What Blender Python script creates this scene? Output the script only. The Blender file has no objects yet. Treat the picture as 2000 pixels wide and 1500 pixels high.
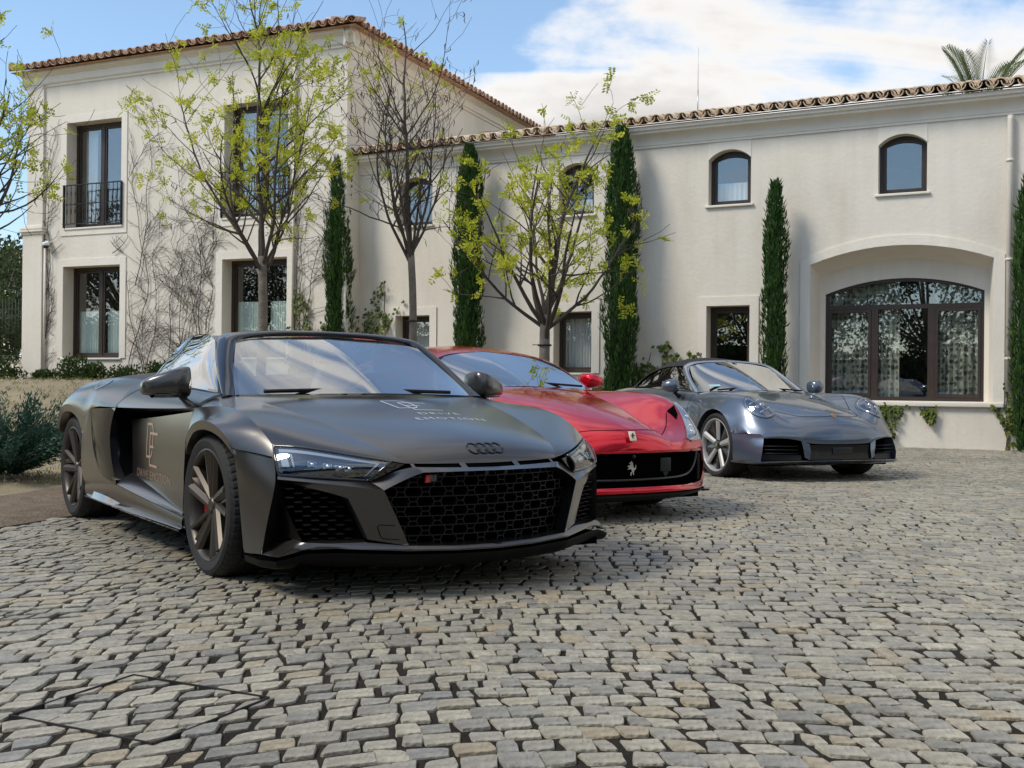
import bpy, bmesh, math, random
import numpy as np
from mathutils import Vector, Matrix
from mathutils.bvhtree import BVHTree
random.seed(7); rng = np.random.default_rng(7)
S = bpy.context.scene
COL = S.collection
rad = math.radians

# ------------------------------------------------------------------ camera
cd = bpy.data.cameras.new('camera'); cam = bpy.data.objects.new('camera', cd); COL.objects.link(cam)
cd.sensor_width = 36; cd.lens = 36 * 2130 / 2000
cd.clip_start = .05; cd.clip_end = 600
cam.location = (0, 0, .914)
cam.rotation_mode = 'QUATERNION'
cam.rotation_quaternion = (Matrix.Rotation(rad(90) + math.atan(4 / 2130), 3, 'X') @ Matrix.Rotation(.0095, 3, 'Z')).to_quaternion()
S.camera = cam
# ------------------------------------------------------------------ light
SUN_DIR = Vector((-.62, -.24, .74)).normalized()      # towards the sun
CLOUD_SEED = 15.5
W = bpy.data.worlds.new('World'); S.world = W; W.use_nodes = True
nt = W.node_tree; N = nt.nodes; L = nt.links; N.clear()
out = N.new('ShaderNodeOutputWorld'); bg = N.new('ShaderNodeBackground'); bg.inputs[1].default_value = .15
sky = N.new('ShaderNodeTexSky'); sky.sky_type = 'NISHITA'; sky.sun_disc = False
sky.sun_elevation = math.asin(SUN_DIR.z); sky.sun_rotation = math.atan2(SUN_DIR.x, SUN_DIR.y)
sky.air_density = 1.0; sky.dust_density = .4; sky.ozone_density = 1.6; sky.altitude = 300
tc = N.new('ShaderNodeTexCoord')
sep = N.new('ShaderNodeSeparateXYZ'); L.new(tc.outputs['Generated'], sep.inputs[0])
# project the direction on a flat cloud layer so that clouds shrink towards the horizon
def M(op, a, b=None, c=None):
    n = N.new('ShaderNodeMath'); n.operation = op
    for i, v in enumerate((a, b, c)):
        if v is None: continue
        if isinstance(v, (int, float)): n.inputs[i].default_value = v
        else: L.new(v, n.inputs[i])
    return n.outputs[0]
zc = M('ADD', M('MAXIMUM', sep.outputs[2], 0), .40)
cx = M('DIVIDE', sep.outputs[0], zc); cy = M('DIVIDE', sep.outputs[1], zc)
cmb = N.new('ShaderNodeCombineXYZ'); L.new(cx, cmb.inputs[0]); L.new(cy, cmb.inputs[1]); cmb.inputs[2].default_value = CLOUD_SEED
n1 = N.new('ShaderNodeTexNoise'); n1.inputs['Scale'].default_value = 2.1; n1.inputs['Detail'].default_value = 9; n1.inputs['Roughness'].default_value = .56; n1.inputs['Distortion'].default_value = .25
L.new(cmb.outputs[0], n1.inputs['Vector'])
n2 = N.new('ShaderNodeTexNoise'); n2.inputs['Scale'].default_value = .8; n2.inputs['Detail'].default_value = 2
L.new(cmb.outputs[0], n2.inputs['Vector'])
# streaky high cloud
mp3 = N.new('ShaderNodeMapping'); mp3.inputs['Rotation'].default_value = (0, 0, .5); mp3.inputs['Scale'].default_value = (1.2, 4.2, 1); L.new(cmb.outputs[0], mp3.inputs[0])
n3 = N.new('ShaderNodeTexNoise'); n3.inputs['Scale'].default_value = 1.7; n3.inputs['Detail'].default_value = 6; n3.inputs['Distortion'].default_value = .9; L.new(mp3.outputs[0], n3.inputs['Vector'])
mix_n = M('ADD', M('ADD', M('MULTIPLY', n1.outputs[0], .75), M('MULTIPLY', n2.outputs[0], .45)), M('MULTIPLY_ADD', n3.outputs[0], .34, -.17))
ramp = N.new('ShaderNodeMapRange'); ramp.inputs[1].default_value = .56; ramp.inputs[2].default_value = .68; ramp.inputs[3].default_value = .08; ramp.inputs[4].default_value = 1; ramp.interpolation_type = 'SMOOTHSTEP'
L.new(mix_n, ramp.inputs[0])
# thick cloud turns grey underneath, thin edges stay bright
dens = N.new('ShaderNodeMapRange'); dens.inputs[1].default_value = .60; dens.inputs[2].default_value = .80
dens.inputs[3].default_value = 1.0; dens.inputs[4].default_value = .55
L.new(mix_n, dens.inputs[0])
ccol = N.new('ShaderNodeMix'); ccol.data_type = 'RGBA'; ccol.blend_type = 'MULTIPLY'; ccol.inputs[0].default_value = 1
ccol.inputs[6].default_value = (6.5, 6.35, 6.15, 1); L.new(dens.outputs[0], ccol.inputs[7])
mixc = N.new('ShaderNodeMix'); mixc.data_type = 'RGBA'
L.new(ramp.outputs[0], mixc.inputs[0]); 
tint = N.new('ShaderNodeMix'); tint.data_type = 'RGBA'; tint.blend_type = 'MULTIPLY'; tint.inputs[0].default_value = 1; tint.inputs[7].default_value = (1.0, 1.15, 1.18, 1); L.new(sky.outputs[0], tint.inputs[6])
tf = N.new('ShaderNodeMapRange'); tf.inputs[1].default_value = .0; tf.inputs[2].default_value = .28; tf.inputs[3].default_value = 0; L.new(sep.outputs[2], tf.inputs[0]); L.new(tf.outputs[0], tint.inputs[0])
L.new(tint.outputs[2], mixc.inputs[6]); L.new(ccol.outputs[2], mixc.inputs[7])
L.new(mixc.outputs[2], bg.inputs[0]); L.new(bg.outputs[0], out.inputs[0])
sd = bpy.data.lights.new('sun', 'SUN'); sun = bpy.data.objects.new('sun', sd); COL.objects.link(sun)
sd.energy = 2.4; sd.angle = rad(17); sd.color = (1, .92, .79)
sun.rotation_euler = (-SUN_DIR).to_track_quat('-Z', 'Y').to_euler()
S.view_settings.view_transform = 'Standard'; S.view_settings.look = 'None'; S.view_settings.exposure = 0.24; S.view_settings.gamma = 1
S.view_settings.use_curve_mapping = False
S.render.engine = 'CYCLES'; S.cycles.use_denoising = True
S.cycles.max_bounces = 7; S.cycles.transparent_max_bounces = 12; S.cycles.caustics_reflective = False; S.cycles.caustics_refractive = False

# ------------------------------------------------------------------ helpers
def tag(o, label=None, cat=None, group=None, kind=None):
    if label: o['label'] = label
    if cat: o['category'] = cat
    if group: o['group'] = group
    if kind: o['kind'] = kind
    return o
def empty(name, loc=(0, 0, 0), rz=0, parent=None):
    o = bpy.data.objects.new(name, None); o.empty_display_size = .1; COL.objects.link(o)
    o.location = loc; o.rotation_euler = (0, 0, rz); o.parent = parent
    return o
def link(name, me, m=None, parent=None, loc=None):
    o = bpy.data.objects.new(name, me); COL.objects.link(o); o.parent = parent
    if m and not me.materials: me.materials.append(m)
    if loc: o.location = loc
    return o
def copy_tree(o, parent=None):
    c = o.copy(); COL.objects.link(c); c.parent = parent
    for ch in o.children: copy_tree(ch, c)
    return c

class MB:
    """collects geometry for one mesh"""
    def __init__(s): s.v = []; s.f = []; s.sm = []; s.mi = []
    def add(s, v, f, smooth=False, mi=0):
        o = len(s.v); s.v.extend([tuple(map(float, p)) for p in v]); s.f.extend([[i + o for i in q] for q in f]); s.sm += [smooth] * len(f); s.mi += [mi] * len(f)
        return s
    def box(s, a, b, mi=0):
        (x0, y0, z0), (x1, y1, z1) = a, b
        return s.add([(x0, y0, z0), (x1, y0, z0), (x1, y1, z0), (x0, y1, z0), (x0, y0, z1), (x1, y0, z1), (x1, y1, z1), (x0, y1, z1)],
                     [(0, 3, 2, 1), (4, 5, 6, 7), (0, 1, 5, 4), (1, 2, 6, 5), (2, 3, 7, 6), (3, 0, 4, 7)], mi=mi)
    def bevbox(s, a, b, r, mi=0):
        (x0, y0, z0), (x1, y1, z1) = a, b
        bm = bmesh.new(); bmesh.ops.create_cube(bm, size=1)
        for v in bm.verts:
            v.co = ((x0 + x1) / 2 + v.co.x * (x1 - x0), (y0 + y1) / 2 + v.co.y * (y1 - y0), (z0 + z1) / 2 + v.co.z * (z1 - z0))
        bmesh.ops.bevel(bm, geom=bm.edges, offset=r, segments=3, profile=.5, affect='EDGES')
        s.add([v.co[:] for v in bm.verts], [[v.index for v in f.verts] for f in bm.faces], True, mi); bm.free(); return s
    def tube(s, pts, r, n=8, cap=True, mi=0, smooth=True):
        pts = [Vector(p) for p in pts]; k = len(pts)
        rs = [r] * k if isinstance(r, (int, float)) else r
        V = []; F = []
        up = None
        for i, p in enumerate(pts):
            d = (pts[min(i + 1, k - 1)] - pts[max(i - 1, 0)]).normalized()
            if up is None:
                up = d.orthogonal().normalized()
            up = (up - d * up.dot(d)); up = up.normalized() if up.length > 1e-6 else d.orthogonal().normalized()
            sd_ = d.cross(up)
            for j in range(n):
                a = 2 * math.pi * j / n
                V.append(p + (up * math.cos(a) + sd_ * math.sin(a)) * rs[i])
        for i in range(k - 1):
            for j in range(n):
                F.append((i * n + j, i * n + (j + 1) % n, (i + 1) * n + (j + 1) % n, (i + 1) * n + j))
        if cap: F += [tuple(range(n))[::-1], tuple((k - 1) * n + j for j in range(n))]
        return s.add(V, F, smooth, mi)
    def lathe(s, prof, n=32, axis='z', mi=0, smooth=True, c=(0, 0, 0), close=False):
        V = []; F = []
        for i in range(n):
            a = 2 * math.pi * i / n
            for r, h in prof:
                p = (r * math.cos(a), r * math.sin(a), h) if axis == 'z' else ((r * math.cos(a), h, r * math.sin(a)) if axis == 'y' else (h, r * math.cos(a), r * math.sin(a)))
                V.append((p[0] + c[0], p[1] + c[1], p[2] + c[2]))
        m = len(prof)
        for i in range(n):
            for j in range(m - 1):
                a, b = i * m + j, ((i + 1) % n) * m + j
                F.append((a, b, b + 1, a + 1))
        return s.add(V, F, smooth, mi)
    def grid(s, G, smooth=True, mi=0, flip=False):
        G = np.asarray(G); m, n = G.shape[:2]
        F = []
        for i in range(m - 1):
            for j in range(n - 1):
                q = (i * n + j, i * n + j + 1, (i + 1) * n + j + 1, (i + 1) * n + j)
                F.append(q[::-1] if flip else q)
        return s.add(G.reshape(-1, 3), F, smooth, mi)
    def prism(s, poly, d, mi=0):
        """polygon (3-D points) extruded by vector d"""
        n = len(poly); P = [Vector(p) for p in poly]; d = Vector(d)
        return s.add([tuple(p) for p in P] + [tuple(p + d) for p in P],
                     [tuple(range(n))[::-1], tuple(range(n, 2 * n))] + [(i, (i + 1) % n, n + (i + 1) % n, n + i) for i in range(n)], mi=mi)
    def mesh(s, name, mats, merge=0, sharp=None):
        me = bpy.data.meshes.new(name); me.from_pydata(s.v, [], s.f)
        for m in (mats if isinstance(mats, (list, tuple)) else [mats]): me.materials.append(m)
        me.polygons.foreach_set('use_smooth', s.sm); me.polygons.foreach_set('material_index', s.mi)
        if merge:
            bm = bmesh.new(); bm.from_mesh(me); bmesh.ops.remove_doubles(bm, verts=bm.verts, dist=merge)
            bmesh.ops.recalc_face_normals(bm, faces=bm.faces)
            bm.to_mesh(me); bm.free()
        if sharp is not None: me.set_sharp_from_angle(angle=rad(sharp))
        me.update(); return me
    def build(s, name, mats, parent=None, merge=0, sharp=None, loc=None):
        return link(name, s.mesh(name, mats, merge, sharp), None, parent, loc)

def basis(m, n):
    """clamped uniform B-spline basis, m control points, n samples"""
    p = min(3, m - 1)
    kn = np.concatenate([np.zeros(p), np.linspace(0, 1, m - p + 1), np.ones(p)])
    t = np.linspace(0, 1, n); t[-1] = 1 - 1e-9
    B = np.zeros((n, m + p))
    for i in range(m + p): B[:, i] = (t >= kn[i]) & (t < kn[i + 1]) if i + 1 < len(kn) else 0
    for k in range(1, p + 1):
        for i in range(m + p - k):
            a = (t - kn[i]) / (kn[i + k] - kn[i]) * B[:, i] if kn[i + k] > kn[i] else 0
            b = (kn[i + k + 1] - t) / (kn[i + k + 1] - kn[i + 1]) * B[:, i + 1] if kn[i + k + 1] > kn[i + 1] else 0
            B[:, i] = a + b
    return B[:, :m]
def crv(pts, n):
    P = np.array(pts, float); return basis(len(P), n) @ P
def poly(pts, n):
    """polyline resampled evenly: passes through its points"""
    P = np.array(pts, float); d = np.concatenate([[0], np.cumsum(np.linalg.norm(np.diff(P, axis=0), axis=1))])
    t = np.linspace(0, d[-1], n); return np.stack([np.interp(t, d, P[:, k]) for k in range(3)], 1)
def catmull(pts, n):
    """curve through the points"""
    P = np.array(pts, float); P = np.vstack([2 * P[0] - P[1], P, 2 * P[-1] - P[-2]]); m = len(P) - 3
    out = []
    for t in np.linspace(0, m - 1e-9, n):
        i = int(t); f = t - i; a, b, c, d = P[i:i + 4]
        out.append(.5 * (2 * b + (c - a) * f + (2 * a - 5 * b + 4 * c - d) * f * f + (3 * b - a - 3 * c + d) * f ** 3))
    return np.array(out)
def patch(rows, nu=16, nv=8):
    """surface lofted over rows; a row is a control polygon, or ('x', pts) for a curve through its points, or ('p', pts) polyline"""
    R = []
    for r in rows:
        if isinstance(r, tuple) and isinstance(r[0], str): R.append({'x': catmull, 'p': poly, 'a': lambda q, n: np.asarray(q, float)}[r[0]](r[1], nu))
        else: R.append(crv(r, nu))
    R = np.array(R); B = basis(len(R), nv)
    return np.einsum('ij,jkl->ikl', B, R)

def text_mesh(txt, size, name='lettering', spacing=1.0, bold=0):
    cu = bpy.data.curves.new(name, 'FONT'); cu.body = txt; cu.size = size; cu.space_character = spacing; cu.align_x = 'CENTER'; cu.align_y = 'CENTER'; cu.offset = bold; cu.resolution_u = 4
    o = bpy.data.objects.new(name, cu); COL.objects.link(o); bpy.context.view_layer.update()
    me = bpy.data.meshes.new_from_object(o.evaluated_get(bpy.context.evaluated_depsgraph_get()))
    bpy.data.objects.remove(o); bpy.data.curves.remove(cu)
    return me
def fill_shape(outlines, thick):
    """flat shape with holes (even-odd) in x/z, thickness along +y (towards 0..thick), as vertex/face lists"""
    cu = bpy.data.curves.new('shape', 'CURVE'); cu.dimensions = '2D'; cu.fill_mode = 'BOTH'; cu.extrude = thick / 2
    for pts in outlines:
        sp = cu.splines.new('POLY'); sp.points.add(len(pts) - 1); sp.use_cyclic_u = True
        for q, (a, b) in zip(sp.points, pts): q.co = (a, b, 0, 1)
    o = bpy.data.objects.new('shape', cu); COL.objects.link(o); bpy.context.view_layer.update()
    me = bpy.data.meshes.new_from_object(o.evaluated_get(bpy.context.evaluated_depsgraph_get()))
    V = [(v.co.x, v.co.z + thick / 2, v.co.y) for v in me.vertices]; F = [list(p.vertices)[::-1] for p in me.polygons]
    bpy.data.objects.remove(o); bpy.data.curves.remove(cu); bpy.data.meshes.remove(me)
    return V, F

# ------------------------------------------------------------------ materials
MATS = {}
def pm(name, col, rough=.6, metal=0, coat=0, coat_r=.03, spec=.5, var=0, vscale=4, bump=0, bscale=40, emit=None, hue=None, rvar=0, sheen=0):
    """principled material; var = colour variation by noise, hue = second colour of the variation"""
    m = bpy.data.materials.new(name); m.use_nodes = True; t = m.node_tree; b = t.nodes['Principled BSDF']
    b.inputs['Base Color'].default_value = (*col, 1); b.inputs['Roughness'].default_value = rough; b.inputs['Metallic'].default_value = metal
    b.inputs['Coat Weight'].default_value = coat; b.inputs['Coat Roughness'].default_value = coat_r; b.inputs['Specular IOR Level'].default_value = spec
    if sheen: b.inputs['Sheen Weight'].default_value = sheen
    if emit: b.inputs['Emission Color'].default_value = (*emit[:3], 1); b.inputs['Emission Strength'].default_value = emit[3]
    tcn = t.nodes.new('ShaderNodeTexCoord')
    if var or hue:
        n = t.nodes.new('ShaderNodeTexNoise'); n.inputs['Scale'].default_value = vscale; n.inputs['Detail'].default_value = 6; n.inputs['Roughness'].default_value = .62
        t.links.new(tcn.outputs['Object'], n.inputs['Vector'])
        mr = t.nodes.new('ShaderNodeMapRange'); mr.inputs[1].default_value = .32; mr.inputs[2].default_value = .68; t.links.new(n.outputs[0], mr.inputs[0])
        mx = t.nodes.new('ShaderNodeMix'); mx.data_type = 'RGBA'
        mx.inputs[6].default_value = (*col, 1); mx.inputs[7].default_value = (*(hue or [c * (1 - var) for c in col]), 1)
        t.links.new(mr.outputs[0], mx.inputs[0]); t.links.new(mx.outputs[2], b.inputs['Base Color'])
    if bump:
        n = t.nodes.new('ShaderNodeTexNoise'); n.inputs['Scale'].default_value = bscale; n.inputs['Detail'].default_value = 5; t.links.new(tcn.outputs['Object'], n.inputs['Vector'])
        bp = t.nodes.new('ShaderNodeBump'); bp.inputs['Strength'].default_value = bump; bp.inputs['Distance'].default_value = .02
        t.links.new(n.outputs[0], bp.inputs['Height']); t.links.new(bp.outputs[0], b.inputs['Normal'])
    MATS[name] = m; return m
def glass(name, tint=(.8, .85, .85), ior=1.5, rough=0., boost=1.0, base=0.0):
    """thin sheet of glass: sees through, mirrors by Fresnel"""
    m = bpy.data.materials.new(name); m.use_nodes = True; t = m.node_tree; t.nodes.clear()
    o = t.nodes.new('ShaderNodeOutputMaterial'); mx = t.nodes.new('ShaderNodeMixShader'); tr = t.nodes.new('ShaderNodeBsdfTransparent'); gl = t.nodes.new('ShaderNodeBsdfGlossy')
    tr.inputs[0].default_value = (*tint, 1); gl.inputs['Roughness'].default_value = rough
    geo = t.nodes.new('ShaderNodeNewGeometry'); dt = t.nodes.new('ShaderNodeVectorMath'); dt.operation = 'DOT_PRODUCT'; t.links.new(geo.outputs['Incoming'], dt.inputs[0]); t.links.new(geo.outputs['Normal'], dt.inputs[1])
    def mth(op, *v):
        n = t.nodes.new('ShaderNodeMath'); n.operation = op
        for i, q in enumerate(v):
            if isinstance(q, (int, float)): n.inputs[i].default_value = q
            else: t.links.new(q, n.inputs[i])
        return n
    f0 = ((ior - 1) / (ior + 1)) ** 2
    pw = mth('POWER', mth('SUBTRACT', 1.0, mth('MINIMUM', mth('ABSOLUTE', dt.outputs['Value']).outputs[0], 1.0).outputs[0]).outputs[0], 5.0)
    fr = mth('MULTIPLY_ADD', pw.outputs[0], 1 - f0, f0)          # Schlick, the same from both sides
    ma = t.nodes.new('ShaderNodeMath'); ma.operation = 'MULTIPLY_ADD'; ma.inputs[1].default_value = boost; ma.inputs[2].default_value = base; ma.use_clamp = True
    t.links.new(fr.outputs[0], ma.inputs[0]); t.links.new(ma.outputs[0], mx.inputs[0]); t.links.new(tr.outputs[0], mx.inputs[1]); t.links.new(gl.outputs[0], mx.inputs[2]); t.links.new(mx.outputs[0], o.inputs[0])
    MATS[name] = m; return m
# ------------------------------------------------------------------ ground
def ss(a, b, x):
    t = min(1, max(0, (x - a) / (b - a))); return t * t * (3 - 2 * t)
BOUND = [(-6.0, -3.0), (-3.75, 4.6), (-3.28, 6.5), (-3.0, 7.4), (-2.75, 8.3), (-2.45, 9.4), (-2.1, 10.8), (-1.7, 12.4), (-1.1, 14.0), (.2, 15.6), (2.0, 16.8), (4.0, 17.55)]
def edge_x(y):
    for (x0, y0), (x1, y1) in zip(BOUND, BOUND[1:]):
        if y <= y1: return x0 + (x1 - x0) * (y - y0) / (y1 - y0)
    return BOUND[-1][0] + (y - BOUND[-1][1]) * 2.0
def terrain(x, y):
    d = edge_x(y) - x               # metres to the left of the paving edge
    if d <= 0: return 0.
    return .02 * min(1, d / .2) + .95 * ss(1.0, 11.0, d) * (1 - .25 * ss(12, 25, d))
sand = pm('gravel_soil', (.36, .29, .20), .95, var=.35, vscale=3, bump=.9, bscale=60, hue=(.27, .21, .14))
def soil_mat():
    m = pm('soil', (.42, .36, .25), .95, bump=1., bscale=90)
    t = m.node_tree; b = t.nodes['Principled BSDF']; tcn = t.nodes.new('ShaderNodeTexCoord')
    n = t.nodes.new('ShaderNodeTexNoise'); n.inputs['Scale'].default_value = .55; n.inputs['Detail'].default_value = 8; t.links.new(tcn.outputs['Object'], n.inputs['Vector'])
    r = t.nodes.new('ShaderNodeValToRGB'); e = r.color_ramp.elements
    e[0].position = .3; e[0].color = (.20, .155, .095, 1); e[1].position = .72; e[1].color = (.42, .35, .225, 1)
    k = e.new(.5); k.color = (.32, .265, .165, 1)
    n3 = t.nodes.new('ShaderNodeTexNoise'); n3.inputs['Scale'].default_value = 45; n3.inputs['Detail'].default_value = 4; t.links.new(tcn.outputs['Object'], n3.inputs['Vector'])
    ad = t.nodes.new('ShaderNodeMath'); ad.operation = 'MULTIPLY_ADD'; ad.inputs[1].default_value = .5; ad.inputs[2].default_value = -.25; t.links.new(n3.outputs[0], ad.inputs[0])
    a2 = t.nodes.new('ShaderNodeMath'); t.links.new(n.outputs[0], a2.inputs[0]); t.links.new(ad.outputs[0], a2.inputs[1])
    t.links.new(a2.outputs[0], r.inputs[0]); t.links.new(r.outputs[0], b.inputs['Base Color'])
    return m
SOIL = soil_mat()
EARTH = pm('bare_earth', (.115, .082, .055), .95, bump=1, bscale=50, hue=(.21, .16, .11), vscale=7)
joint = pm('joint_sand', (.020, .018, .015), .95, spec=.1, bump=.8, bscale=90, hue=(.042, .036, .029), vscale=1.5)
# one sheet to the horizon: a fine part round the yard, coarse beyond
mb = MB()
xs = sorted(set([-300, -120, -60, -40] + [round(-30 + .5 * i, 2) for i in range(62)] + [round(.5 * i + 1, 2) for i in range(3)] + [4, 8, 14, 25, 60, 140, 300]))
ys = sorted(set([-300, -120, -50, -20, -10, -5] + [round(-2 + .5 * i, 2) for i in range(65)] + [34, 40, 60, 120, 300]))
G = np.array([[(x, y, terrain(x, y) - .03) for x in xs] for y in ys])
mb.grid(G)
tag(mb.build('ground', SOIL), 'pale gravel and bare soil rising on the left towards the house', kind='structure')

# strip of bare earth beside the paving
mb = MB(); G = []
for y in np.arange(3.0, 10.8, .25):
    G.append([(x, y, terrain(x, y) - .03 + .034 + (.012 * math.sin(x * 23 + y * 17) if 0 < k < 7 else 0)) for k, x in enumerate(np.linspace(edge_x(y) - 1.5 - .25 * math.sin(y * 1.3), edge_x(y) + .01, 9))])
mb.grid(np.array(G)); tag(mb.build('planting_bed', EARTH), 'strip of brown bare earth between the setts and the gravel', kind='structure')

# ---- setts: rows that swing gently, every stone its own outline and height
def warp(u, v):
    """row coordinates -> ground"""
    x = u; y = v
    x = u + .10 * math.sin(v * .9 + .4) + .05 * math.sin(u * 1.7 + v)
    y = v + .24 * x * (1 - ss(-1.6, 1.6, x)) - .05 * x * ss(-1.6, 1.6, x) + .16 * math.sin(x * .85 + .6) + .05 * math.sin(x * 2.3 + y * .7)
    return x, y
stone_mats = []
def stone_mat():
    m = pm('granite_sett', (.3, .3, .28), .46, bump=.6, bscale=42)
    t = m.node_tree; b = t.nodes['Principled BSDF']; tcn = t.nodes.new('ShaderNodeTexCoord')
    at = t.nodes.new('ShaderNodeAttribute'); at.attribute_name = 'tone'; at.attribute_type = 'GEOMETRY'
    oi = t.nodes.new('ShaderNodeObjectInfo')
    a = t.nodes.new('ShaderNodeMath'); a.operation = 'ADD'; t.links.new(at.outputs['Fac'], a.inputs[0]); t.links.new(oi.outputs['Random'], a.inputs[1])
    fr = t.nodes.new('ShaderNodeMath'); fr.operation = 'FRACT'; t.links.new(a.outputs[0], fr.inputs[0])
    r = t.nodes.new('ShaderNodeValToRGB'); e = r.color_ramp.elements
    e[0].position = 0; e[0].color = (.31, .295, .26, 1); e[1].position = 1; e[1].color = (.33, .31, .265, 1)
    for p, c in ((.12, (.42, .38, .29)), (.3, (.36, .335, .27)), (.45, (.49, .445, .34)), (.6, (.40, .365, .29)), (.72, (.42, .345, .23)), (.8, (.47, .425, .325)), (.9, (.28, .26, .215))):
        k = e.new(p); k.color = (*c, 1)
    t.links.new(fr.outputs[0], r.inputs[0])
    n = t.nodes.new('ShaderNodeTexNoise'); n.inputs['Scale'].default_value = 26; n.inputs['Detail'].default_value = 7; n.inputs['Roughness'].default_value = .7
    t.links.new(tcn.outputs['Object'], n.inputs['Vector'])
    mr = t.nodes.new('ShaderNodeMapRange'); mr.inputs[1].default_value = .28; mr.inputs[2].default_value = .72; mr.inputs[3].default_value = .52; mr.inputs[4].default_value = 1.1; t.links.new(n.outputs[0], mr.inputs[0])
    # large weathered patches over the whole yard
    n4 = t.nodes.new('ShaderNodeTexNoise'); n4.inputs['Scale'].default_value = .8; n4.inputs['Detail'].default_value = 3
    geo = t.nodes.new('ShaderNodeNewGeometry'); t.links.new(geo.outputs['Position'], n4.inputs['Vector'])
    m4 = t.nodes.new('ShaderNodeMapRange'); m4.inputs[1].default_value = .35; m4.inputs[2].default_value = .65; m4.inputs[3].default_value = .86; m4.inputs[4].default_value = 1.08; t.links.new(n4.outputs[0], m4.inputs[0])
    pr = t.nodes.new('ShaderNodeMath'); pr.operation = 'MULTIPLY'; t.links.new(mr.outputs[0], pr.inputs[0]); t.links.new(m4.outputs[0], pr.inputs[1])
    mx = t.nodes.new('ShaderNodeMix'); mx.data_type = 'RGBA'; mx.blend_type = 'MULTIPLY'; mx.inputs[0].default_value = 1
    t.links.new(r.outputs[0], mx.inputs[6]); t.links.new(pr.outputs[0], mx.inputs[7]); t.links.new(mx.outputs[2], b.inputs['Base Color'])
    return m
SETT = stone_mat()
mb = MB()
yb = np.arange(-3, 22, .6)
G = np.array([[(edge_x(y) - .02, y, .001), (12, y, .001)] for y in yb])
mb.grid(G)
paving = tag(mb.build('paving', joint), 'yard paved with grey granite setts', kind='structure')
COVER = [Vector(p) for p in ((-1.35, 2.95), (-.89, 2.73), (-.69, 3.14), (-1.16, 3.37))]
def in_quad(x, y, q, grow=0):
    c = sum(q, Vector((0, 0))) / 4
    for i in range(4):
        a, b = q[i], q[(i + 1) % 4]
        n_ = Vector(((b - a).y, -(b - a).x)).normalized()
        if (Vector((x, y)) - a).dot(n_) * (1 if (c - a).dot(n_) > 0 else -1) < -grow: return False
    return True
def on_edge(x, y):
    p = Vector((x, y))
    for i in range(4):
        a, b = COVER[i], COVER[(i + 1) % 4]; d = b - a; t = max(0, min(1, (p - a).dot(d) / d.length_squared))
        if (a + d * t - p).length < .012: return True
    return False
def stone(c):
    """c: 4 corners on the ground -> (verts, faces) of a worn sett with rounded corners"""
    P = []
    for i in range(4):
        a, b, d = c[i], c[(i + 1) % 4], c[i - 1]
        k1, k2 = random.uniform(.02, .16), random.uniform(.02, .16)
        P.append(a + (d - a) * k1); P.append(a + (b - a) * k2)
        if random.random() < .5:
            nrm = Vector((-(b - a).y, (b - a).x)); P.append(a + (b - a) * random.uniform(.45, .6) + nrm * random.uniform(-.05, .03))
    cen = sum(P, Vector((0, 0))) / len(P); h0 = random.uniform(.005, .0115); tx, ty = random.uniform(-.02, .02), random.uniform(-.02, .02)
    n = len(P); V = []
    for s_, z in ((1.0, -.022), (1.0, h0 - .004), (.95, h0)):
        for p in P:
            q = cen + (p - cen) * s_
            V.append((q.x, q.y, z + ((q.x - cen.x) * tx + (q.y - cen.y) * ty if z > -.02 else 0)))
    V.append((cen.x, cen.y, h0 + random.uniform(-.001, .001)))
    F = []
    for r_ in range(2):
        for i in range(n): F.append((r_ * n + i, r_ * n + (i + 1) % n, (r_ + 1) * n + (i + 1) % n, (r_ + 1) * n + i))
    F += [(2 * n + i, 2 * n + (i + 1) % n, 3 * n) for i in range(n)]
    return V, F, cen
stones = []
RH = .100
v = -.4
row = 0
while v < 20.6:
    rh = RH * random.uniform(.86, 1.14)
    # only the part of the yard in and near the view
    lim = 1.6 + max(0, v) * .62
    u = -lim - random.random() * .1 - .8
    while u < lim + .8:
        w = .093 * random.choice([.7, .85, .95, 1, 1.08, 1.2, 1.35])
        g = random.uniform(.0065, .0145)
        def jit(): return Vector((random.gauss(0, .0075), random.gauss(0, .0055)))
        cs = [Vector(warp(*q)) + jit() for q in ((u + g * .8, v + g), (u + w - g * .3, v + g), (u + w - g * .3, v + rh - g * .9), (u + g * .8, v + rh - g * .9))]
        c = sum(cs, Vector((0, 0))) / 4
        u += w
        if c.x < edge_x(c.y) + .06 or c.y < -.6: continue
        if c.y > 17.2 and c.x + .45 * 0 > 6.2 + (17.2 - c.y) * 2.0: continue
        stones.append(cs)
    v += rh; row += 1
def screen_size(c):
    y = c.y
    if y < 2.5 or abs(c.x) > y * .47: return 0
    return 1 / y
built = []
for cs in stones:
    V, F, cen = stone(cs); built.append((screen_size(cen), V, F, cen))
built.sort(key=lambda t_: -t_[0])
for s_, V, F, cen in built[:300]:
    m = MB(); m.add([(a - cen.x, b - cen.y, z) for a, b, z in V], F, True)
    me = m.mesh('sett', SETT, sharp=38); link('sett', me, None, paving, (cen.x, cen.y, 0))
m = MB(); tone = []
for s_, V, F, cen in built[300:]:
    m.add(V, F, True); tone += [random.random()] * len(V)
me = m.mesh('setts_beyond', SETT, sharp=25)
me.attributes.new('tone', 'FLOAT', 'POINT').data.foreach_set('value', tone)
o = link('setts_beyond', me, None, paving); o['kind'] = 'stuff'
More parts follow.
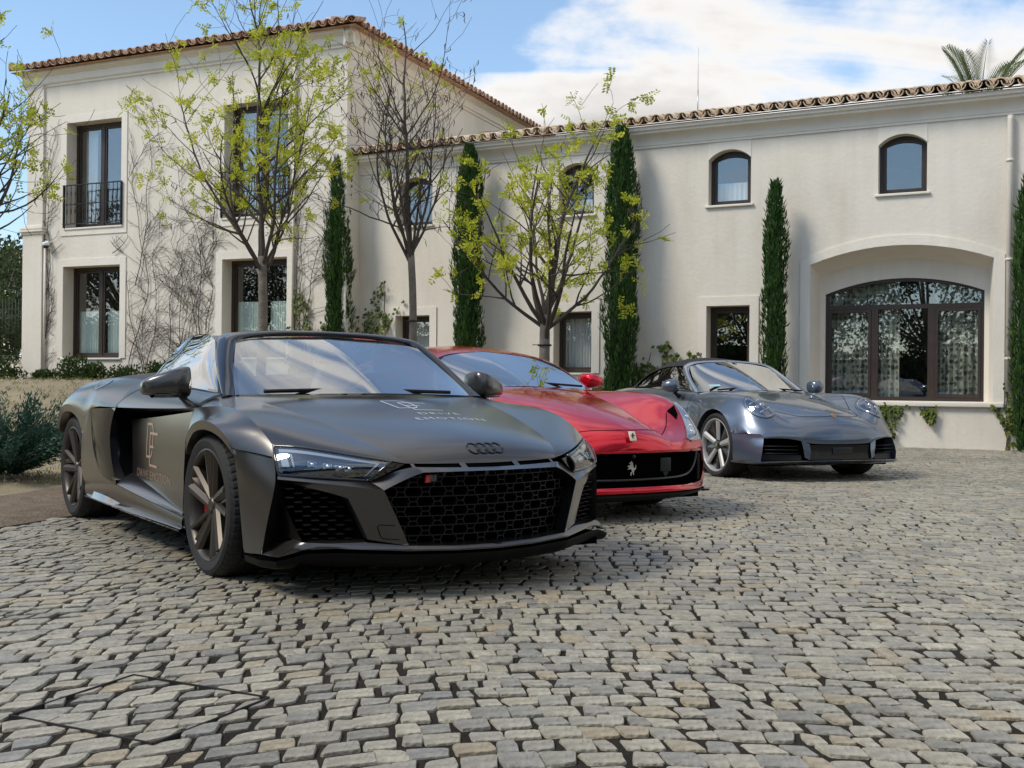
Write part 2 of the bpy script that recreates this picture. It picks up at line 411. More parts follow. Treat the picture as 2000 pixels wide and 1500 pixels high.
# inlaid access cover: steel tray edge filled with setts
steel = pm('weathered_steel', (.05, .046, .042), .6, metal=.6, var=.4, vscale=20)
cv = empty('access_cover', (-1.02, 3.05, 0)); off = Vector((-1.02, 3.05))
tag(cv, 'square access cover with dark steel edge, inlaid in the setts at lower left', 'access cover')
m = MB()
for i in range(4):
    a, b = COVER[i] - off, COVER[(i + 1) % 4] - off
    d = (b - a).normalized(); n_ = Vector((-d.y, d.x)) * .0025
    m.prism([(*(a - n_), -.02), (*(b - n_), -.02), (*(b + n_), -.02), (*(a + n_), -.02)], (0, 0, .0335))
m.build('edge_frame', steel, cv)
# ------------------------------------------------------------------ the house
def wall_mat(name, a, b_, c):
    m = pm(name, a, .92, bump=.25, bscale=14)
    t = m.node_tree; bs = t.nodes['Principled BSDF']; tcn = t.nodes.new('ShaderNodeTexCoord')
    mp = t.nodes.new('ShaderNodeMapping'); mp.inputs['Scale'].default_value = (1, 1, .45); t.links.new(tcn.outputs['Object'], mp.inputs[0])
    n = t.nodes.new('ShaderNodeTexNoise'); n.inputs['Scale'].default_value = .9; n.inputs['Detail'].default_value = 9; n.inputs['Roughness'].default_value = .62; t.links.new(mp.outputs[0], n.inputs['Vector'])
    r = t.nodes.new('ShaderNodeValToRGB'); e = r.color_ramp.elements
    e[0].position = .33; e[0].color = (*c, 1); e[1].position = .68; e[1].color = (*b_, 1); k = e.new(.5); k.color = (*a, 1)
    t.links.new(n.outputs[0], r.inputs[0])
    # faint run-off streaks
    m2 = t.nodes.new('ShaderNodeMapping'); m2.inputs['Scale'].default_value = (5, 5, .25); t.links.new(tcn.outputs['Object'], m2.inputs[0])
    n2_ = t.nodes.new('ShaderNodeTexNoise'); n2_.inputs['Scale'].default_value = 1.4; n2_.inputs['Detail'].default_value = 4; t.links.new(m2.outputs[0], n2_.inputs['Vector'])
    mr = t.nodes.new('ShaderNodeMapRange'); mr.inputs[1].default_value = .5; mr.inputs[2].default_value = .75; mr.inputs[3].default_value = 1; mr.inputs[4].default_value = .955; t.links.new(n2_.outputs[0], mr.inputs[0])
    mx = t.nodes.new('ShaderNodeMix'); mx.data_type = 'RGBA'; mx.blend_type = 'MULTIPLY'; mx.inputs[0].default_value = 1
    t.links.new(r.outputs[0], mx.inputs[6]); t.links.new(mr.outputs[0], mx.inputs[7]); t.links.new(mx.outputs[2], bs.inputs['Base Color'])
    return m
PLASTER = wall_mat('lime_plaster', (.73, .672, .578), (.765, .712, .625), (.655, .592, .50))
TRIM = wall_mat('smooth_trim', (.765, .71, .62), (.79, .742, .655), (.715, .658, .57))
BROWN = pm('brown_frame', (.042, .026, .018), .45, var=.3, vscale=9)
IRON = pm('wrought_iron', (.014, .016, .02), .5, metal=.3)
GLASS = glass('window_glass', (.96, .98, .98), 1.5, 0, 1.0, .105)
ROOM = pm('room_dark', (.16, .15, .135), .9)
CURT = pm('curtain_green', (.80, .90, .84), .85)
CURTW = pm('curtain_white', (.85, .85, .83), .85)
def brocade():
    m = pm('curtain_brocade', (.10, .105, .08), .7)
    t = m.node_tree; b = t.nodes['Principled BSDF']; tcn = t.nodes.new('ShaderNodeTexCoord')
    mp = t.nodes.new('ShaderNodeMapping'); mp.inputs['Scale'].default_value = (6.5, .3, 5.0); t.links.new(tcn.outputs['Object'], mp.inputs[0])
    w1 = t.nodes.new('ShaderNodeTexNoise'); w1.inputs['Scale'].default_value = 1.6; w1.inputs['Distortion'].default_value = 2.2; w1.inputs['Detail'].default_value = 1; t.links.new(mp.outputs[0], w1.inputs['Vector'])
    vo = t.nodes.new('ShaderNodeTexVoronoi'); vo.inputs['Scale'].default_value = 2.2; vo.inputs['Randomness'].default_value = .35; t.links.new(mp.outputs[0], vo.inputs['Vector'])
    mu = t.nodes.new('ShaderNodeMath'); mu.operation = 'MULTIPLY'; t.links.new(w1.outputs[0], mu.inputs[0]); t.links.new(vo.outputs['Distance'], mu.inputs[1])
    r = t.nodes.new('ShaderNodeValToRGB'); e = r.color_ramp.elements; e[0].position = .16; e[0].color = (.07, .075, .06, 1); e[1].position = .27; e[1].color = (.40, .41, .33, 1)
    t.links.new(mu.outputs[0], r.inputs[0]); t.links.new(r.outputs[0], b.inputs['Base Color']); return m
BROC = brocade()
def tile_mat(name, cols):
    m = pm(name, cols[0], .88, bump=.5, bscale=30)
    t = m.node_tree; b = t.nodes['Principled BSDF']; oi = t.nodes.new('ShaderNodeObjectInfo'); at = t.nodes.new('ShaderNodeAttribute'); at.attribute_name = 'tone'
    a = t.nodes.new('ShaderNodeMath'); t.links.new(at.outputs['Fac'], a.inputs[0]); t.links.new(oi.outputs['Random'], a.inputs[1])
    fr = t.nodes.new('ShaderNodeMath'); fr.operation = 'FRACT'; t.links.new(a.outputs[0], fr.inputs[0])
    r = t.nodes.new('ShaderNodeValToRGB'); e = r.color_ramp.elements; n_ = len(cols)
    e[0].color = (*cols[0], 1); e[1].color = (*cols[-1], 1)
    for i, c in enumerate(cols[1:-1]): k = e.new((i + 1) / (n_ - 1)); k.color = (*c, 1)
    t.links.new(fr.outputs[0], r.inputs[0])
    n = t.nodes.new('ShaderNodeTexNoise'); n.inputs['Scale'].default_value = 9; n.inputs['Detail'].default_value = 7
    geo = t.nodes.new('ShaderNodeNewGeometry'); t.links.new(geo.outputs['Position'], n.inputs['Vector'])
    mr = t.nodes.new('ShaderNodeMapRange'); mr.inputs[1].default_value = .35; mr.inputs[2].default_value = .65; mr.inputs[3].default_value = .66; mr.inputs[4].default_value = 1.1; t.links.new(n.outputs[0], mr.inputs[0])
    mx = t.nodes.new('ShaderNodeMix'); mx.data_type = 'RGBA'; mx.blend_type = 'MULTIPLY'; mx.inputs[0].default_value = 1
    t.links.new(r.outputs[0], mx.inputs[6]); t.links.new(mr.outputs[0], mx.inputs[7]); t.links.new(mx.outputs[2], b.inputs['Base Color']); return m
TILE = tile_mat('clay_tile', [(.72, .56, .40), (.80, .67, .50), (.68, .49, .34), (.84, .72, .56), (.74, .59, .43)])
TILER = tile_mat('red_clay_tile', [(.54, .33, .23), (.62, .44, .32), (.48, .27, .18), (.64, .49, .36), (.56, .35, .24)])

def arch_pts(x0, x1, zs, zp, n=14):
    """segmental arch from (x1,zs) over the peak to (x0,zs)"""
    w = (x1 - x0) / 2; h = zp - zs; R = (w * w + h * h) / (2 * h); c = ((x0 + x1) / 2, zp - R); a = math.asin(w / R)
    return [(c[0] + R * math.sin(t_), c[1] + R * math.cos(t_)) for t_ in np.linspace(a, -a, n)]
def opening(x0, x1, z0, z1, peak=None):
    if peak: return [(x0, z0), (x1, z0)] + arch_pts(x0, x1, z1, peak)
    return [(x0, z0), (x1, z0), (x1, z1), (x0, z1)]
def plate(mb, outlines, y0, y1, mi=0):
    V, F = fill_shape(outlines, y1 - y0); mb.add([(a, b + y0, c) for a, b, c in V], F, mi=mi)
def inset(x0, x1, z0, z1, peak, d):
    return opening(x0 + d, x1 - d, z0 + d, z1 - (0 if peak else d), peak - d if peak else None)

def curtain(x0, x1, z0, z1, y, mat, parent, amp=.02, wl=.07, name='curtain', peak=None):
    n = max(12, int((x1 - x0) / wl * 8)); G = []
    ph = random.random() * 6
    for z in (z0, (z0 + z1) / 2, z1):
        r_ = []
        for i in range(n + 1):
            x = x0 + (x1 - x0) * i / n
            r_.append((x, y + amp * math.sin(2 * math.pi * x / wl + ph + .8 * math.sin(x * 9)) + amp * .4 * math.sin(x * 31 + z), z))
        G.append(r_)
    mb_ = MB(); mb_.grid(G, flip=True); return mb_.build(name, mat, parent)
def window(parent, x0, x1, z0, z1, peak=None, depth=.22, leaves=2, fr=.055, sill=True, lintel_bar=0, label=None):
    """frame with real bars, panes, sill"""
    w = empty('window', (0, 0, 0), 0, parent)
    m = MB(); y0, y1 = depth, depth + .07
    holes = []
    lw = (x1 - x0) / leaves
    out_ = opening(x0, x1, z0, z1, peak)
    if peak:
        plate(m, [out_, inset(x0, x1, z0, z1, peak, fr)], y0, y1)
        plate(m, [inset(x0, x1, z0, z1, peak, fr + .004), inset(x0, x1, z0, z1, peak, fr + .05)], y0 + .012, y1 - .01)
    else:
        hs = []
        for i in range(leaves):
            a, b_ = x0 + i * lw + (fr if i == 0 else fr * .5), x0 + (i + 1) * lw - (fr if i == leaves - 1 else fr * .5)
            hs.append(opening(a, b_, z0 + fr, z1 - fr))
        plate(m, [out_] + hs, y0, y1)
        for h in hs:
            (a, c0), (b_, _), (_, c1), _ = h
            plate(m, [opening(a + .004, b_ - .004, c0 + .004, c1 - .004), opening(a + .045, b_ - .045, c0 + .05, c1 - .05)], y0 + .015, y1 - .012)
    m.build('frame', BROWN, w)
    for i in range(1 if peak else leaves):
        p = MB(); a, b_ = (x0, x1) if peak else (x0 + i * lw, x0 + (i + 1) * lw)
        if peak: plate(p, [inset(x0, x1, z0, z1, peak, fr)], y0 + .035, y0 + .041)
        else: p.box((a + fr * .6, y0 + .035, z0 + fr * .6), (b_ - fr * .6, y0 + .041, z1 - fr * .6))
        p.build('pane', GLASS, w)
    if sill:
        s_ = MB(); s_.bevbox((x0 - .05, -.045, z0 - .035), (x1 + .05, depth + .02, z0 + .006), .008); s_.build('sill', TRIM, w)
    if label: w['label'] = label
    return w
def surround(parent, x0, x1, z0, z1, b=.15, proud=.022, bottom=True, peak=None, outer_peak=None):
    m = MB(); g = .003
    if peak:
        plate(m, [opening(x0 - b, x1 + b, z0, z1 + .06, outer_peak), opening(x0 - g, x1 + g, z0 - .01 + .01, z1 + g, peak + g)], -proud, .012)
    else:
        plate(m, [opening(x0 - b, x1 + b, z0 - (b if bottom else 0), z1 + b), opening(x0 - g, x1 + g, z0 - g, z1 + g)], -proud, .012)
    return m.build('window_surround', TRIM, parent)

def tile_meshes(length=.42, r=.095):
    def half(up, taper):
        m = MB(); n = 7; V = []
        for rr, dz in ((r, 0), (r - .014, 0)):
            for y, k in ((0, 1.0), (length, taper)):
                for i in range(n + 1):
                    a = math.pi * i / n; V.append((rr * k * math.cos(a), y, (rr * k * math.sin(a) if up else -rr * k * math.sin(a) + r)))
        q = n + 1; F = []
        for i in range(n):
            F += [(i, i + 1, q + i + 1, q + i), (2 * q + i, 3 * q + i, 3 * q + i + 1, 2 * q + i + 1), (i, 2 * q + i, 2 * q + i + 1, i + 1)]
        F += [(0, q, 3 * q, 2 * q), (n, 2 * q + n, 3 * q + n, q + n)]
        m.add(V, F, True); return m
    return half(True, .86), half(False, .86)
COVER_T, PAN_T = tile_meshes()
def tiled_slope(parent, length, run, pitch, z0, y0, mat, courses_single, x_start=0, clip=None, flip=False, max_single=300, rot=None, seen_from=0):
    """barrel tiles laid on a slope rising towards +y; the lowest courses piece by piece, the rest joined"""
    cme = COVER_T.mesh('roof_tile', mat, sharp=50); pme = PAN_T.mesh('roof_tile', mat, sharp=50)
    p = .225; n = int(length / p); course = .34; tan = math.tan(pitch); singles = 0
    rest = MB(); tone = []
    mx = Matrix.Rotation(rad(0), 4, 'Z') if rot is None else rot
    for c in range(int(run / course / math.cos(pitch))):
        for i in range(n):
            for kind in (0, 1):
                x = x_start - i * p - (p / 2 if kind else 0); d = c * course * math.cos(pitch)
                if clip and not clip(x, d): continue
                zz = z0 + d * tan + (.045 if kind == 0 else 0) + .012
                jx, jz, ja = random.gauss(0, .006), random.gauss(0, .004), random.gauss(0, .018)
                T = mx @ Matrix.Translation((x + jx, y0 + d + random.gauss(0, .008), zz + jz)) @ Matrix.Rotation(pitch - .03 + random.gauss(0, .01), 4, 'X') @ Matrix.Rotation(ja, 4, 'Z')
                if c < courses_single and singles < max_single and x > seen_from:
                    o = bpy.data.objects.new('roof_tile', cme if kind == 0 else pme); COL.objects.link(o); o.parent = parent; o.matrix_local = T; singles += 1
                else:
                    src = COVER_T if kind == 0 else PAN_T
                    rest.add([T @ Vector(q) for q in src.v], src.f, True); tone += [random.random()] * len(src.v)
    if rest.v:
        me = rest.mesh('roof_tiles', mat, sharp=50); me.attributes.new('tone', 'FLOAT', 'POINT').data.foreach_set('value', tone)
        o = link('roof_tiles', me, None, parent); o['kind'] = 'stuff'
    return singles
def moulding(name, prof, x0, x1, parent, mat):
    """profile (y,z) swept along x; y negative = towards the yard"""
    m = MB(); n = len(prof)
    V = [(x, a, b) for x in (x0, x1) for a, b in prof]
    m.add(V, [(i, i + 1, n + i + 1, n + i) for i in range(n - 1)] + [tuple(range(n)), tuple(range(2 * n - 1, n - 1, -1))], False)
    return m.build(name, mat, parent, merge=1e-5, sharp=35)

# ---- long wing, right
wing = tag(empty('villa_wing', (7.5, 16.57, 0), rad(-26.5)), 'long cream plastered wing with low tiled roof and arched windows, behind the cars', 'house wing')
WX0, WX1 = -12.3, 5.0
UP = [(-10.89, -10.14), (-7.46, -6.77), (-4.66, -3.93), (-1.88, -1.15)]
GR = [(-10.94, -10.17), (-7.53, -6.79), (-4.67, -3.93)]
BIG = (-2.93, -.18)
m = MB()
holes = [opening(a, b_, 4.02, 4.80, 4.96) for a, b_ in UP] + [opening(a, b_, 1.16 if i == 1 else 1.0, 2.27 if i < 2 else 2.31) for i, (a, b_) in enumerate(GR)]
holes.append(opening(BIG[0], BIG[1], .72, 2.94, 3.20))
plate(m, [[(WX0, -.3), (WX1, -.3), (WX1, 5.46), (WX0, 5.46)]] + holes, 0, .36)
m.build('wall', PLASTER, wing)
m = MB(); m.box((WX0, .40, -.2), (WX1, .42, .0)); m.box((WX0, 5.0, -.3), (WX1, 5.3, 5.4)); m.box((WX0, .37, 3.3), (WX1, 5.0, 3.42)); m.box((WX1 - .2, .36, -.3), (WX1, 5.0, 5.4)); m.box((WX0, .37, -.1), (WX1, 5.0, -.02)); m.box((WX0, .37, 5.36), (WX1, 5.0, 5.42))
for x in (-8.9, -5.8, -3.4, .2): m.box((x, .37, 0), (x + .1, 5.0, 5.3))
m.build('interior', ROOM, wing)
for i, (a, b_) in enumerate(UP):
    w = window(wing, a, b_, 4.02, 4.80, 4.96, depth=.17, leaves=1, fr=.05)
    s_ = MB(); plate(s_, [[(a, 4.815), (b_, 4.815), (b_, 5.12), (a, 5.12)], ], -.006, .01) if False else None
    q = MB(); plate(q, [[(a - .004, 4.80)] + [(x, z + .002) for x, z in arch_pts(a - .004, b_ + .004, 4.80, 4.962)][::-1] + [(b_ + .004, 5.125), (a - .004, 5.125)]], -.008, .01)
    q.build('lintel_panel', TRIM, wing)
    if i == 2: curtain(a + .05, b_ - .05, 4.06, 4.45, .34, CURTW, w, .008, .09)
    if i == 1: curtain(a + .05, b_ - .05, 4.06, 4.35, .34, CURTW, w, .008, .09)
for i, (a, b_) in enumerate(GR):
    z0, z1 = (1.16 if i == 1 else 1.0), (2.27 if i < 2 else 2.31)
    surround(wing, a, b_, z0, z1, .155, bottom=False)
    w = window(wing, a, b_, z0, z1, depth=.24, leaves=1, fr=.06, sill=(i == 1))
    if i != 2: curtain(a + .04, b_ - .04, z0, z1 - .1, .42, CURTW, w, .014, .06)
# big arched window in a deep splayed recess
m = MB()
f0 = [(BIG[0], .70)] + arch_pts(*BIG, 2.94, 3.20, 20)[::-1] + [(BIG[1], .70)]
B0, B1 = -2.86, -.27
f1 = [(B0, .70)] + arch_pts(B0, B1, 2.82, 3.05, 20)[::-1] + [(B1, .70)]
V = [(x, .004, z) for x, z in f0] + [(x, .55, z) for x, z in f1]; n = len(f0)
m.add(V, [(i, i + 1, n + i + 1, n + i) for i in range(n - 1)] + [(0, n, 2 * n - 1, n - 1)], False)
WIN = (-2.79, -.335); W_S, W_P = 2.50, 2.735
plate(m, [[(B0 - .1, .6), (B1 + .1, .6), (B1 + .1, 3.1), (B0 - .1, 3.1)], [(WIN[0], .735), (WIN[1], .735)] + arch_pts(*WIN, W_S, W_P, 20)], .55, .75)
m.build('window_recess', TRIM, wing, sharp=30)
surround(wing, BIG[0], BIG[1], .70, 2.94, .16, .03, False, 3.20, 3.36)
bw = empty('arched_window', (0, 0, 0), 0, wing); bw['label'] = 'wide three-part arched window with brown frame and patterned curtains'
m = MB(); fy = .60; fr = .05
T0, T1 = 2.235, 2.31
outl = [(WIN[0], .735), (WIN[1], .735)] + arch_pts(*WIN, W_S, W_P, 20)
top = [(WIN[0] + fr, T1)] + [(WIN[1] - fr, T1)] + arch_pts(WIN[0] + fr, WIN[1] - fr, W_S - .015, W_P - fr, 20)
third = (WIN[1] - WIN[0]) / 3
mul = [(WIN[0], WIN[0] + .05), (WIN[0] + third - .085, WIN[0] + third + .025), (WIN[0] + 2 * third - .025, WIN[0] + 2 * third + .085), (WIN[1] - .05, WIN[1])]
hs = [opening(mul[i][1], mul[i + 1][0], .80, T0) for i in range(3)]
plate(m, [outl, top] + hs, fy, fy + .09)
for i in (0, 2):
    a, b_ = hs[i][0][0], hs[i][1][0]
    plate(m, [opening(a + .003, b_ - .003, .803, T0 - .003), opening(a + .045, b_ - .045, .85, T0 - .05)], fy - .012, fy + .05)
m.build('frame', BROWN, bw)
for h in hs:
    p = MB(); p.box((h[0][0] - .01, fy + .04, h[0][1] - .01), (h[1][0] + .01, fy + .046, T0 + .01)); p.build('pane', GLASS, bw)
p = MB(); plate(p, [top], fy + .04, fy + .046); p.build('pane', GLASS, bw)
s_ = MB(); s_.bevbox((BIG[0] - .16, -.07, .655), (BIG[1] + .16, .62, .728), .012); s_.build('sill', TRIM, bw)
curtain(WIN[0] + .05, WIN[0] + third * 1.42, .78, 2.72, .76, BROC, bw, .03, .12)
curtain(WIN[0] + third * 2.08, WIN[1] - .03, .78, 2.72, .76, BROC, bw, .03, .12)
# cornice: cove with fillets
prof = [(.0, 5.10), (-.028, 5.105), (-.028, 5.135), (-.04, 5.15)]
for a in np.linspace(0, math.pi / 2, 8): prof.append((-.04 - .15 * (1 - math.cos(a)), 5.155 + .17 * math.sin(a)))
prof += [(-.205, 5.325), (-.205, 5.36), (-.25, 5.375), (-.25, 5.44), (.0, 5.44)]
moulding('cornice', prof, -12.0, WX1, wing, TRIM)
tiled_slope(wing, 16.6, 4.6, rad(14.5), 5.452, -.33, TILE, 2, x_start=4.4, seen_from=-12.2)
m = MB(); m.add([(WX0, -.3, 5.44), (WX1, -.3, 5.44), (WX1, 5.0, 5.44 + 5.3 * math.tan(rad(14.5))), (WX0, 5.0, 5.44 + 5.3 * math.tan(rad(14.5)))], [(0, 1, 2, 3)]); m.build('roof_deck', TILE, wing)
# down pipe
PIPE = pm('cream_pipe', (.72, .66, .57), .5, var=.12, vscale=5)
m = MB(); m.tube([(.04, -.075, .9), (.04, -.075, 5.02), (.04, -.07, 5.08)], .045, 12)
for z in (1.4, 2.9, 4.4): m.lathe([(.045, -.02), (.056, -.02), (.056, .02), (.045, .02)], 12, c=(.04, -.075, z))
m.build('down_pipe', PIPE, wing)
ANT = pm('antenna_metal', (.45, .47, .5), .4, metal=.8)
an = tag(empty('roof_antenna', Vector((7.5, 16.57, 0)) + Matrix.Rotation(rad(-26.5), 3, 'Z') @ Vector((-5.35, 1.6, 5.98))), 'thin whip antenna standing on the low tiled roof', 'antenna')
m = MB(); m.tube([(0, 0, -.05), (0, 0, .5)], .012, 8); m.build('mast', ANT, an)
m = MB(); m.tube([(0, 0, .5), (.004, 0, 1.3)], [.006, .003], 6); m.build('whip', ANT, an)

# ---- two-storey block, left
block = tag(empty('villa_block', (-3.28, 21.37, 0), rad(-23.5)), 'tall two-storey cream block with hipped red tile roof, overgrown with bare creepers', 'house block')
BX0 = -8.36
D = 11.5
m = MB()
UPB = [(-7.27, -5.70), (-2.95, -1.37)]; LOB = [(-7.34, -5.71), (-2.97, -1.37)]
holes = [opening(a, b_, 4.32, 6.66) for a, b_ in UPB] + [opening(a, b_, 1.44, 3.47) for a, b_ in LOB]
plate(m, [[(BX0, -.2), (0, -.2), (0, 7.72), (BX0, 7.72)]] + holes, 0, .42)
m.box((-.42, .421, -.2), (-.001, D, 7.72)); m.box((BX0 + .001, .421, -.2), (BX0 + .42, D, 7.72)); m.box((BX0 + .42, D - .4, -.2), (-.42, D, 7.72))
m.build('wall', PLASTER, block)
m = MB(); m.box((BX0 + .43, .43, 3.85), (-.43, D - .41, 3.95)); m.box((BX0 + .43, .43, 7.5), (-.43, D - .41, 7.6)); m.box((-4.6, .43, .6), (-4.4, 6, 7.4)); m.box((BX0 + .43, 6, .6), (-.43, 6.1, 7.4)); m.box((BX0 + .43, .43, .5), (-.43, 6.1, .6))
m.build('interior', ROOM, block)
for a, b_ in UPB:
    surround(block, a, b_, 4.32, 6.66, .16, .02)
    w = window(block, a, b_, 4.32, 6.66, depth=.27, leaves=2, fr=.075)
    curtain(a + .06, a + .40, 4.34, 6.6, .52, CURTW, w, .02, .09)
    # balustrade
    r_ = empty('balustrade', (0, 0, 0), 0, block)
    rail = MB(); rail.box((a - .06, -.075, 5.255), (b_ + .06, -.04, 5.275)); rail.box((a - .06, -.07, 4.40), (b_ + .06, -.045, 4.418)); rail.box((a - .06, -.07, 4.83), (b_ + .06, -.045, 4.845))
    for x in (a - .05, b_ + .03): rail.box((x, -.07, 4.33), (x + .02, .02, 5.26))
    rail.build('rail', IRON, r_)
    n = 13
    bal = MB(); bal.lathe([(.007, 0), (.007, .2), (.014, .26), (.016, .3), (.008, .36), (.007, .42), (.015, .45), (.007, .48), (.007, .62), (.014, .68), (.007, .74), (.007, .86)], 8)
    bme = bal.mesh('baluster', IRON)
    for i in range(n):
        x = a + (b_ - a) * (i + .5) / n; link('baluster', bme, None, r_, (x, -.057, 4.40))
for k, (a, b_) in enumerate(LOB):
    surround(block, a, b_, 1.44, 3.47, .165, .022, bottom=False)
    w = window(block, a, b_, 1.44, 3.47, depth=.29, leaves=2, fr=.075)
    for q in range(2):
        lw = (b_ - a) / 2; curtain(a + q * lw + .09, a + (q + 1) * lw - .06, 1.5, 2.5 if k == 0 else 2.62, .42, CURT, w, .012, .055)
# corner pilaster with ring moulding, cornice round the eaves
m = MB(); m.box((BX0 - .05, -.05, -.2), (BX0 + .42, -.001, 7.70)); m.box((BX0 - .05, 0, -.2), (BX0 - .001, .5, 7.70)); m.box((BX0 - .12, -.10, -.2), (BX0 + .46, -.051, 4.22)); m.box((BX0 - .12, -.05, -.2), (BX0 - .051, .5, 4.22)); m.build('pilaster', PLASTER, block)
m = MB()
for z, r_ in ((4.22, .13), (4.27, .165), (4.33, .15), (4.38, .10)): m.bevbox((BX0 - r_ - .02, -r_, z), (BX0 + .36 + r_, -.001, z + .05), .012); m.bevbox((BX0 - r_ - .02, -.004, z), (BX0 - .003, .6, z + .05), .012)
m.build('ring_moulding', TRIM, block)
def ecor(sgn=1): return [(0, 7.52), (-.03, 7.53), (-.03, 7.57), (-.07, 7.60), (-.07, 7.74), (-.13, 7.79), (-.17, 7.80), (-.17, 7.86), (0, 7.86)]
moulding('cornice', ecor(), BX0 - .2, .17, block, TRIM)
o = moulding('cornice', ecor(), -.17, D + .2, block, TRIM); o.rotation_euler = (0, 0, rad(90)); o.location = (.0, 0, .001)
P_ = rad(17); HL = (BX0 - .35, .35)
def clipf(x, d): return HL[0] + d * .98 < x < HL[1] - d * .98
tiled_slope(block, 9.2, 3.9, P_, 7.87, -.34, TILER, 2, x_start=.42, clip=clipf, max_single=170, seen_from=-9)
R90 = Matrix.Rotation(rad(90), 4, 'Z')
def clips(x, d): return d - .35 < x < D - d
tiled_slope(block, D, 3.9, P_, 7.872, -.34, TILER, 1, x_start=D - .1, clip=clips, rot=R90, max_single=120, seen_from=-9)
m = MB(); hz_ = 7.86 + 4.3 * math.tan(P_); yc = D / 2
m.add([(HL[0], -.3, 7.86), (HL[1], -.3, 7.86), (HL[1], D + .3, 7.86), (HL[0], D + .3, 7.86), (HL[0] + 4.3, 4.0, hz_), (HL[1] - 4.3, 4.0, hz_), (HL[1] - 4.3, D - 4, hz_), (HL[0] + 4.3, D - 4, hz_)],
      [(0, 1, 5, 4), (1, 2, 6, 5), (2, 3, 7, 6), (3, 0, 4, 7), (4, 5, 6, 7), (0, 3, 2, 1)])
m.build('roof_deck', TILER, block)
for i in range(14):      # hip ridge tiles
    d = i * .28
    if i == 0: hipme = COVER_T.mesh('ridge_tile', TILER, sharp=50)
    for sx in (1, -1):
        T = Matrix.Translation(((HL[1] - .04 - d) if sx > 0 else (HL[0] + .04 + d), -.36 + d, 7.90 + d * math.tan(P_))) @ Matrix.Rotation(rad(45) * sx, 4, 'Z') @ Matrix.Rotation(rad(12), 4, 'X') @ Matrix.Scale(1.15, 4)
        o = bpy.data.objects.new('ridge_tile', hipme); COL.objects.link(o); o.parent = block; o.matrix_local = T
m = MB(); m.tube([(-1.20, -.05, .9), (-1.20, -.05, 7.5)], .028, 8); m.build('down_pipe', PIPE, block)
m = MB(); m.tube([(-7.86, -.04, 1.0), (-7.86, -.04, 3.9)], .035, 8); m.build('down_pipe', PIPE, block)
# dome camera
WH = pm('white_plastic', (.75, .75, .75), .35)
def facade(o_, x, y, z): return o_.matrix_basis @ Vector((x, y, z))
cc = tag(empty('security_camera', facade(block, -7.74, -.0, 3.96), rad(-23.5)), 'small white dome security camera on the left corner of the tall block', 'security camera')
m = MB(); m.box((-.05, -.12, .06), (.05, 0, .10)); m.build('bracket', WH, cc)
m = MB(); m.lathe([(.0, .06), (.075, .06), (.08, .02), (.07, -.01)], 16, c=(0, -.13, 0)); m.build('housing', WH, cc)
m = MB(); m.lathe([(.065, -.01), (.06, -.04), (.035, -.07), (0, -.078)], 16, c=(0, -.13, 0)); m.build('lens_dome', pm('dark_dome', (.02, .02, .025), .1), cc)
# ------------------------------------------------------------------ plants
BARK = pm('tree_bark', (.13, .105, .085), .9, bump=.9, bscale=22, hue=(.22, .19, .16), vscale=6)
TWIG = pm('twig_bark', (.085, .068, .055), .9, var=.3, vscale=5)
CREEP = pm('creeper_stem', (.080, .058, .046), .95, var=.3, vscale=7)
def leaf_mat(name, a, b, c=None, trans=.35):
    m = bpy.data.materials.new(name); m.use_nodes = True; t = m.node_tree; bs = t.nodes['Principled BSDF']; bs.inputs['Roughness'].default_value = .55; bs.inputs['Specular IOR Level'].default_value = .3
    at = t.nodes.new('ShaderNodeAttribute'); at.attribute_name = 'tone'
    r = t.nodes.new('ShaderNodeValToRGB'); e = r.color_ramp.elements; e[0].color = (*a, 1); e[1].color = (*b, 1)
    if c: k = e.new(.5); k.color = (*c, 1)
    t.links.new(at.outputs['Fac'], r.inputs[0]); t.links.new(r.outputs[0], bs.inputs['Base Color'])
    tl = t.nodes.new('ShaderNodeBsdfTranslucent'); t.links.new(r.outputs[0], tl.inputs[0]); mx = t.nodes.new('ShaderNodeMixShader'); mx.inputs[0].default_value = trans
    o = t.nodes['Material Output']; t.links.new(bs.outputs[0], mx.inputs[1]); t.links.new(tl.outputs[0], mx.inputs[2]); t.links.new(mx.outputs[0], o.inputs[0]); return m
LEAF = leaf_mat('spring_leaf', (.34, .40, .03), (.70, .68, .07), (.54, .57, .05), .45)
CYPL = leaf_mat('cypress_leaf', (.018, .055, .012), (.085, .165, .030), (.042, .098, .020), .2)
IVYL = leaf_mat('ivy_leaf', (.035, .065, .012), (.17, .19, .03), (.085, .12, .02), .2)
JUNL = leaf_mat('juniper_leaf', (.018, .062, .042), (.085, .175, .12), (.045, .112, .078), .15)
SHRL = leaf_mat('shrub_leaf', (.02, .045, .012), (.10, .14, .035), (.05, .085, .02), .2)
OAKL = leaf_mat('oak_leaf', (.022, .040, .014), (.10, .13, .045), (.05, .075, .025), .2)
POD = pm('seed_pod', (.055, .035, .025), .8)
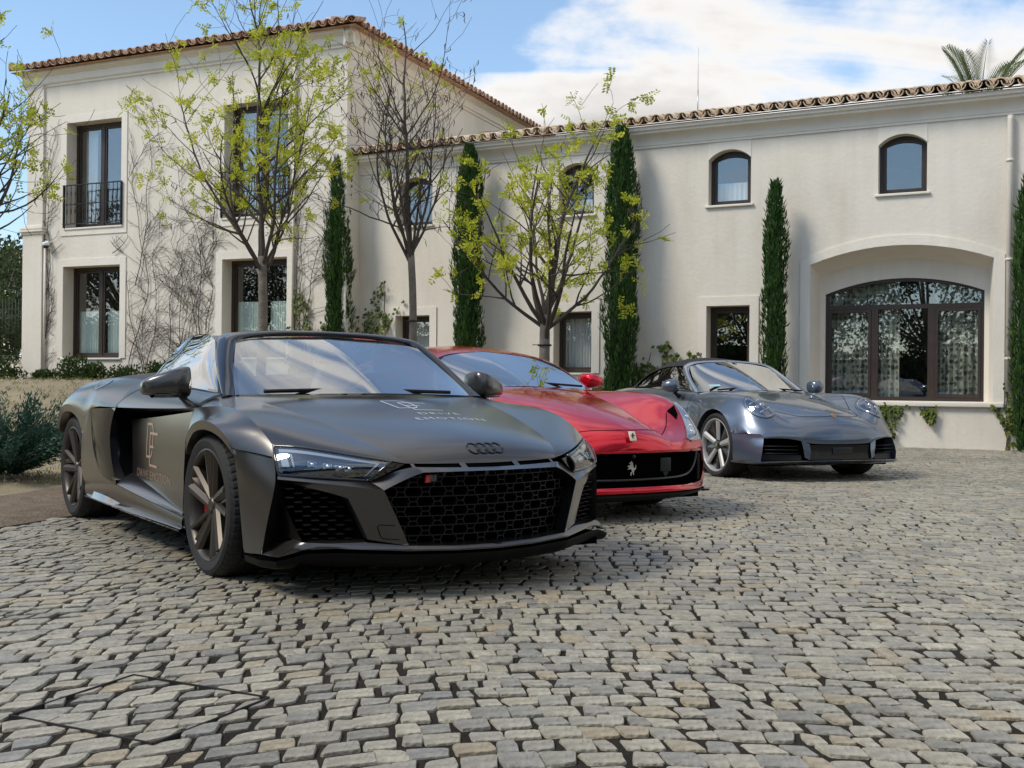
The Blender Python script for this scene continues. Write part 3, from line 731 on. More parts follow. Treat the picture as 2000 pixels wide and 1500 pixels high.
class Leaves:
    def __init__(s): s.v = []; s.f = []; s.t = []
    def quad(s, p, d, n, ln, wd, tone):
        """rhombic leaf from p along d, width axis d x n"""
        d = d.normalized(); sd_ = d.cross(n); sd_ = sd_.normalized() if sd_.length > 1e-5 else d.orthogonal().normalized(); nn = sd_.cross(d)
        k = len(s.v); s.v += [tuple(p), tuple(p + d * ln * .5 + sd_ * wd + nn * ln * .08), tuple(p + d * ln), tuple(p + d * ln * .5 - sd_ * wd + nn * ln * .08)]; s.f.append((k, k + 1, k + 2, k + 3)); s.t += [tone] * 4
    def build(s, name, mat, parent, mesh_only=False):
        me = bpy.data.meshes.new(name); me.from_pydata(s.v, [], s.f); me.materials.append(mat); me.attributes.new('tone', 'FLOAT', 'POINT').data.foreach_set('value', s.t); me.update()
        return me if mesh_only else link(name, me, None, parent)
def rv(): 
    while True:
        v_ = Vector((random.uniform(-1, 1), random.uniform(-1, 1), random.uniform(-1, 1)))
        if .05 < v_.length < 1: return v_.normalized()
def noise1(x, seed): return math.sin(x * 1.7 + seed) * .5 + math.sin(x * 3.1 + seed * 2.3) * .3 + math.sin(x * 7.3 + seed * 1.1) * .2

def locust(name, loc, trunk_h, trunk_r, height, spread, leaf_amt, label, seed, lean=(0, 0), limbs=7, pods=60, low=None, group='young locust trees in front of the house', shape=None, tie=None, ltone=0):
    """young honey locust: short trunk, limbs rising from one fork, sparse fresh leaves"""
    random.seed(seed)
    t = tag(empty(name, loc), label, 'tree', group)
    tr = MB(); top = Vector((lean[0], lean[1], trunk_h))
    pts = [Vector((lean[0] * f + .02 * math.sin(f * 5 + seed), lean[1] * f, trunk_h * f)) for f in np.linspace(0, 1, 9)]
    tr.tube(pts, [trunk_r * (1.25 if i == 0 else 1 - .02 * i) for i in range(9)], 12)
    wood = MB(); lv = Leaves(); pd = MB(); tips = []
    def grow(p, d, ln, r, lvl):
        n = max(4, int(ln / .16)); pts_ = [p.copy()]; q = p.copy(); dd = d.normalized(); rs = [r]
        for i in range(n):
            up = .10 if lvl == 0 else .05
            dd = (dd + rv() * (.13 + .05 * lvl) + Vector((0, 0, up * (1 if lvl < 2 else .6)))).normalized(); q = q + dd * ln / n; pts_.append(q.copy()); rs.append(max(.0032, r * (1 - .78 * (i + 1) / n)))
            if lvl < 3 and i >= (1 if lvl else 2) and random.random() < (.55, .42, .26)[lvl]:
                for _ in range(1 if lvl else random.choice((1, 2))):
                    sd_ = rv(); sd_ = (sd_ - dd * sd_.dot(dd)).normalized(); f = i / n
                    nd = (dd * random.uniform(.55, .95) + sd_ * random.uniform(.65, 1.05) + Vector((0, 0, .05)))
                    grow(q, nd, ln * random.uniform(.32, .58) * (1.05 - .45 * f) + .08, rs[-1] * .6, lvl + 1)
        wood.tube(pts_, rs, 6 if lvl == 0 else (5 if lvl == 1 else 3), False)
        if lvl >= 1:
            for i, q in enumerate(pts_[1:]): tips.append((q, dd, lvl, i == len(pts_) - 2))
        elif ln > 0: tips.append((q, dd, 1, True))
    for k in range(limbs):
        a = 2 * math.pi * (k + random.uniform(-.25, .25)) / limbs
        el = random.uniform(.75, 1.25) if k else 1.5
        d = Vector((math.cos(a) * math.cos(el), math.sin(a) * math.cos(el), math.sin(el)))
        L_ = (height - trunk_h) * random.uniform(.8, 1.02) * (1 if k == 0 else (.62 + .38 * (el - .75) / .5)) if True else 0
        L_ = min(L_, spread / max(.25, math.cos(el)) * random.uniform(.85, 1.1))
        grow(top - Vector((0, 0, random.uniform(0, .35) if k else 0)), d, L_, trunk_r * (.42 if k else .60), 0)
    if low:
        for a, el, L_ in low: grow(top - Vector((0, 0, .2)), Vector((math.cos(a) * math.cos(el), math.sin(a) * math.cos(el), math.sin(el))), L_, trunk_r * .35, 0)
    for q, d, lvl, end in tips:
        if random.random() > leaf_amt * (1.0 if end else .5): continue
        # a tuft: little pinnate sprays
        tone0 = min(1, max(0, random.gauss(.5 + ltone, .2)))
        for _ in range(random.choice((2, 3, 4, 5))):
            ax = (d * .5 + rv() + Vector((0, 0, -.12))).normalized(); ln = random.uniform(.08, .17); nn = rv()
            for j in range(4):
                p = q + ax * ln * (j + .6) / 4; sd_ = ax.cross(nn).normalized()
                for sg in (-1, 1): lv.quad(p, ax * .5 + sd_ * sg + rv() * .25, nn, random.uniform(.038, .065), .014, min(1, max(0, tone0 + random.gauss(0, .15))))
    for _ in range(pods):
        q, d, lvl, end = random.choice(tips); 
        pd.tube([q, q + Vector((random.gauss(0, .015), random.gauss(0, .015), -.05)), q + Vector((random.gauss(0, .03), random.gauss(0, .03), -.11))], [.004, .009, .003], 4, False)
    tr.build('trunk', BARK, t); wood.build('branches', TWIG, t); lv.build('crown', LEAF, t)
    if pods: o = pd.build('seed_pods', POD, t); o['kind'] = 'stuff'
    if tie:
        m = MB(); m.lathe([(trunk_r * 1.02, -.012), (trunk_r * 1.12, -.012), (trunk_r * 1.12, .012), (trunk_r * 1.02, .012)], 14, c=(lean[0] * tie / trunk_h, lean[1] * tie / trunk_h, tie)); m.tube([(lean[0] * tie / trunk_h - trunk_r - .08, 0, tie + .004), (lean[0] * tie / trunk_h, -.01, tie)], .006, 5); m.build('tree_tie', BLACK_T, t)
    return t
BLACK_T = pm('tie_rubber', (.01, .01, .01), .7)
def ray_at(px_, py_, Y):
    """ground position under a picture point at depth Y"""
    u = (px_ - 1000 + .0095 * (py_ - 754)) / 2130; return Vector((u * Y, Y))
p = ray_at(511, 640, 16.6); locust('locust_tree', (p.x, p.y, terrain(p.x, p.y)), 2.85 - terrain(p.x, p.y), .076, 7.4 - terrain(p.x, p.y), 1.75, .34, 'tall young locust tree in bright spring leaf before the two-storey block', 11, limbs=6, low=[(.25, .95, 2.2), (2.9, .9, 2.2)], pods=60)
p = ray_at(812, 640, 17.6); locust('locust_tree', (p.x, p.y, terrain(p.x, p.y)), 3.1 - terrain(p.x, p.y), .068, 6.9 - terrain(p.x, p.y), 1.5, .03, 'nearly bare young locust tree with dark hanging pods before the inner corner', 23, limbs=8, pods=420, lean=(-.10, 0), tie=1.5)
p = ray_at(1052, 690, 14.2); locust('locust_tree', (p.x, p.y, terrain(p.x, p.y)), 1.85 - terrain(p.x, p.y), .080, 4.75 - terrain(p.x, p.y), 1.75, .34, 'wide low-branching young locust tree before the wing, behind the red car', 37, limbs=8, pods=40, lean=(.10, 0), low=[(0.1, .55, 2.0), (3.0, .5, 2.0)], tie=1.45, ltone=-.12)
p = ray_at(-95, 640, 13.0); locust('locust_tree', (p.x, p.y, terrain(p.x, p.y)), 2.2 - terrain(p.x, p.y), .09, 5.3 - terrain(p.x, p.y), 1.5, .22, 'sparse locust tree at the left edge of the photo, only its branches in view', 44, limbs=9, pods=30, ltone=-.1)

def cypress_mesh(h, r, seed, n=5200):
    random.seed(seed); lv = Leaves()
    for i in range(n):
        f = random.random() ** .9; z = h * f
        prof = r * min(1, (.70 + f * 2.5)) * (1 - max(0, (f - .72) / .28) ** 2.0 * .80) * (1 + .16 * noise1(z * 2.2, seed))
        a = random.uniform(0, 2 * math.pi); lump = 1 + .20 * math.sin(a * 3 + z * 2.1 + seed) + .12 * math.sin(a * 7 - z * 4.3)
        rr = prof * lump * (random.uniform(.55, 1.0) ** .5)
        p = Vector((rr * math.cos(a), rr * math.sin(a), z)); outw = Vector((math.cos(a), math.sin(a), 0))
        d = (Vector((0, 0, 1)) * random.uniform(.7, 1.2) + outw * random.uniform(.05, .5) + rv() * .25)
        deep = (rr / max(prof * lump, 1e-3))
        lv.quad(p, d, outw + rv() * .4, random.uniform(.07, .16), random.uniform(.010, .019), min(1, max(0, random.gauss(.45, .24))))
    return lv
wingM = Matrix.Translation((7.5, 16.57, 0)) @ Matrix.Rotation(rad(-26.5), 4, 'Z')
CY = [(-12.02, 5.42, .235, 0, 'dark cypress column in the inner corner of the house', 5), (-9.10, 5.32, .235, 0, 'dark cypress column between the first and second small arched windows of the wing', 6),
      (-6.08, 5.36, .255, 0, 'dark cypress column reaching the eaves between the second and third arched windows', 7), (-3.42, 4.22, .165, 0, 'slim shorter cypress beside the wide arched window', 8), (.33, 4.1, .20, 0, 'cypress cut by the right edge of the photo, beside the down pipe', 9)]
for s_, h, r, _, lab, sd0 in CY:
    q = wingM @ Vector((s_, -.42, 0)); z = terrain(q.x, q.y)
    t = tag(empty('cypress_tree', (q.x, q.y, z)), lab, 'cypress', 'cypresses along the wing wall')
    m = MB(); m.tube([(0, 0, 0), (0, 0, h * .5), (0, 0, h - z - .3)], [.06, .04, .01], 8); m.build('trunk', BARK, t)
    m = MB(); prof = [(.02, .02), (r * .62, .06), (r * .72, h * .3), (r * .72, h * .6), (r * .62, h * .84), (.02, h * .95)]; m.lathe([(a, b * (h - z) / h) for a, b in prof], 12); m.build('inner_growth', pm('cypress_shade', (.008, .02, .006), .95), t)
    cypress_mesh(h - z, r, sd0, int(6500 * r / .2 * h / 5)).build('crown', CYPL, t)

def clump(name, loc, sx, sy, sz, n, mat, label, cat, seed, ln=(.04, .07), wd=.02, group=None, upright=.4, stems=6, hollow=.3, shape=None, rot=0, lobes=5):
    random.seed(seed); t = tag(empty(name, loc, rot), label, cat, group); lv = Leaves(); st = MB()
    L_ = [(Vector((random.uniform(-.6, .6) * sx, random.uniform(-.5, .5) * sy, random.uniform(.25, .75) * sz)), random.uniform(.4, .65)) for _ in range(lobes)]
    for i in range(n):
        c, k = random.choice(L_); d = rv(); rr = random.uniform(hollow, 1) ** .5
        p = c + Vector((d.x * sx * k, d.y * sy * k, d.z * sz * k)) * rr
        if p.z < 0: p.z = random.uniform(0, .1)
        if shape and not shape(p): continue
        lv.quad(p, d * (1 - upright) + Vector((0, 0, upright)) + rv() * .5, d + rv() * .3, random.uniform(*ln), wd * random.uniform(.8, 1.2), min(1, max(0, random.gauss(.5, .25))))
    for c, k in L_: st.tube([(c.x * .2, c.y * .2, 0), (c.x * .6, c.y * .6, c.z * .5), tuple(c)], [.012, .008, .004], 5)
    st.build('stems', TWIG, t); lv.build('foliage', mat, t); return t
# shrubs along the foot of the block
blockM = Matrix.Translation((-3.28, 21.37, 0)) @ Matrix.Rotation(rad(-23.5), 4, 'Z')
LB = ['dark shrub at the outer corner of the tall block', 'low dark shrub under the left ground-floor window', 'taller shrub right of the left ground-floor window sill', 'low dark shrub beside the roadster tail at the wall foot', 'small shrub in the middle of the bed under the creepers', 'shrub at the right end of the bed, mostly behind the roadster']
for i, (s_, w, h) in enumerate(((-8.35, .42, .62), (-7.3, .45, .42), (-6.45, .38, .66), (-5.75, .42, .48), (-5.0, .4, .45), (-4.2, .4, .5))):
    q = blockM @ Vector((s_, -.55, 0)); clump('shrub', (q.x, q.y, terrain(q.x, q.y) - .03), w, .34, h, 1500, SHRL, LB[i], 'shrub', 60 + i, group='shrubs at the foot of the block', ln=(.05, .09), wd=.02)
# bank of soil bed edge
m = MB(); pts = [blockM @ Vector((s_, -1.05, 0)) for s_ in np.linspace(-11, -3, 18)]
m.tube([(p.x, p.y, terrain(p.x, p.y) + .01) for p in pts], .035, 6); tag(m.build('bed_edging', pm('rusty_edging', (.10, .05, .03), .9)), 'dark rusty edging strip along the shrub bed by the tall block', 'edging')
# juniper, lower left
p = ray_at(12, 900, 9.9); z = terrain(p.x, p.y)
random.seed(91); t = tag(empty('juniper', (p.x, p.y, z)), 'spreading blue-green juniper at the left edge behind the roadster', 'juniper'); lv = Leaves(); st = MB()
for k in range(64):
    a = random.uniform(0, 2 * math.pi); el = random.uniform(.15, 1.1); L_ = random.uniform(.45, .88); d = Vector((math.cos(a) * math.cos(el), math.sin(a) * math.cos(el), math.sin(el) * .72)); q = Vector((0, 0, .05)); P = [q.copy()]
    for i in range(9):
        d = (d + rv() * .12 + Vector((0, 0, .03 - .03 * i / 9))).normalized(); q = q + d * L_ / 9; P.append(q.copy())
        for _ in range(30):
            dd = (d + rv() * .7).normalized(); b0 = q + rv() * .055
            lv.quad(b0, dd, rv(), random.uniform(.035, .075), .0065, min(1, max(0, random.gauss(.35 + .3 * i / 9, .15))))
    st.tube(P, [.012 * (1 - i / 11) for i in range(10)], 4, False)
st.build('branches', TWIG, t); lv.build('foliage', JUNL, t)

# ---- sparse grass and pebbles on the gravel bank
random.seed(66); gr = Leaves(); pb = MB()
GRASS = leaf_mat('dry_grass', (.16, .16, .05), (.34, .30, .14), (.24, .23, .09), .3)
STONE = pm('pebble', (.40, .36, .28), .9, var=.4, vscale=30)
for _ in range(2600):
    Y = random.uniform(9.5, 22); p = ray_at(random.uniform(-80, 330), 800, Y); z = terrain(p.x, p.y) - .03
    if p.x > edge_x(p.y) - 1.3: continue
    if random.random() < .45:
        for _k in range(5): gr.quad(Vector((p.x + random.gauss(0, .03), p.y + random.gauss(0, .03), z)), Vector((random.gauss(0, .5), random.gauss(0, .5), 1)), rv(), random.uniform(.03, .08), .005, random.random())
    else:
        r_ = random.uniform(.008, .028); pb.add([(p.x + r_ * a, p.y + r_ * b, z + r_ * c) for a, b, c in ((1, 0, .1), (.3, .9, .1), (-.8, .6, .1), (-.9, -.5, .1), (.2, -1, .1), (.05, .1, .75))], [(0, 1, 5), (1, 2, 5), (2, 3, 5), (3, 4, 5), (4, 0, 5)])
tag(gr.build('grass', GRASS, None), 'thin dry grass on the gravel bank', kind='stuff'); tag(pb.build('pebbles', STONE), 'loose pebbles on the gravel bank', kind='stuff')
# ---- creepers on the block: bare stems fanning over the plaster
random.seed(5)
AVOID = [(a - .18, b_ + .18, 4.1, 6.86) for a, b_ in UPB] + [(a - .20, b_ + .20, 1.36, 3.68) for a, b_ in LOB]
def blocked(x, z): return any(a < x < b_ and c < z < d for a, b_, c, d in AVOID) or x > -.03 or x < -8.45 or z > 7.5
def creeper(x0, z0, h, lean, spread, label, seed, dens=1.0, side_l=.7):
    random.seed(seed); base = blockM @ Vector((x0, -.03, 0)); t = tag(empty('creeper', (base.x, base.y, z0), rad(-23.5)), label, 'creeper', 'bare creepers on the tall block'); st = MB(); br = MB()
    def grow(x, z, a, ln, r, lvl):
        n = max(3, int(ln / .07)); P = [(x, z)]; 
        for i in range(n):
            a += random.gauss(0, .24 if lvl else .10) + (.06 * (math.pi / 2 - a) if lvl == 0 else -.01 * math.copysign(1, math.cos(a)) * lvl)
            nx, nz = x + math.cos(a) * ln / n, z + math.sin(a) * ln / n
            if blocked(nx + x0, nz + z0):
                if lvl: break
                a = math.pi - a if abs(math.cos(a)) > .05 else a + random.choice((-.3, .3))
                nx = x + math.cos(a) * ln / n
                if blocked(nx + x0, nz + z0): nx = x + random.uniform(-.02, .02)
                if blocked(nx + x0, nz + z0): break
            x, z = nx, nz; P.append((x, z))
            if lvl < 3 and random.random() < (.62, .42, .22)[lvl] * dens:
                sg = random.choice((-1, 1)); grow(x, z, (math.pi / 2 - sg * random.uniform(.45, 1.15)) if lvl == 0 else a + sg * random.uniform(.4, .9), ln * random.uniform(.22, .4) if lvl else side_l * random.uniform(.5, 1.25), r * .58, lvl + 1)
        if len(P) > 1:
            (st if lvl == 0 else br).tube([(px_, -.004 - r * .6, pz) for px_, pz in P], [max(.0042, r * (1 - .6 * i / len(P))) for i in range(len(P))], 5 if lvl == 0 else 3, False)
    for k in range(spread): grow(0, 0, math.pi / 2 + lean + (k - (spread - 1) / 2) * .28, h * random.uniform(.8, 1), .0105, 0)
    st.build('stem', CREEP, t)
    if br.v: br.build('branches', CREEP, t)['kind'] = 'stuff'
CR = [(-7.85, .95, 6.6, .02, 1, 'tall bare creeper up the left corner by the camera', .75), (-5.42, 1.0, 6.4, -.02, 1, 'tall feathery bare creeper climbing between the two window columns beside the left windows', .6),
      (-5.0, 1.0, 2.9, -.05, 2, 'dense bare creeper spreading right of the lower left window', .8), (-4.3, 1.0, 3.0, .0, 2, 'dense bare creeper in the middle of the lower wall', .85), (-3.75, 1.0, 3.4, -.15, 2, 'bare creeper leaning towards the lower right window', .8), (-3.35, 1.0, 3.8, .05, 1, 'bare creeper hugging the left side of the lower right window', .7),
      (-.95, 1.0, 3.9, .02, 2, 'bare creeper between the right windows and the inner corner', .6), (-.45, 1.0, 3.6, .05, 1, 'bare creeper on the last strip of wall by the inner corner', .5), (-8.2, .9, 2.6, .0, 1, 'short bare creeper on the outer corner pilaster', .6), (-5.6, 3.72, .5, .9, 1, 'small creeper shoot between the upper and lower left windows', .5), (-3.2, 3.9, 1.6, .1, 1, 'creeper shoot left of the upper right window', .6), (-7.65, 3.78, .4, -1.0, 1, 'creeper shoot across the band below the left balcony', .5), (-1.15, 3.75, 1.5, .05, 1, 'creeper shoot right of the upper right window', .45), (-4.0, 1.0, 3.6, .12, 1, 'thin creeper reaching highest in the middle of the wall', .75), (-5.9, 3.72, .6, -1.2, 1, 'short creeper above the lower left window', .45), (-8.05, .9, 5.2, .04, 1, 'long creeper between the corner pilaster and the left windows', .6), (-5.25, 3.0, 3.6, -.06, 1, 'second creeper high beside the left balcony', .6), (-3.5, 1.0, 4.6, .0, 1, 'long creeper left of the right window column', .55), (-.7, 1.0, 5.0, .0, 1, 'long thin creeper near the inner corner', .5)]
for i, (x0, z0, h, ln_, sp_, lab, sl) in enumerate(CR): creeper(x0, z0, h, ln_, sp_, lab, 200 + i, .55, sl * 1.4)

# ---- ivy and young bushes against the wing and block
def ivy(M_, s0, z0, outline, n, label, seed, ln=(.06, .10), wd=.034, thick=.12):
    """leaves hugging a wall inside an outline (s,z) polygon"""
    random.seed(seed); b0 = M_ @ Vector((s0, 0, 0)); rz = M_.to_euler().z; t = tag(empty('ivy', (b0.x, b0.y, z0), rz), label, 'ivy', 'green ivy on the house walls'); lv = Leaves(); st = MB()
    P = [(a - s0, b - z0) for a, b in outline]; x0, x1 = min(p[0] for p in P), max(p[0] for p in P); y0, y1 = min(p[1] for p in P), max(p[1] for p in P)
    def ins(x, y):
        c = False
        for (a, b), (d, e) in zip(P, P[1:] + P[:1]):
            if (b > y) != (e > y) and x < (d - a) * (y - b) / (e - b) + a: c = not c
        return c
    k = 0
    while k < n:
        x, y = random.uniform(x0, x1), random.uniform(y0, y1)
        if not ins(x + .05 * noise1(y * 9, seed), y + .05 * noise1(x * 9, seed + 2)): k += .2; continue
        if noise1(x * 5 + y * 3, seed) + noise1(y * 6 - x * 2, seed + 4) < -.35: k += .3; continue
        k += 1
        lv.quad(Vector((x, -.01 - random.random() * thick, y)), Vector((random.gauss(0, .6), -.35, -.8 + random.gauss(0, .5))), Vector((0, -1, .2)) + rv() * .5, random.uniform(*ln), wd * random.uniform(.7, 1.1), min(1, max(0, random.gauss(.5, .28))))
    for _ in range(7):
        x = random.uniform(x0, x1); Q = [(x, -.012, y0)]
        for i in range(7): Q.append((Q[-1][0] + random.gauss(0, .05), -.012, y0 + (y1 - y0) * (i + 1) / 7 * random.uniform(.8, 1)))
        Q = [q for q in Q if ins(q[0], q[2])] 
        if len(Q) > 1: st.tube(Q, .006, 4, False)
    if st.v: st.build('stems', CREEP, t)
    lv.build('foliage', IVYL, t)
ivy(blockM, -1.0, .9, [(-1.32, .9), (-1.25, 2.3), (-1.05, 2.85), (-.85, 2.6), (-.75, 1.9), (-.4, 2.2), (-.25, 1.6), (-.1, .9)], 900, 'green ivy mound right of the lower right window of the block', 301)
ivy(wingM, -11.3, .6, [(-12.0, .6), (-11.9, 2.2), (-11.5, 2.55), (-11.35, 3.0), (-11.2, 2.9), (-11.15, 2.35), (-10.75, 2.55), (-11.05, 2.1), (-11.12, .6)], 800, 'green ivy between the inner corner cypress and the first ground-floor window', 302)
ivy(wingM, -5.3, .4, [(-5.95, .4), (-5.9, 1.35), (-5.6, 1.6), (-5.35, 1.75), (-5.2, 1.55), (-5.1, 1.3), (-4.95, 1.6), (-4.8, 1.7), (-4.72, 1.2), (-4.7, .4)], 900, 'green ivy left of the third ground-floor window, above the silver-blue car', 303)
ivy(wingM, -2.2, .3, [(-2.3, .68), (-1.5, .70), (-1.48, .55), (-1.6, .48), (-1.55, .22), (-1.65, .12), (-1.72, .4), (-1.85, .3), (-1.95, .42), (-2.1, .2), (-2.3, .3)], 420, 'ivy hanging below the sill of the wide arched window', 304, (.05, .08), .028, .10)
ivy(wingM, -1.2, .4, [(-1.40, .70), (-.98, .70), (-.98, .5), (-1.08, .36), (-1.15, .52), (-1.3, .6)], 170, 'small ivy tuft under the middle of the wide sill', 305, (.05, .08), .028, .10)
ivy(wingM, -.1, .4, [(-.42, .70), (.12, .72), (.14, .45), (.02, .25), (-.1, .5), (-.3, .62)], 160, 'ivy at the right end of the wide sill by the cypress', 306, (.05, .08), .028, .10)
ivy(wingM, .1, 0, [(0, .0), (.02, 1.5), (.1, 2.1), (.14, 1.2), (.3, .0)], 260, 'ivy climbing the foot of the down pipe beside the right cypress', 307, (.05, .08), .028, .10)
ivy(wingM, -6.5, .4, [(-6.75, .4), (-6.72, 1.05), (-6.5, 1.2), (-6.35, .9), (-6.3, .4)], 200, 'ivy tuft under the second ground-floor window by the cypress', 308)

# ---- palm behind the wing roof
def palm(M_, s_, y_, z_, h, label):
    b0 = M_ @ Vector((s_, y_, 0)); t = tag(empty('palm_tree', (b0.x, b0.y, 0)), label, 'palm tree'); random.seed(17)
    m = MB(); m.tube([(0, 0, -.1), (0, 0, h * .5), (0, 0, h)], [.28, .24, .26], 14); m.build('trunk', BARK, t)
    FR = leaf_mat('palm_leaf', (.10, .15, .06), (.26, .30, .14), (.17, .21, .09), .25)
    for k in range(26):
        a = 2 * math.pi * k / 26 + random.uniform(-.1, .1); el = random.uniform(.35, 1.35); fr = Leaves(); P = []
        d = Vector((math.cos(a) * math.cos(el), math.sin(a) * math.cos(el), math.sin(el))); q = Vector((0, 0, h)); L_ = random.uniform(1.7, 2.2)
        for i in range(18):
            d = (d + Vector((0, 0, -.028 - .010 * i * .3))).normalized(); q = q + d * L_ / 18; P.append(q.copy())
            sd_ = d.cross(Vector((0, 0, 1))).normalized(); ln = .42 * math.sin(math.pi * (i + 1.5) / 20) + .05
            for sg in (-1, 1):
                for u_ in (0, .5): fr.quad(q + d * (L_ / 18) * u_, d * .75 + sd_ * sg * .75 + Vector((0, 0, .30)), Vector((0, 0, 1)), ln, .014, random.random())
        rb = MB(); rb.tube(P, [.02 * (1 - i / 20) for i in range(18)], 4, False)
        me = fr.build('frond', FR, t, True)
        o = link('frond', me, None, t); rb.build('rib', FR, o)
palm(wingM, -.85, 7.2, 0, 6.45, 'palm crown rising behind the tiled roof of the wing')

# ---- far left: low wall, railing, trees
def bush_tree(name, loc, h, r, n, mat, label, seed, group, trunk=.14, cat='tree'):
    random.seed(seed); t = tag(empty(name, loc), label, cat, group); lv = Leaves(); st = MB()
    st.tube([(0, 0, -.1), (.05, 0, h * .25), (0, .05, h * .5)], [trunk, trunk * .8, trunk * .5], 8)
    L_ = []
    for k in range(26):
        d = rv(); c = Vector((d.x * r * .72, d.y * r * .72, h * .62 + d.z * h * .30)); L_.append((c, random.uniform(.22, .40) * r)); st.tube([(0, 0, h * .35), tuple(c * .6 + Vector((0, 0, h * .15))), tuple(c)], [trunk * .4, trunk * .2, .01], 5, False)
    for i in range(n):
        c, k = random.choice(L_); d = rv(); p = c + d * k * random.uniform(.5, 1) ** .5
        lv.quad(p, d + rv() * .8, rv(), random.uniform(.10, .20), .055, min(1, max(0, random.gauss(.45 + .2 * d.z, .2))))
    st.build('trunk', BARK, t); lv.build('crown', mat, t); return t
for i, (px_, Y, h, r, lab) in enumerate(((-10, 36, 5.2, 3.0, 'dark evergreen oak beyond the railing at the far left'), (30, 44, 5.6, 2.8, 'second evergreen oak showing past the corner of the tall block'))):
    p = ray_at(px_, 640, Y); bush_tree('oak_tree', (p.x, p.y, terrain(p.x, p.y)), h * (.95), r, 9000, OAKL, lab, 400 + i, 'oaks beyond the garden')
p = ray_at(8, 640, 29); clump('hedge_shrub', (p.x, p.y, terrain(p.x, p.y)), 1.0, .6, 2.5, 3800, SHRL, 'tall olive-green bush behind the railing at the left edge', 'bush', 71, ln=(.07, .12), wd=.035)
p0, p1 = ray_at(-60, 640, 27.3), ray_at(40, 640, 26.2); d = (p1 - p0); 
fz = terrain(p0.x, p0.y)
gw = empty('garden_wall', (p0.x, p0.y, fz), math.atan2(d.y, d.x)); tag(gw, 'low rendered garden wall at the far left edge', 'wall')
m = MB(); m.box((0, 0, -.2), (d.length, .2, .62)); m.build('wall', PLASTER, gw); m = MB(); m.bevbox((-.02, -.03, .621), (d.length + .02, .23, .68), .01); m.build('coping', TRIM, gw)
rl = empty('railing', (p0.x, p0.y, fz + .68), math.atan2(d.y, d.x)); tag(rl, 'thin iron railing on the low garden wall at the left edge', 'railing')
for z in (.12, 1.25): m = MB(); m.box((0, .09, z), (d.length, .11, z + .02)); m.build('rail', IRON, rl)
bm_ = MB(); bm_.tube([(0, .1, 0), (0, .1, 1.5)], .008, 6); bme = bm_.mesh('bar', IRON)
for i in range(int(d.length / .13)): link('bar', bme, None, rl, (i * .13 + .05, 0, 0))
# ---- trees across the yard, behind the camera: the panes mirror them
protos = []
for i, (x, y, h, r, lab) in enumerate(((-10, -9, 7.5, 3.8, 'evergreen oak across the yard, mirrored in the left windows'), (-1, -14, 7.0, 3.6, 'evergreen oak across the yard, mirrored in the small wing windows'), (7.5, -9, 8.0, 3.4, 'broad evergreen oak across the yard, mirrored in the wide arched window'),
        (13.5, -3, 8.5, 3.4, 'evergreen oak right of the yard, mirrored in the wide arched window'), (-16, -2, 7.0, 3.6, 'evergreen oak left of the yard, mirrored in the roadster flank'), (-6, -18, 8.5, 4.0, 'tall oak in the second row across the yard'), (3, -19, 8.5, 4.0, 'tall oak behind the camera, mirrored between the nearer oaks'), (-18, -13, 9, 4.2, 'oak in the far left corner across the yard'), (17, -12, 9, 4.2, 'oak in the far right corner across the yard'), (-17, 7, 6.5, 3.2, 'oak on the slope left of the roadster, outside the frame'), (-24, 17, 6.5, 3.2, 'oak on the slope left of the tall block, mirrored in its ground-floor window'), (-27, 11, 7.5, 3.6, 'oak farther up the left slope, outside the frame'), (-23, 4, 7, 3.6, 'oak between the left slope and the yard corner'))):
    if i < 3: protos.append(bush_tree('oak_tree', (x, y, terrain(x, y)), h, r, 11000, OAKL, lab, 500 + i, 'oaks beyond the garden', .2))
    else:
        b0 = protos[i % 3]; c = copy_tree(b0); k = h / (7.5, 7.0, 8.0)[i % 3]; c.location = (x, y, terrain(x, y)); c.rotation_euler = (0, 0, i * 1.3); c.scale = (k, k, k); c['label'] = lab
HB = pm('hedge_shade', (.012, .022, .008), .95)
def added_hedge(x0, y0, x1, y1, h, w, label, seed, n):  # unseen, added so the panes mirror something dark low down and curtains show
    random.seed(seed); d = Vector((x1 - x0, y1 - y0)); L_ = d.length; t = tag(empty('added_hedge', (x0, y0, min(terrain(x0, y0), terrain(x1, y1))), math.atan2(d.y, d.x)), label, 'added_hedge', 'hedges added out of view to darken window reflections')
    m_ = MB(); m_.box((0, -w * .4, 0), (L_, w * .4, h * .9)); m_.build('inner_growth', HB, t); lv = Leaves()
    for _ in range(n):
        x = random.uniform(0, L_); f = random.choice((-1, 1, 0)); hh = h * (1 + .12 * noise1(x * .9, seed))
        p = Vector((x, f * w * .5 + random.gauss(0, .06), random.uniform(.05, hh))) if f else Vector((x, random.uniform(-w * .5, w * .5), hh + random.gauss(0, .08)))
        lv.quad(p, rv() + Vector((0, f * .5, .2)), rv(), random.uniform(.12, .22), .06, min(1, max(0, random.gauss(.45, .22))))
    lv.build('foliage', OAKL, t)
added_hedge(-20, -11.5, 20, -10.5, 2.6, 1.6, 'long leafy screen added behind the camera to darken window reflections', 81, 14000)
added_hedge(-21, -10, -27, 20, 2.6, 1.6, 'unseen leafy screen added on the left slope to darken window reflections', 82, 11000)
added_hedge(20, -10, 19, 8, 2.6, 1.6, 'unseen leafy screen added right of the yard to darken window reflections', 83, 7000)
random.seed(3)
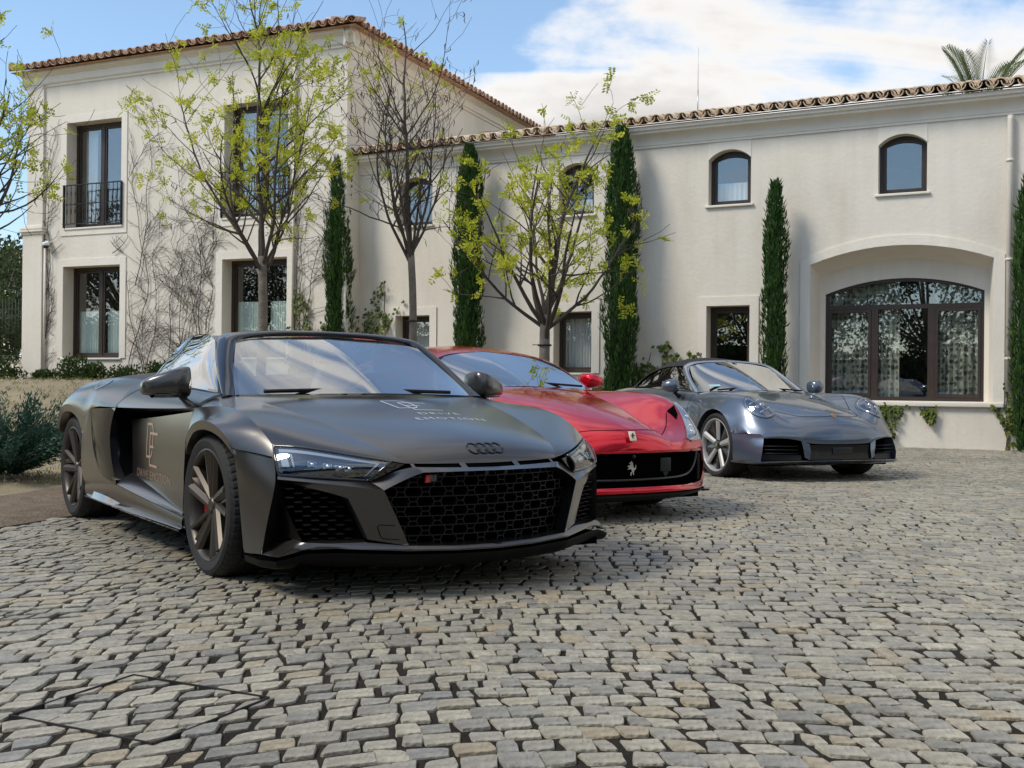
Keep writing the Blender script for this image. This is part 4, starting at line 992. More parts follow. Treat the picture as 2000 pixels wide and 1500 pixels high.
# ------------------------------------------------------------------ cars: shared pieces
RUBBER = pm('tyre_rubber', (.012, .012, .012), .75, bump=.15, bscale=200)
BLACK = pm('black_plastic', (.008, .008, .009), .5, spec=.25)
PIANO = pm('gloss_black', (.006, .006, .007), .06, coat=1)
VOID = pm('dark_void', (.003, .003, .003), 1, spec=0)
SEAM = pm('panel_gap', (.004, .004, .004), 1, spec=0)
CHROME = pm('chrome', (.75, .76, .78), .12, metal=1)
DISC = pm('brake_disc', (.30, .29, .28), .35, metal=1)
REDC = pm('red_caliper', (.35, .012, .012), .35, coat=.6)
CARGLASS = glass('car_glass', (.42, .50, .50), 1.5, 0, 2.6, .36)
SIDEGLASS = glass('side_glass', (.70, .80, .78), 1.5, 0, 2.6, .28)
LENS = glass('lamp_lens', (.80, .86, .92), 1.5, 0, 1.6, .14)
LEATHER = pm('grey_leather', (.20, .20, .195), .6, bump=.2, bscale=60)
DARKLEATHER = pm('dark_leather', (.03, .03, .032), .6, bump=.2, bscale=60)
BLACKMETAL = pm('black_emblem', (.006, .007, .009), .3, spec=.35)
LAMPIN = pm('lamp_sky_blue', (.020, .045, .095), .2, metal=.6)  # sky mirrored in the lamps is painted in as a blue base colour
DRL = pm('lamp_light_guide', (.45, .48, .52), .5)
def side(w, s): return [(x, -y if s < 0 else y, z) for x, y, z in w]
def sgrid(G, s):
    G = np.array(G, float).copy(); G[..., 1] *= s; return G        # s=-1: car's right
def sym(name, patches, mat, parent, sharp=28, merge=2e-4, both=False, subs=None):
    """patches are half-car grids with y>0; one object per side, or one object for both"""
    res = []
    if both:
        m = MB()
        for G in patches:
            for s in (-1, 1): m.grid(sgrid(G, s), flip=(s > 0))
        res.append(m.build(name, mat, parent, merge, sharp))
    else:
        for s in (-1, 1):
            m = MB()
            for G in patches: m.grid(sgrid(G, s), flip=(s > 0))
            res.append(m.build(name, mat, parent, merge, sharp))
    return res
def bvh_of(objs):
    V, F = [], []
    for o in objs:
        k = len(V); V += [v.co.copy() for v in o.data.vertices]; F += [[i + k for i in p.vertices] for p in o.data.polygons]
    return BVHTree.FromPolygons(V, F)
def drape_pt(bvh, p, d, off=.0025):
    h = bvh.ray_cast(Vector(p), Vector(d))
    if h[0] is None:
        q = bvh.find_nearest(Vector(p) + Vector(d).normalized() * (Vector(p).dot(-Vector(d).normalized()) - .9))
        return q[0] - Vector(d).normalized() * off
    return h[0] - Vector(d).normalized() * off
def strip_on(bvh, pts, d, width, n=24, off=.0015, mb=None, thick=0):
    """ribbon laid on a surface along the polyline pts (dropped along d)"""
    P = [drape_pt(bvh, p, d, off) for p in catmull(pts, n)]
    D = Vector(d).normalized(); rows = [[], []]
    for i, p in enumerate(P):
        t = (P[min(i + 1, n - 1)] - P[max(i - 1, 0)]).normalized(); s_ = t.cross(D).normalized() * width / 2
        rows[0].append(drape_pt(bvh, p + s_ - D * .2, d, off)); rows[1].append(drape_pt(bvh, p - s_ - D * .2, d, off))
    mb = mb or MB(); mb.grid(np.array([[tuple(q) for q in r] for r in rows])); return mb
def stroke(mb, pts, w):
    """flat polyline of width w in a plane (u,v): returns quads"""
    for a, b in zip(pts, pts[1:]):
        a, b = Vector(a), Vector(b); t = (b - a).normalized(); n_ = Vector((-t.y, t.x)) * w / 2
        k = max(1, int((b - a).length / .02)); a = a - t * w * .3; b = b + t * w * .3
        for i in range(k):
            p, q = a.lerp(b, i / k), a.lerp(b, (i + 1) / k)
            mb.add([(*(p - n_), 0), (*(q - n_), 0), (*(q + n_), 0), (*(p + n_), 0)], [(0, 1, 2, 3)])
def tyre(name, R, rr, w, parent, y_out, s):
    """y_out: plane of the outer sidewall in wheel space (outer = -y for s=-1)"""
    n = 216; m = MB(); V = []
    hw = w / 2
    prof = [(rr - .004, -hw + .012), (rr + .012, -hw + .004), (rr + .03, -hw - .002), (rr + (R - rr) * .55, -hw - .006), (R - .022, -hw + .002), (R - .008, -hw + .018), (R - .001, -hw + .040), (R, -hw + .072), (R - .007, -hw + .074), (R - .007, -hw + .082), (R, -hw + .084),
            (R, -.006), (R - .007, -.004), (R - .007, .004), (R, .006), (R, hw - .084), (R - .007, hw - .082), (R - .007, hw - .074), (R, hw - .072), (R - .001, hw - .040), (R - .008, hw - .018), (R - .022, hw - .002), (R - .05, hw + .004), (rr, hw - .01)]
    for i in range(n):
        a = 2 * math.pi * i / n; cut = (i % 4 == 0)
        for j, (r, y) in enumerate(prof):
            if cut and j in (5, 6, 7, 18, 19, 20): r -= .0045
            V.append((r * math.cos(a + (y * .5 if j > 4 else 0)), y * (1 if s < 0 else -1), r * math.sin(a + (y * .5 if j > 4 else 0))))
    k = len(prof); F = []
    for i in range(n):
        for j in range(k - 1):
            a, b = i * k + j, ((i + 1) % n) * k + j; F.append((a, b, b + 1, a + 1))
    m.add(V, F, True)
    # raised rings on the sidewall
    return m.build(name, RUBBER, parent, sharp=14)
def rim_barrel(rr, w, parent, mat, lip=.012, s=-1):
    m = MB(); hw = w / 2; sg = 1 if s < 0 else -1
    prof = [(rr + .010, -hw + .004), (rr + .012, -hw - .004), (rr + .002, -hw - .007), (rr - lip, -hw + .002), (rr - lip - .006, -hw + .02), (rr - .03, hw * .2), (rr - .035, hw - .02), (rr, hw)]
    m.lathe([(r, y * sg) for r, y in prof], 72, 'y'); return m.build('rim', mat, parent, sharp=40)
def brake(parent, R, cal_mat, s, cal_ang=200, yo=.045):
    sg = 1 if s < 0 else -1
    m = MB(); m.lathe([(.09, sg * yo), (R, sg * yo), (R, sg * (yo + .03)), (.09, sg * (yo + .03))], 56, 'y'); d = m.build('brake_disc', DISC, parent, sharp=40)
    m = MB(); n = 8; V = []
    for i in range(n + 1):
        a = rad(cal_ang - 32 + 64 * i / n)
        for r, y in ((R * .68, yo - .035), (R + .02, yo - .035), (R + .02, yo + .06), (R * .68, yo + .06)): V.append((r * math.cos(a), sg * y, r * math.sin(a)))
    F = [(i * 4 + j, i * 4 + (j + 1) % 4, (i + 1) * 4 + (j + 1) % 4, (i + 1) * 4 + j) for i in range(n) for j in range(4)] + [(0, 1, 2, 3), tuple(n * 4 + j for j in range(4))]
    m.add(V, F); m.build('caliper', cal_mat, parent, sharp=30)
def blade(mb, r0, a0, r1, a1, w0, w1, y0, y1, th, sg, ridge=.006, bow=0):
    """spoke between polar points; y = depth of the front face at hub / rim (negative = outwards)"""
    p0 = Vector((r0 * math.cos(a0), r0 * math.sin(a0))); p1 = Vector((r1 * math.cos(a1), r1 * math.sin(a1)))
    t = (p1 - p0).normalized(); n_ = Vector((-t.y, t.x)); V = []; k = 5
    for i in range(k):
        f = i / (k - 1); c = p0.lerp(p1, f) + n_ * bow * math.sin(math.pi * f); w = w0 + (w1 - w0) * f; y = y0 + (y1 - y0) * f
        for o_, dy in ((-w, .012), (-w * .35, -ridge), (w * .55, -ridge * .4), (w, .012), (w * .7, th), (-w * .7, th)):
            q = c + n_ * o_; V.append((q.x, sg * (y + dy), q.y))
    F = [(i * 6 + j, i * 6 + (j + 1) % 6, (i + 1) * 6 + (j + 1) % 6, (i + 1) * 6 + j) for i in range(k - 1) for j in range(6)] + [tuple(range(6)), tuple((k - 1) * 6 + j for j in range(6))]
    mb.add(V, F, False)
def loft_sections(secs, n=20):
    """closed sections (lists of 3-D control points around) lofted: returns grid"""
    R = []
    for sc in secs:
        P = np.array(sc, float); k = len(P); P = np.vstack([P, P[:3]]); out_ = []
        for t in np.linspace(0, k, n, endpoint=True):
            i = int(min(t, k - 1e-6)); f = t - i
            a, b, c, d = P[i % k], P[(i + 1) % k], P[(i + 2) % k], P[(i + 3) % k]
            out_.append(((1 - f) ** 3 * a + (3 * f ** 3 - 6 * f * f + 4) * b + (-3 * f ** 3 + 3 * f * f + 3 * f + 1) * c + f ** 3 * d) / 6)
        R.append(out_)
    return np.array(R)
def ell(c, ax, rz, tilt=0, n=8, plane='xz', sq=1.0):
    o_ = []
    for i in range(n):
        a = 2 * math.pi * i / n; u, v_ = ax * math.copysign(abs(math.cos(a)) ** sq, math.cos(a)) * 1.22, rz * math.copysign(abs(math.sin(a)) ** sq, math.sin(a)) * 1.22
        u, v_ = u * math.cos(tilt) - v_ * math.sin(tilt), u * math.sin(tilt) + v_ * math.cos(tilt)
        o_.append((c[0] + u, c[1], c[2] + v_) if plane == 'xz' else (c[0], c[1] + u, c[2] + v_))
    return o_
def seat(parent, x, y, z, mat, w=.25, h=.62, headrest=True):
    st = empty('seat', (x, y, z), 0, parent)
    secs = [ell((-.10 + .0, 0, .02), .07, .02, plane='xz')]
    m = MB(); G = loft_sections([[(a + hx, b, c) for a, b, c in ell((0, 0, 0), .001, .001)] for hx in (0,)] * 2)
    m = MB(); rows = []
    for f, wf, tf in ((0, .8, .8), (.1, .98, 1), (.35, 1, 1), (.6, .96, .95), (.8, .78, .85), (.92, .6, .75), (1, .45, .5)):
        zz = f * h; xx = -.24 * f
        rows.append([(xx + tx * .075 * tf, wy * w * wf, zz) for tx, wy in ((1, -.55), (1.25, -.9), (.6, -1.05), (-.8, -.9), (-1, 0), (-.8, .9), (.6, 1.05), (1.25, .9), (1, .55), (.8, 0))])
    m.grid(loft_sections(rows, 30)); m.build('backrest', mat, st)
    m = MB(); m.bevbox((-.05, -w, -.08), (.5, w, .06), .04); m.build('cushion', mat, st, sharp=40)
    if headrest:
        m = MB(); rows = []
        for f, k in ((0, .5), (.15, .9), (.5, 1), (.85, .85), (1, .45)):
            zz = h + f * .17 - .01; rows.append([(-.25 + tx * .055 * k - .02 * f, wy * .135 * k, zz) for tx, wy in ((1, -.6), (.4, -1), (-.7, -.9), (-1, 0), (-.7, .9), (.4, 1), (1, .6), (1.1, 0))])
        m.grid(loft_sections(rows, 24)); m.build('headrest', mat, st)
    return st
def steering_wheel(parent, loc, mat):
    w_ = empty('steering_wheel', loc, 0, parent); w_.rotation_euler = (0, rad(-68), 0)
    m = MB(); m.tube([(.185 * math.cos(a), .185 * math.sin(a), 0) for a in np.linspace(0, 2 * math.pi, 33)], .017, 8, False); m.build('grip', mat, w_)
    m = MB(); m.lathe([(0, .03), (.07, .025), (.085, 0), (.07, -.04)], 20)
    for a in (0, 90, 180): m.tube([(0, 0, 0), (.18 * math.sin(rad(a - 90)) , .18 * math.cos(rad(a - 90)), 0)], .018, 6)
    m.build('hub', mat, w_)
    return w_
def arch_row(top, cx, cz, R, w_arch, z_end, n, w_lift=0):
    """lower edge of a fender below the curve top: follows the wheel arch, else stays at z_end"""
    T = crv(top, n) if not isinstance(top, np.ndarray) else top; out_ = []
    for x, w, z in T:
        d = abs(x - cx)
        if d < R:
            za = cz + math.sqrt(R * R - d * d); k = 1 - ss(R * .75, R * 1.02, d); out_.append((x, w_arch if d < R * .93 else w_arch - .02 * (d - R * .93) / (R * .07), max(za, z_end)))
        else: out_.append((x, w + (w_arch - .02 - w) * (1 - ss(R, R + .18, d)), z_end))
    return ('a', np.array(out_))
def ring_poly(c, r, n=40): return [(c[0] + r * math.cos(2 * math.pi * i / n), c[1] + r * math.sin(2 * math.pi * i / n)) for i in range(n)]
# ------------------------------------------------------------------ dark grey roadster
SATIN = pm('satin_grey_paint', (.066, .060, .055), .33, metal=.85, coat=1, coat_r=.19)
RIMG = pm('bronze_grey_rim', (.085, .073, .062), .40, metal=.8)
TH = .6055
r8 = tag(empty('roadster', (-.680, 5.677, 0), TH - math.pi / 2), 'satin dark grey open roadster with bronze lettering on its door and four-ring emblem, nearest car', 'car')
# --- bonnet
B_ = [(.97, .40, .580), (.945, .43, .612), (.80, .49, .657), (.474, .55, .742), (.104, .62, .812), (-.24, .70, .852)]
r0 = [(1.01, 0, .573), (.995, 0, .628), (.87, 0, .690), (.55, 0, .762), (.1, 0, .832), (-.10, 0, .860)]
r1 = [(1.005, .2, .574), (.99, .2, .626), (.86, .21, .688), (.55, .23, .760), (.1, .26, .830), (-.11, .28, .860)]
r2 = [(.985, .34, .577), (.968, .36, .617), (.83, .40, .672), (.52, .45, .744), (.1, .53, .818), (-.19, .58, .857)]
C_ = [(.616, .850, .652), (.58, .853, .675), (.50, .862, .722), (.355, .866, .775), (.10, .855, .822), (-.27, .893, .790)]
t1 = [(.93, .56, .612), (.885, .57, .634), (.76, .605, .668), (.46, .66, .750), (.09, .71, .826), (-.26, .76, .852)]
t2 = [(.78, .70, .640), (.745, .71, .657), (.64, .735, .690), (.42, .775, .760), (.08, .80, .834), (-.27, .83, .838)]
hood = patch([r0, r1, r2, B_], 40, 18); ftop = patch([B_, t1, t2, C_], 40, 16)
f1_ = [(.64, .857, .625), (.578, .880, .650), (.465, .915, .702), (.31, .932, .762), (.06, .928, .792), (-.30, .905, .725)]
lip_o = [(.415, .950, .628), (.365, .958, .668), (.29, .966, .708), (.18, .970, .735), (.05, .970, .740), (-.08, .965, .718), (-.18, .952, .683), (-.27, .936, .642), (-.33, .918, .60)]
bot = ('p', [(.665, .862, .598), (.54, .905, .613)] + [tuple(p) for p in catmull(lip_o, 40)])
fside = patch([C_, f1_, bot], 48, 12)
lip_i = [(.455, .950, .585), (.375, .955, .628), (.285, .960, .668), (.175, .963, .692), (.05, .963, .698), (-.08, .958, .680), (-.175, .946, .645), (-.265, .930, .603), (-.325, .914, .56)]
lip_in = [(x, w - .07, z - .012) for x, w, z in lip_i]
LIPA = patch([('x', lip_o), ('x', lip_i)], 36, 3); LIPB = patch([('x', lip_i), ('x', lip_in)], 36, 3)
rstrip = patch([('p', [(-.33, .918, .60), (-.375, .91, .45), (-.39, .905, .30), (-.375, .90, .18)]), ('p', [(-.352, .911, .63), (-.395, .905, .45), (-.41, .90, .30), (-.40, .90, .18)])], 10, 3)
rstrip2 = patch([('p', [(-.33, .918, .60), (-.375, .91, .45), (-.39, .905, .30), (-.375, .90, .18)]), ('p', [(-.34, .80, .60), (-.385, .80, .45), (-.40, .80, .30), (-.385, .80, .18)])], 10, 3)
bon = sym('bonnet', [hood], SATIN, r8, both=True)[0]
fen = sym('front_fender', [ftop, fside, LIPA, LIPB, rstrip, rstrip2], SATIN, r8, sharp=33)
# --- front bumper, side cheeks and face
Ec = [(.665, .862, .598), (.700, .863, .530), (.708, .876, .455), (.675, .899, .310), (.648, .905, .190)]
arcf = [(.415, .952, .626), (.470, .951, .530), (.490, .946, .400), (.492, .935, .280), (.480, .920, .178)]
mid1 = [(.55, .915, .612), (.585, .918, .530), (.600, .918, .430), (.585, .918, .300), (.570, .912, .184)]
cheek = patch([arcf, [(.5, .94, .62), (.53, .942, .53), (.55, .938, .42), (.54, .93, .29), (.53, .918, .18)], [(.61, .888, .604), (.655, .89, .53), (.668, .898, .43), (.63, .91, .30), (.61, .91, .188)], Ec], 22, 10)
cheek_in = patch([('p', [tuple(p) for p in crv(Ec, 12)]), ('p', [(x - .05, w - .075, z + .0) for x, w, z in crv(Ec, 12)])], 22, 3)
arc_in = patch([('p', [tuple(p) for p in crv(arcf, 12)]), ('p', [(x + .01, w - .10, z) for x, w, z in crv(arcf, 12)])], 16, 3)
hlb = [(.708, .862, .524), (.80, .76, .521), (.88, .645, .514), (.925, .545, .505)]
crs = [(.713, .864, .511), (.82, .752, .502), (.92, .625, .488), (.998, .510, .472)]
itp = [(.675, .845, .500), (.78, .765, .478), (.865, .690, .462), (.905, .630, .435)]
F1 = patch([hlb, crs], 18, 3); F2 = patch([crs, itp], 18, 4)
dia = [(.925, .545, .505), (.96, .48, .535), (.995, .42, .562), (1.015, .375, .566)]
gra = [(.998, .510, .472), (1.02, .455, .503), (1.042, .40, .532), (1.052, .35, .545)]
F3 = patch([dia, [(.968, .525, .492), (.995, .465, .522), (1.022, .41, .551), (1.037, .362, .559)], gra], 14, 4)
tfa = [(1.015, .375, .566), (1.040, .26, .561), (1.052, .12, .559), (1.055, 0, .558)]
tfb = [(1.052, .35, .545), (1.078, .24, .546), (1.090, .12, .546), (1.093, 0, .546)]
F4 = patch([tfa, tfb], 14, 3); F4b = patch([tfb, [(x - .05, w, z - .004) for x, w, z in tfb]], 14, 2)
ga = [(.998, .510, .472), (1.015, .475, .390), (1.030, .440, .310), (1.040, .412, .238)]
ia = [(.905, .630, .435), (.915, .600, .375), (.926, .575, .320), (.936, .552, .262)]
F5 = patch([ga, [(.9515, .570, .4535), (.978, .535, .385), (.993, .500, .312), (1.0, .472, .248)], ia], 16, 5)
F5b = patch([ia, [(x - .16, w - .03, z) for x, w, z in ia]], 12, 2); F5c = patch([ga, [(x - .07, w - .005, z) for x, w, z in ga]], 12, 2)
F3c = patch([gra, [(x - .06, w - .01, z - .004) for x, w, z in gra]], 12, 2)
F2b = patch([itp, [(x - .15, w - .02, z + .005) for x, w, z in itp]], 14, 2)
lpu = [(.802, .792, .250), (.86, .700, .246), (.936, .552, .250), (1.040, .412, .238), (1.078, .20, .229), (1.088, 0, .227)]
lpl = [(.765, .880, .190), (.818, .780, .220), (.88, .680, .226), (1.048, .420, .217), (1.090, .20, .209), (1.102, 0, .206)]
F6 = patch([('p', lpu), ('p', [(a[0] * .5 + b[0] * .5 + .012, (a[1] + b[1]) / 2, (a[2] + b[2]) / 2) for a, b in zip(lpu, lpl)]), ('p', lpl)], 30, 4)
shelf = patch([('p', lpu[:3]), ('p', [(x - .16, w - .02, z + .012) for x, w, z in lpu[:3]])], 12, 2)
gshelf = patch([('p', lpu[3:]), ('p', [(x - .07, w, z + .006) for x, w, z in lpu[3:]])], 12, 2)
ledge = patch([('p', [(.648, .905, .190), (.70, .885, .186), (.765, .880, .190), (.802, .792, .250)]), ('p', [(.652, .892, .205), (.70, .868, .202), (.775, .845, .212), (.800, .800, .252)]), ('p', [(.60, .84, .225), (.66, .83, .235), (.72, .81, .25), (.74, .79, .262)])], 16, 4)
fin = patch([('p', [(.722, .858, .440), (.748, .836, .380), (.775, .812, .315), (.804, .790, .250)]), ('p', [(.712, .840, .430), (.725, .822, .375), (.738, .806, .315), (.752, .795, .255)]), ('p', [(.65, .822, .425), (.655, .815, .37), (.66, .806, .31), (.665, .80, .255)])], 12, 5)
fin2 = patch([('p', [(.722, .858, .440), (.748, .836, .380), (.775, .812, .315), (.804, .790, .250)]), ('p', [(.716, .846, .434), (.742, .818, .378), (.770, .795, .315), (.800, .775, .250)]), ('p', [(.60, .80, .43), (.61, .79, .37), (.62, .78, .31), (.63, .77, .25)])], 12, 4)
sym('intake_lining', [cheek_in, F4b, F5b, F5c, F3c, F2b], BLACK, r8, both=True)
bum = sym('front_bumper', [cheek, arc_in, F1, F2, F3, F4, F5, F6, shelf, gshelf, ledge, fin, fin2], SATIN, r8, sharp=30, both=True)[0]
# slots under the bonnet edge
m = MB()
for a, b in ((-.36, -.15), (-.12, .13), (.16, .36)):
    m.add([(1.02 - .25 * a * a, a, .560), (1.02 - .25 * b * b, b, .560), (1.005 - .25 * b * b, b, .574), (1.005 - .25 * a * a, a, .574)], [(0, 1, 2, 3)])
m.build('air_slots', VOID, r8)
m = MB(); G = np.array([[(1.012 - .25 * y * y + dx, y, z) for y in np.linspace(-.375, .375, 20)] for dx, z in ((.028, .5595), (-.012, .579))])
for (a, b) in ((-.375, -.36), (-.15, -.12), (.13, .16), (.36, .375)):
    m.grid(np.array([[(1.016 - .25 * y * y + dx, y, z) for y in (a, b)] for dx, z in ((.026, .5585), (-.006, .578))]))
m.build('slot_bridge', SATIN, r8)
# splitter
sp = [(.48, .918, .168), (.66, .918, .168), (.775, .890, .174), (.826, .785, .205), (.89, .685, .210), (1.046, .425, .203), (1.088, .20, .196), (1.100, 0, .193)]
SA = patch([('p', sp), ('p', [(x + .002, w - .002, z - .015) for x, w, z in sp]), ('p', [(x - .012, w - .010, z - .035) for x, w, z in sp]), ('p', [(x - .05, w - .03, .125) for x, w, z in sp]), ('p', [(x - .30, w * .9, .122) for x, w, z in sp])], 40, 8)
sym('front_splitter', [SA], pm('splitter_black', (.004, .004, .0045), .5, spec=.12), r8, both=True, sharp=35)
m = MB(); m.box((-3.3, -.80, .13), (.80, .80, .19)); m.box((-3.1, -.62, .19), (.55, .62, .56)); m.box((.40, -.84, .19), (.62, .84, .55)); m.box((.6, -.55, .2), (.86, .55, .56)); m.box((-2.05, -.80, .19), (-.46, .80, .62)); m.build('underbody', VOID, r8)
# intake meshes
def dashes(parent, y0, y1, z0, z1, xf, n_rows, pitch, mat, name, inside, dx=.02):
    m_ = MB(); 
    for r in range(n_rows):
        z = z0 + (z1 - z0) * (r + .5) / n_rows; y = y0 + (pitch / 2 if r % 2 else 0)
        while y < y1:
            if inside(y, z) and inside(y + pitch * .5, z): m_.box((min(xf(y), xf(y + pitch * .5)) - dx, y, z - .0025), (max(xf(y), xf(y + pitch * .5)), y + pitch * .5, z + .0025))
            y += pitch
    if m_.v: m_.build(name, mat, parent)
GRILLE = pm('grille_black', (.007, .007, .008), .38)
for s in (-1, 1):
    m = MB(); m.add([(.62, s * .86, .52), (.62, s * .86, .2), (.88, s * .50, .2), (.88, s * .5, .52)], [(0, 1, 2, 3)]); m.build('intake_back', VOID, r8)
    ins = lambda y, z: .57 < abs(y) < .83 and z < .50 - (.83 - abs(y)) * .30 and z > .258 and abs(y) > .545 + (.45 - z) * -.1 + (z - .25) * .45 and abs(y) < .80 + (z - .25) * .25
    y0, y1 = (.5, .86) if s > 0 else (-.86, -.5)
    dashes(r8, y0, y1, .25, .50, lambda y: .70 + (.86 - abs(y)) * .55, 13, .062, GRILLE, 'intake_grille', ins)
# single-frame grille: honeycomb
gx = lambda y: 1.045 - .42 * y * y
def ghalf(z): return .41 + (.505 - .41) * (z - .236) / (.472 - .236) if z < .472 else .505 - (.505 - .345) * (z - .472) / (.546 - .472)
m = MB(); hp, vp = .104, .0415; th = .0034
def bar(m_, a, b, d=.030):
    a = Vector(a); b = Vector(b); t = (b - a); L_ = t.length
    if L_ < 1e-5: return
    n_ = Vector((-t.y, t.x)).normalized() * th / 2
    pa, pb = a, b; xs_a, xs_b = gx(a.x), gx(b.x)
    V = []
    for q, xx in ((pa, xs_a), (pb, xs_b)):
        for sg_, dx in ((-1, 0), (1, 0), (1, -d), (-1, -d)): V.append((xx + dx, q.x + n_.x * sg_, q.y + n_.y * sg_))
    m_.add(V, [(0, 1, 5, 4), (1, 2, 6, 5), (2, 3, 7, 6), (3, 0, 4, 7), (0, 3, 2, 1), (4, 5, 6, 7)])
def clipb(a, b):
    pts = [Vector(a).lerp(Vector(b), t) for t in np.linspace(0, 1, 7)]; ok = [abs(p.x) < ghalf(p.y) - .003 and .232 < p.y < .549 for p in pts]
    if not any(ok): return None
    i0 = ok.index(True); i1 = 6 - ok[::-1].index(True); return pts[i0], pts[i1]
for r in range(-1, 9):
    z = .250 + r * vp
    for c in range(-7, 8):
        y = c * hp + (hp / 2 if r % 2 else 0)
        w1, w2 = .030, .052 - .008; hh = vp
        P = [(y - w1 + .0, z - hh * .5), (y + w1, z - hh * .5), (y + w2 - .006, z), (y + w1, z + hh * .5), (y - w1, z + hh * .5), (y - w2 + .006, z)]
        for k in range(6):
            e_ = clipb(P[k], P[(k + 1) % 6])
            if e_: bar(m, *e_)
        e_ = clipb((y + w2 - .006, z), (y + hp - w2 + .006, z))
        if e_: bar(m, *e_)
m.build('grille', GRILLE, r8)
m = MB(); m.add([(.94, -.52, .56), (.94, .52, .56), (.94, .45, .22), (.94, -.45, .22)], [(0, 1, 2, 3)]); m.build('grille_back', VOID, r8)
# badge on the grille
bd = empty('grille_badge', (gx(-.30) + .006, -.30, .515), 0, r8); bd.rotation_euler = (0, 0, .24)
m = MB(); m.prism([(0, -.030, -.016), (0, .0, -.016), (0, .005, .016), (0, -.025, .016)], (.008, 0, 0)); m.build('red_field', pm('badge_red', (.6, .01, .02), .25, coat=1), bd)
m = MB(); m.prism([(0, .001, -.016), (0, .055, -.016), (0, .060, .016), (0, .006, .016)], (.006, 0, 0)); m.build('dark_field', BLACKMETAL, bd)
me = text_mesh('R8', .034, bold=.0012); me.materials.append(pm('badge_letters', (.16, .16, .18), .3, metal=1)); o = link('lettering', me, None, bd, (.0095, .014, 0)); o.rotation_euler = (rad(90), 0, rad(90))
# four rings
em = empty('ring_emblem', (0, 0, 0), 0, r8); bvb = bvh_of([bon])
for i in range(4):
    yc = (i - 1.5) * .0425; m = MB()
    pts = []
    for a in np.linspace(0, 2 * math.pi, 37):
        y_, z_ = yc + .0285 * math.cos(a) + .02, .634 + .0205 * math.sin(a)
        pts.append(drape_pt(bvb, (1.4, y_, z_ - .0), (-1, 0, -.0), .002))
    m.tube(pts, .0042, 6, False); m.build('ring', BLACKMETAL, em)
# headlights
for s in (-1, 1):
    hl = empty('headlight', (0, 0, 0), 0, r8)
    top = [(.622, .846, .646), (.70, .795, .650), (.80, .70, .632), (.93, .56, .606), (.985, .47, .590)]
    btm = [(.712, .858, .530), (.78, .785, .526), (.84, .71, .522), (.895, .615, .514), (.925, .548, .510)]
    mid = [((a[0] + b[0]) / 2 + .034, (a[1] + b[1]) / 2 + .016, (a[2] + b[2]) / 2) for a, b in zip(top, btm)]
    G = sgrid(patch([top, mid, btm], 24, 10), s)
    m = MB(); m.grid(G, flip=s > 0); m.build('lens', LENS, hl)
    # housing: bowl behind the lens
    cen = G.reshape(-1, 3).mean(0); back = G.copy(); back[..., 0] -= .07; back = cen + (back - cen) * np.array([1, .96, .86]) ; back[..., 0] -= .0
    m = MB(); m.grid(back); per = lambda g: np.concatenate([g[0], g[1:, -1], g[-1, ::-1][1:], g[::-1, 0][1:]])
    m.grid(np.array([per(G) * [1, 1, 1] - [.006, 0, 0], per(back)])); m.build('housing', LAMPIN, hl, sharp=30)
    # light guides: along the top and down the outer end
    def inner(u, v_, d): 
        i, j = v_ * (G.shape[0] - 1), u * (G.shape[1] - 1); return Vector(G[int(round(i)), int(round(j))]) - Vector((d, 0, 0))
    m = MB(); Gd = patch([top, mid, btm], 61, 41); Gd = sgrid(Gd, s); Gd[..., 0] -= .012
    def band(u0, u1, v0, v1): m.grid(Gd[int(v0 * 40):int(v1 * 40) + 1, int(u0 * 60):int(u1 * 60) + 1])
    band(.05, .95, .10, .20); band(.05, .13, .23, .72); band(.15, .17, .26, .70); band(.945, .965, .20, .85)
    m.build('light_guide', DRL, hl)
    m = MB()
    for u in (.40, .55, .68, .80):
        p = inner(u, .6, .045); m.bevbox((p.x - .02, p.y - .022, p.z - .013), (p.x + .012, p.y + .022, p.z + .013), .004)
        m.lathe([(0, .015), (.009, .012), (.011, 0)], 12, 'x', c=(p.x + .012, p.y, p.z))
    m.build('led_module', CHROME, hl)
    m = MB(); e_ = per(G); m.tube([tuple(p) for p in e_] + [tuple(e_[0])], .006, 6, False); m.build('seal', PIANO, hl)
    # black corner between lamp and grille frame
    m = MB(); m.grid(sgrid(patch([[(.985, .47, .588), (.955, .508, .552), (.925, .548, .509)], [(1.004, .418, .578), (.975, .47, .545), (.93, .540, .507)]], 6, 3), s)); m.build('corner_trim', PIANO, hl)
# --- door, channel and shoulder
belt = [(-.24, .775, .862), (-.6, .775, .880), (-1.0, .772, .902), (-1.55, .765, .930)]
shl = [(-.27, .893, .790), (-.6, .915, .780), (-1.05, .925, .772), (-1.55, .935, .767)]
mid = [(-.26, .845, .838), (-.6, .862, .842), (-1.05, .87, .852), (-1.55, .875, .862)]
SH = patch([belt, mid, [(-.27, .885, .806), (-.6, .905, .80), (-1.05, .915, .798), (-1.55, .922, .80)], shl], 28, 10)
shi = [(-.29, .882, .778), (-.6, .865, .762), (-1.05, .83, .748), (-1.55, .79, .735)]
SHI = patch([shl, shi], 24, 3)
dtop = [(-.30, .892, .772), (-.65, .885, .745), (-1.1, .862, .716), (-1.57, .835, .692)]
dt2 = [(x, w - .07, z + .012) for x, w, z in dtop]
DT = patch([dt2, [(x, w - .012, z + .008) for x, w, z in dtop], dtop], 24, 4)
d1 = [(-.35, .905, .63), (-.7, .898, .60), (-1.1, .875, .58), (-1.53, .842, .56)]
d2 = [(-.395, .905, .45), (-.7, .893, .44), (-1.1, .868, .44), (-1.50, .845, .44)]
dcr = [(-.405, .902, .258), (-.7, .885, .298), (-1.1, .870, .345), (-1.48, .853, .384)]
DM = patch([dtop, d1, d2, [(x, w + .002, z + .015) for x, w, z in dcr], dcr], 28, 16)
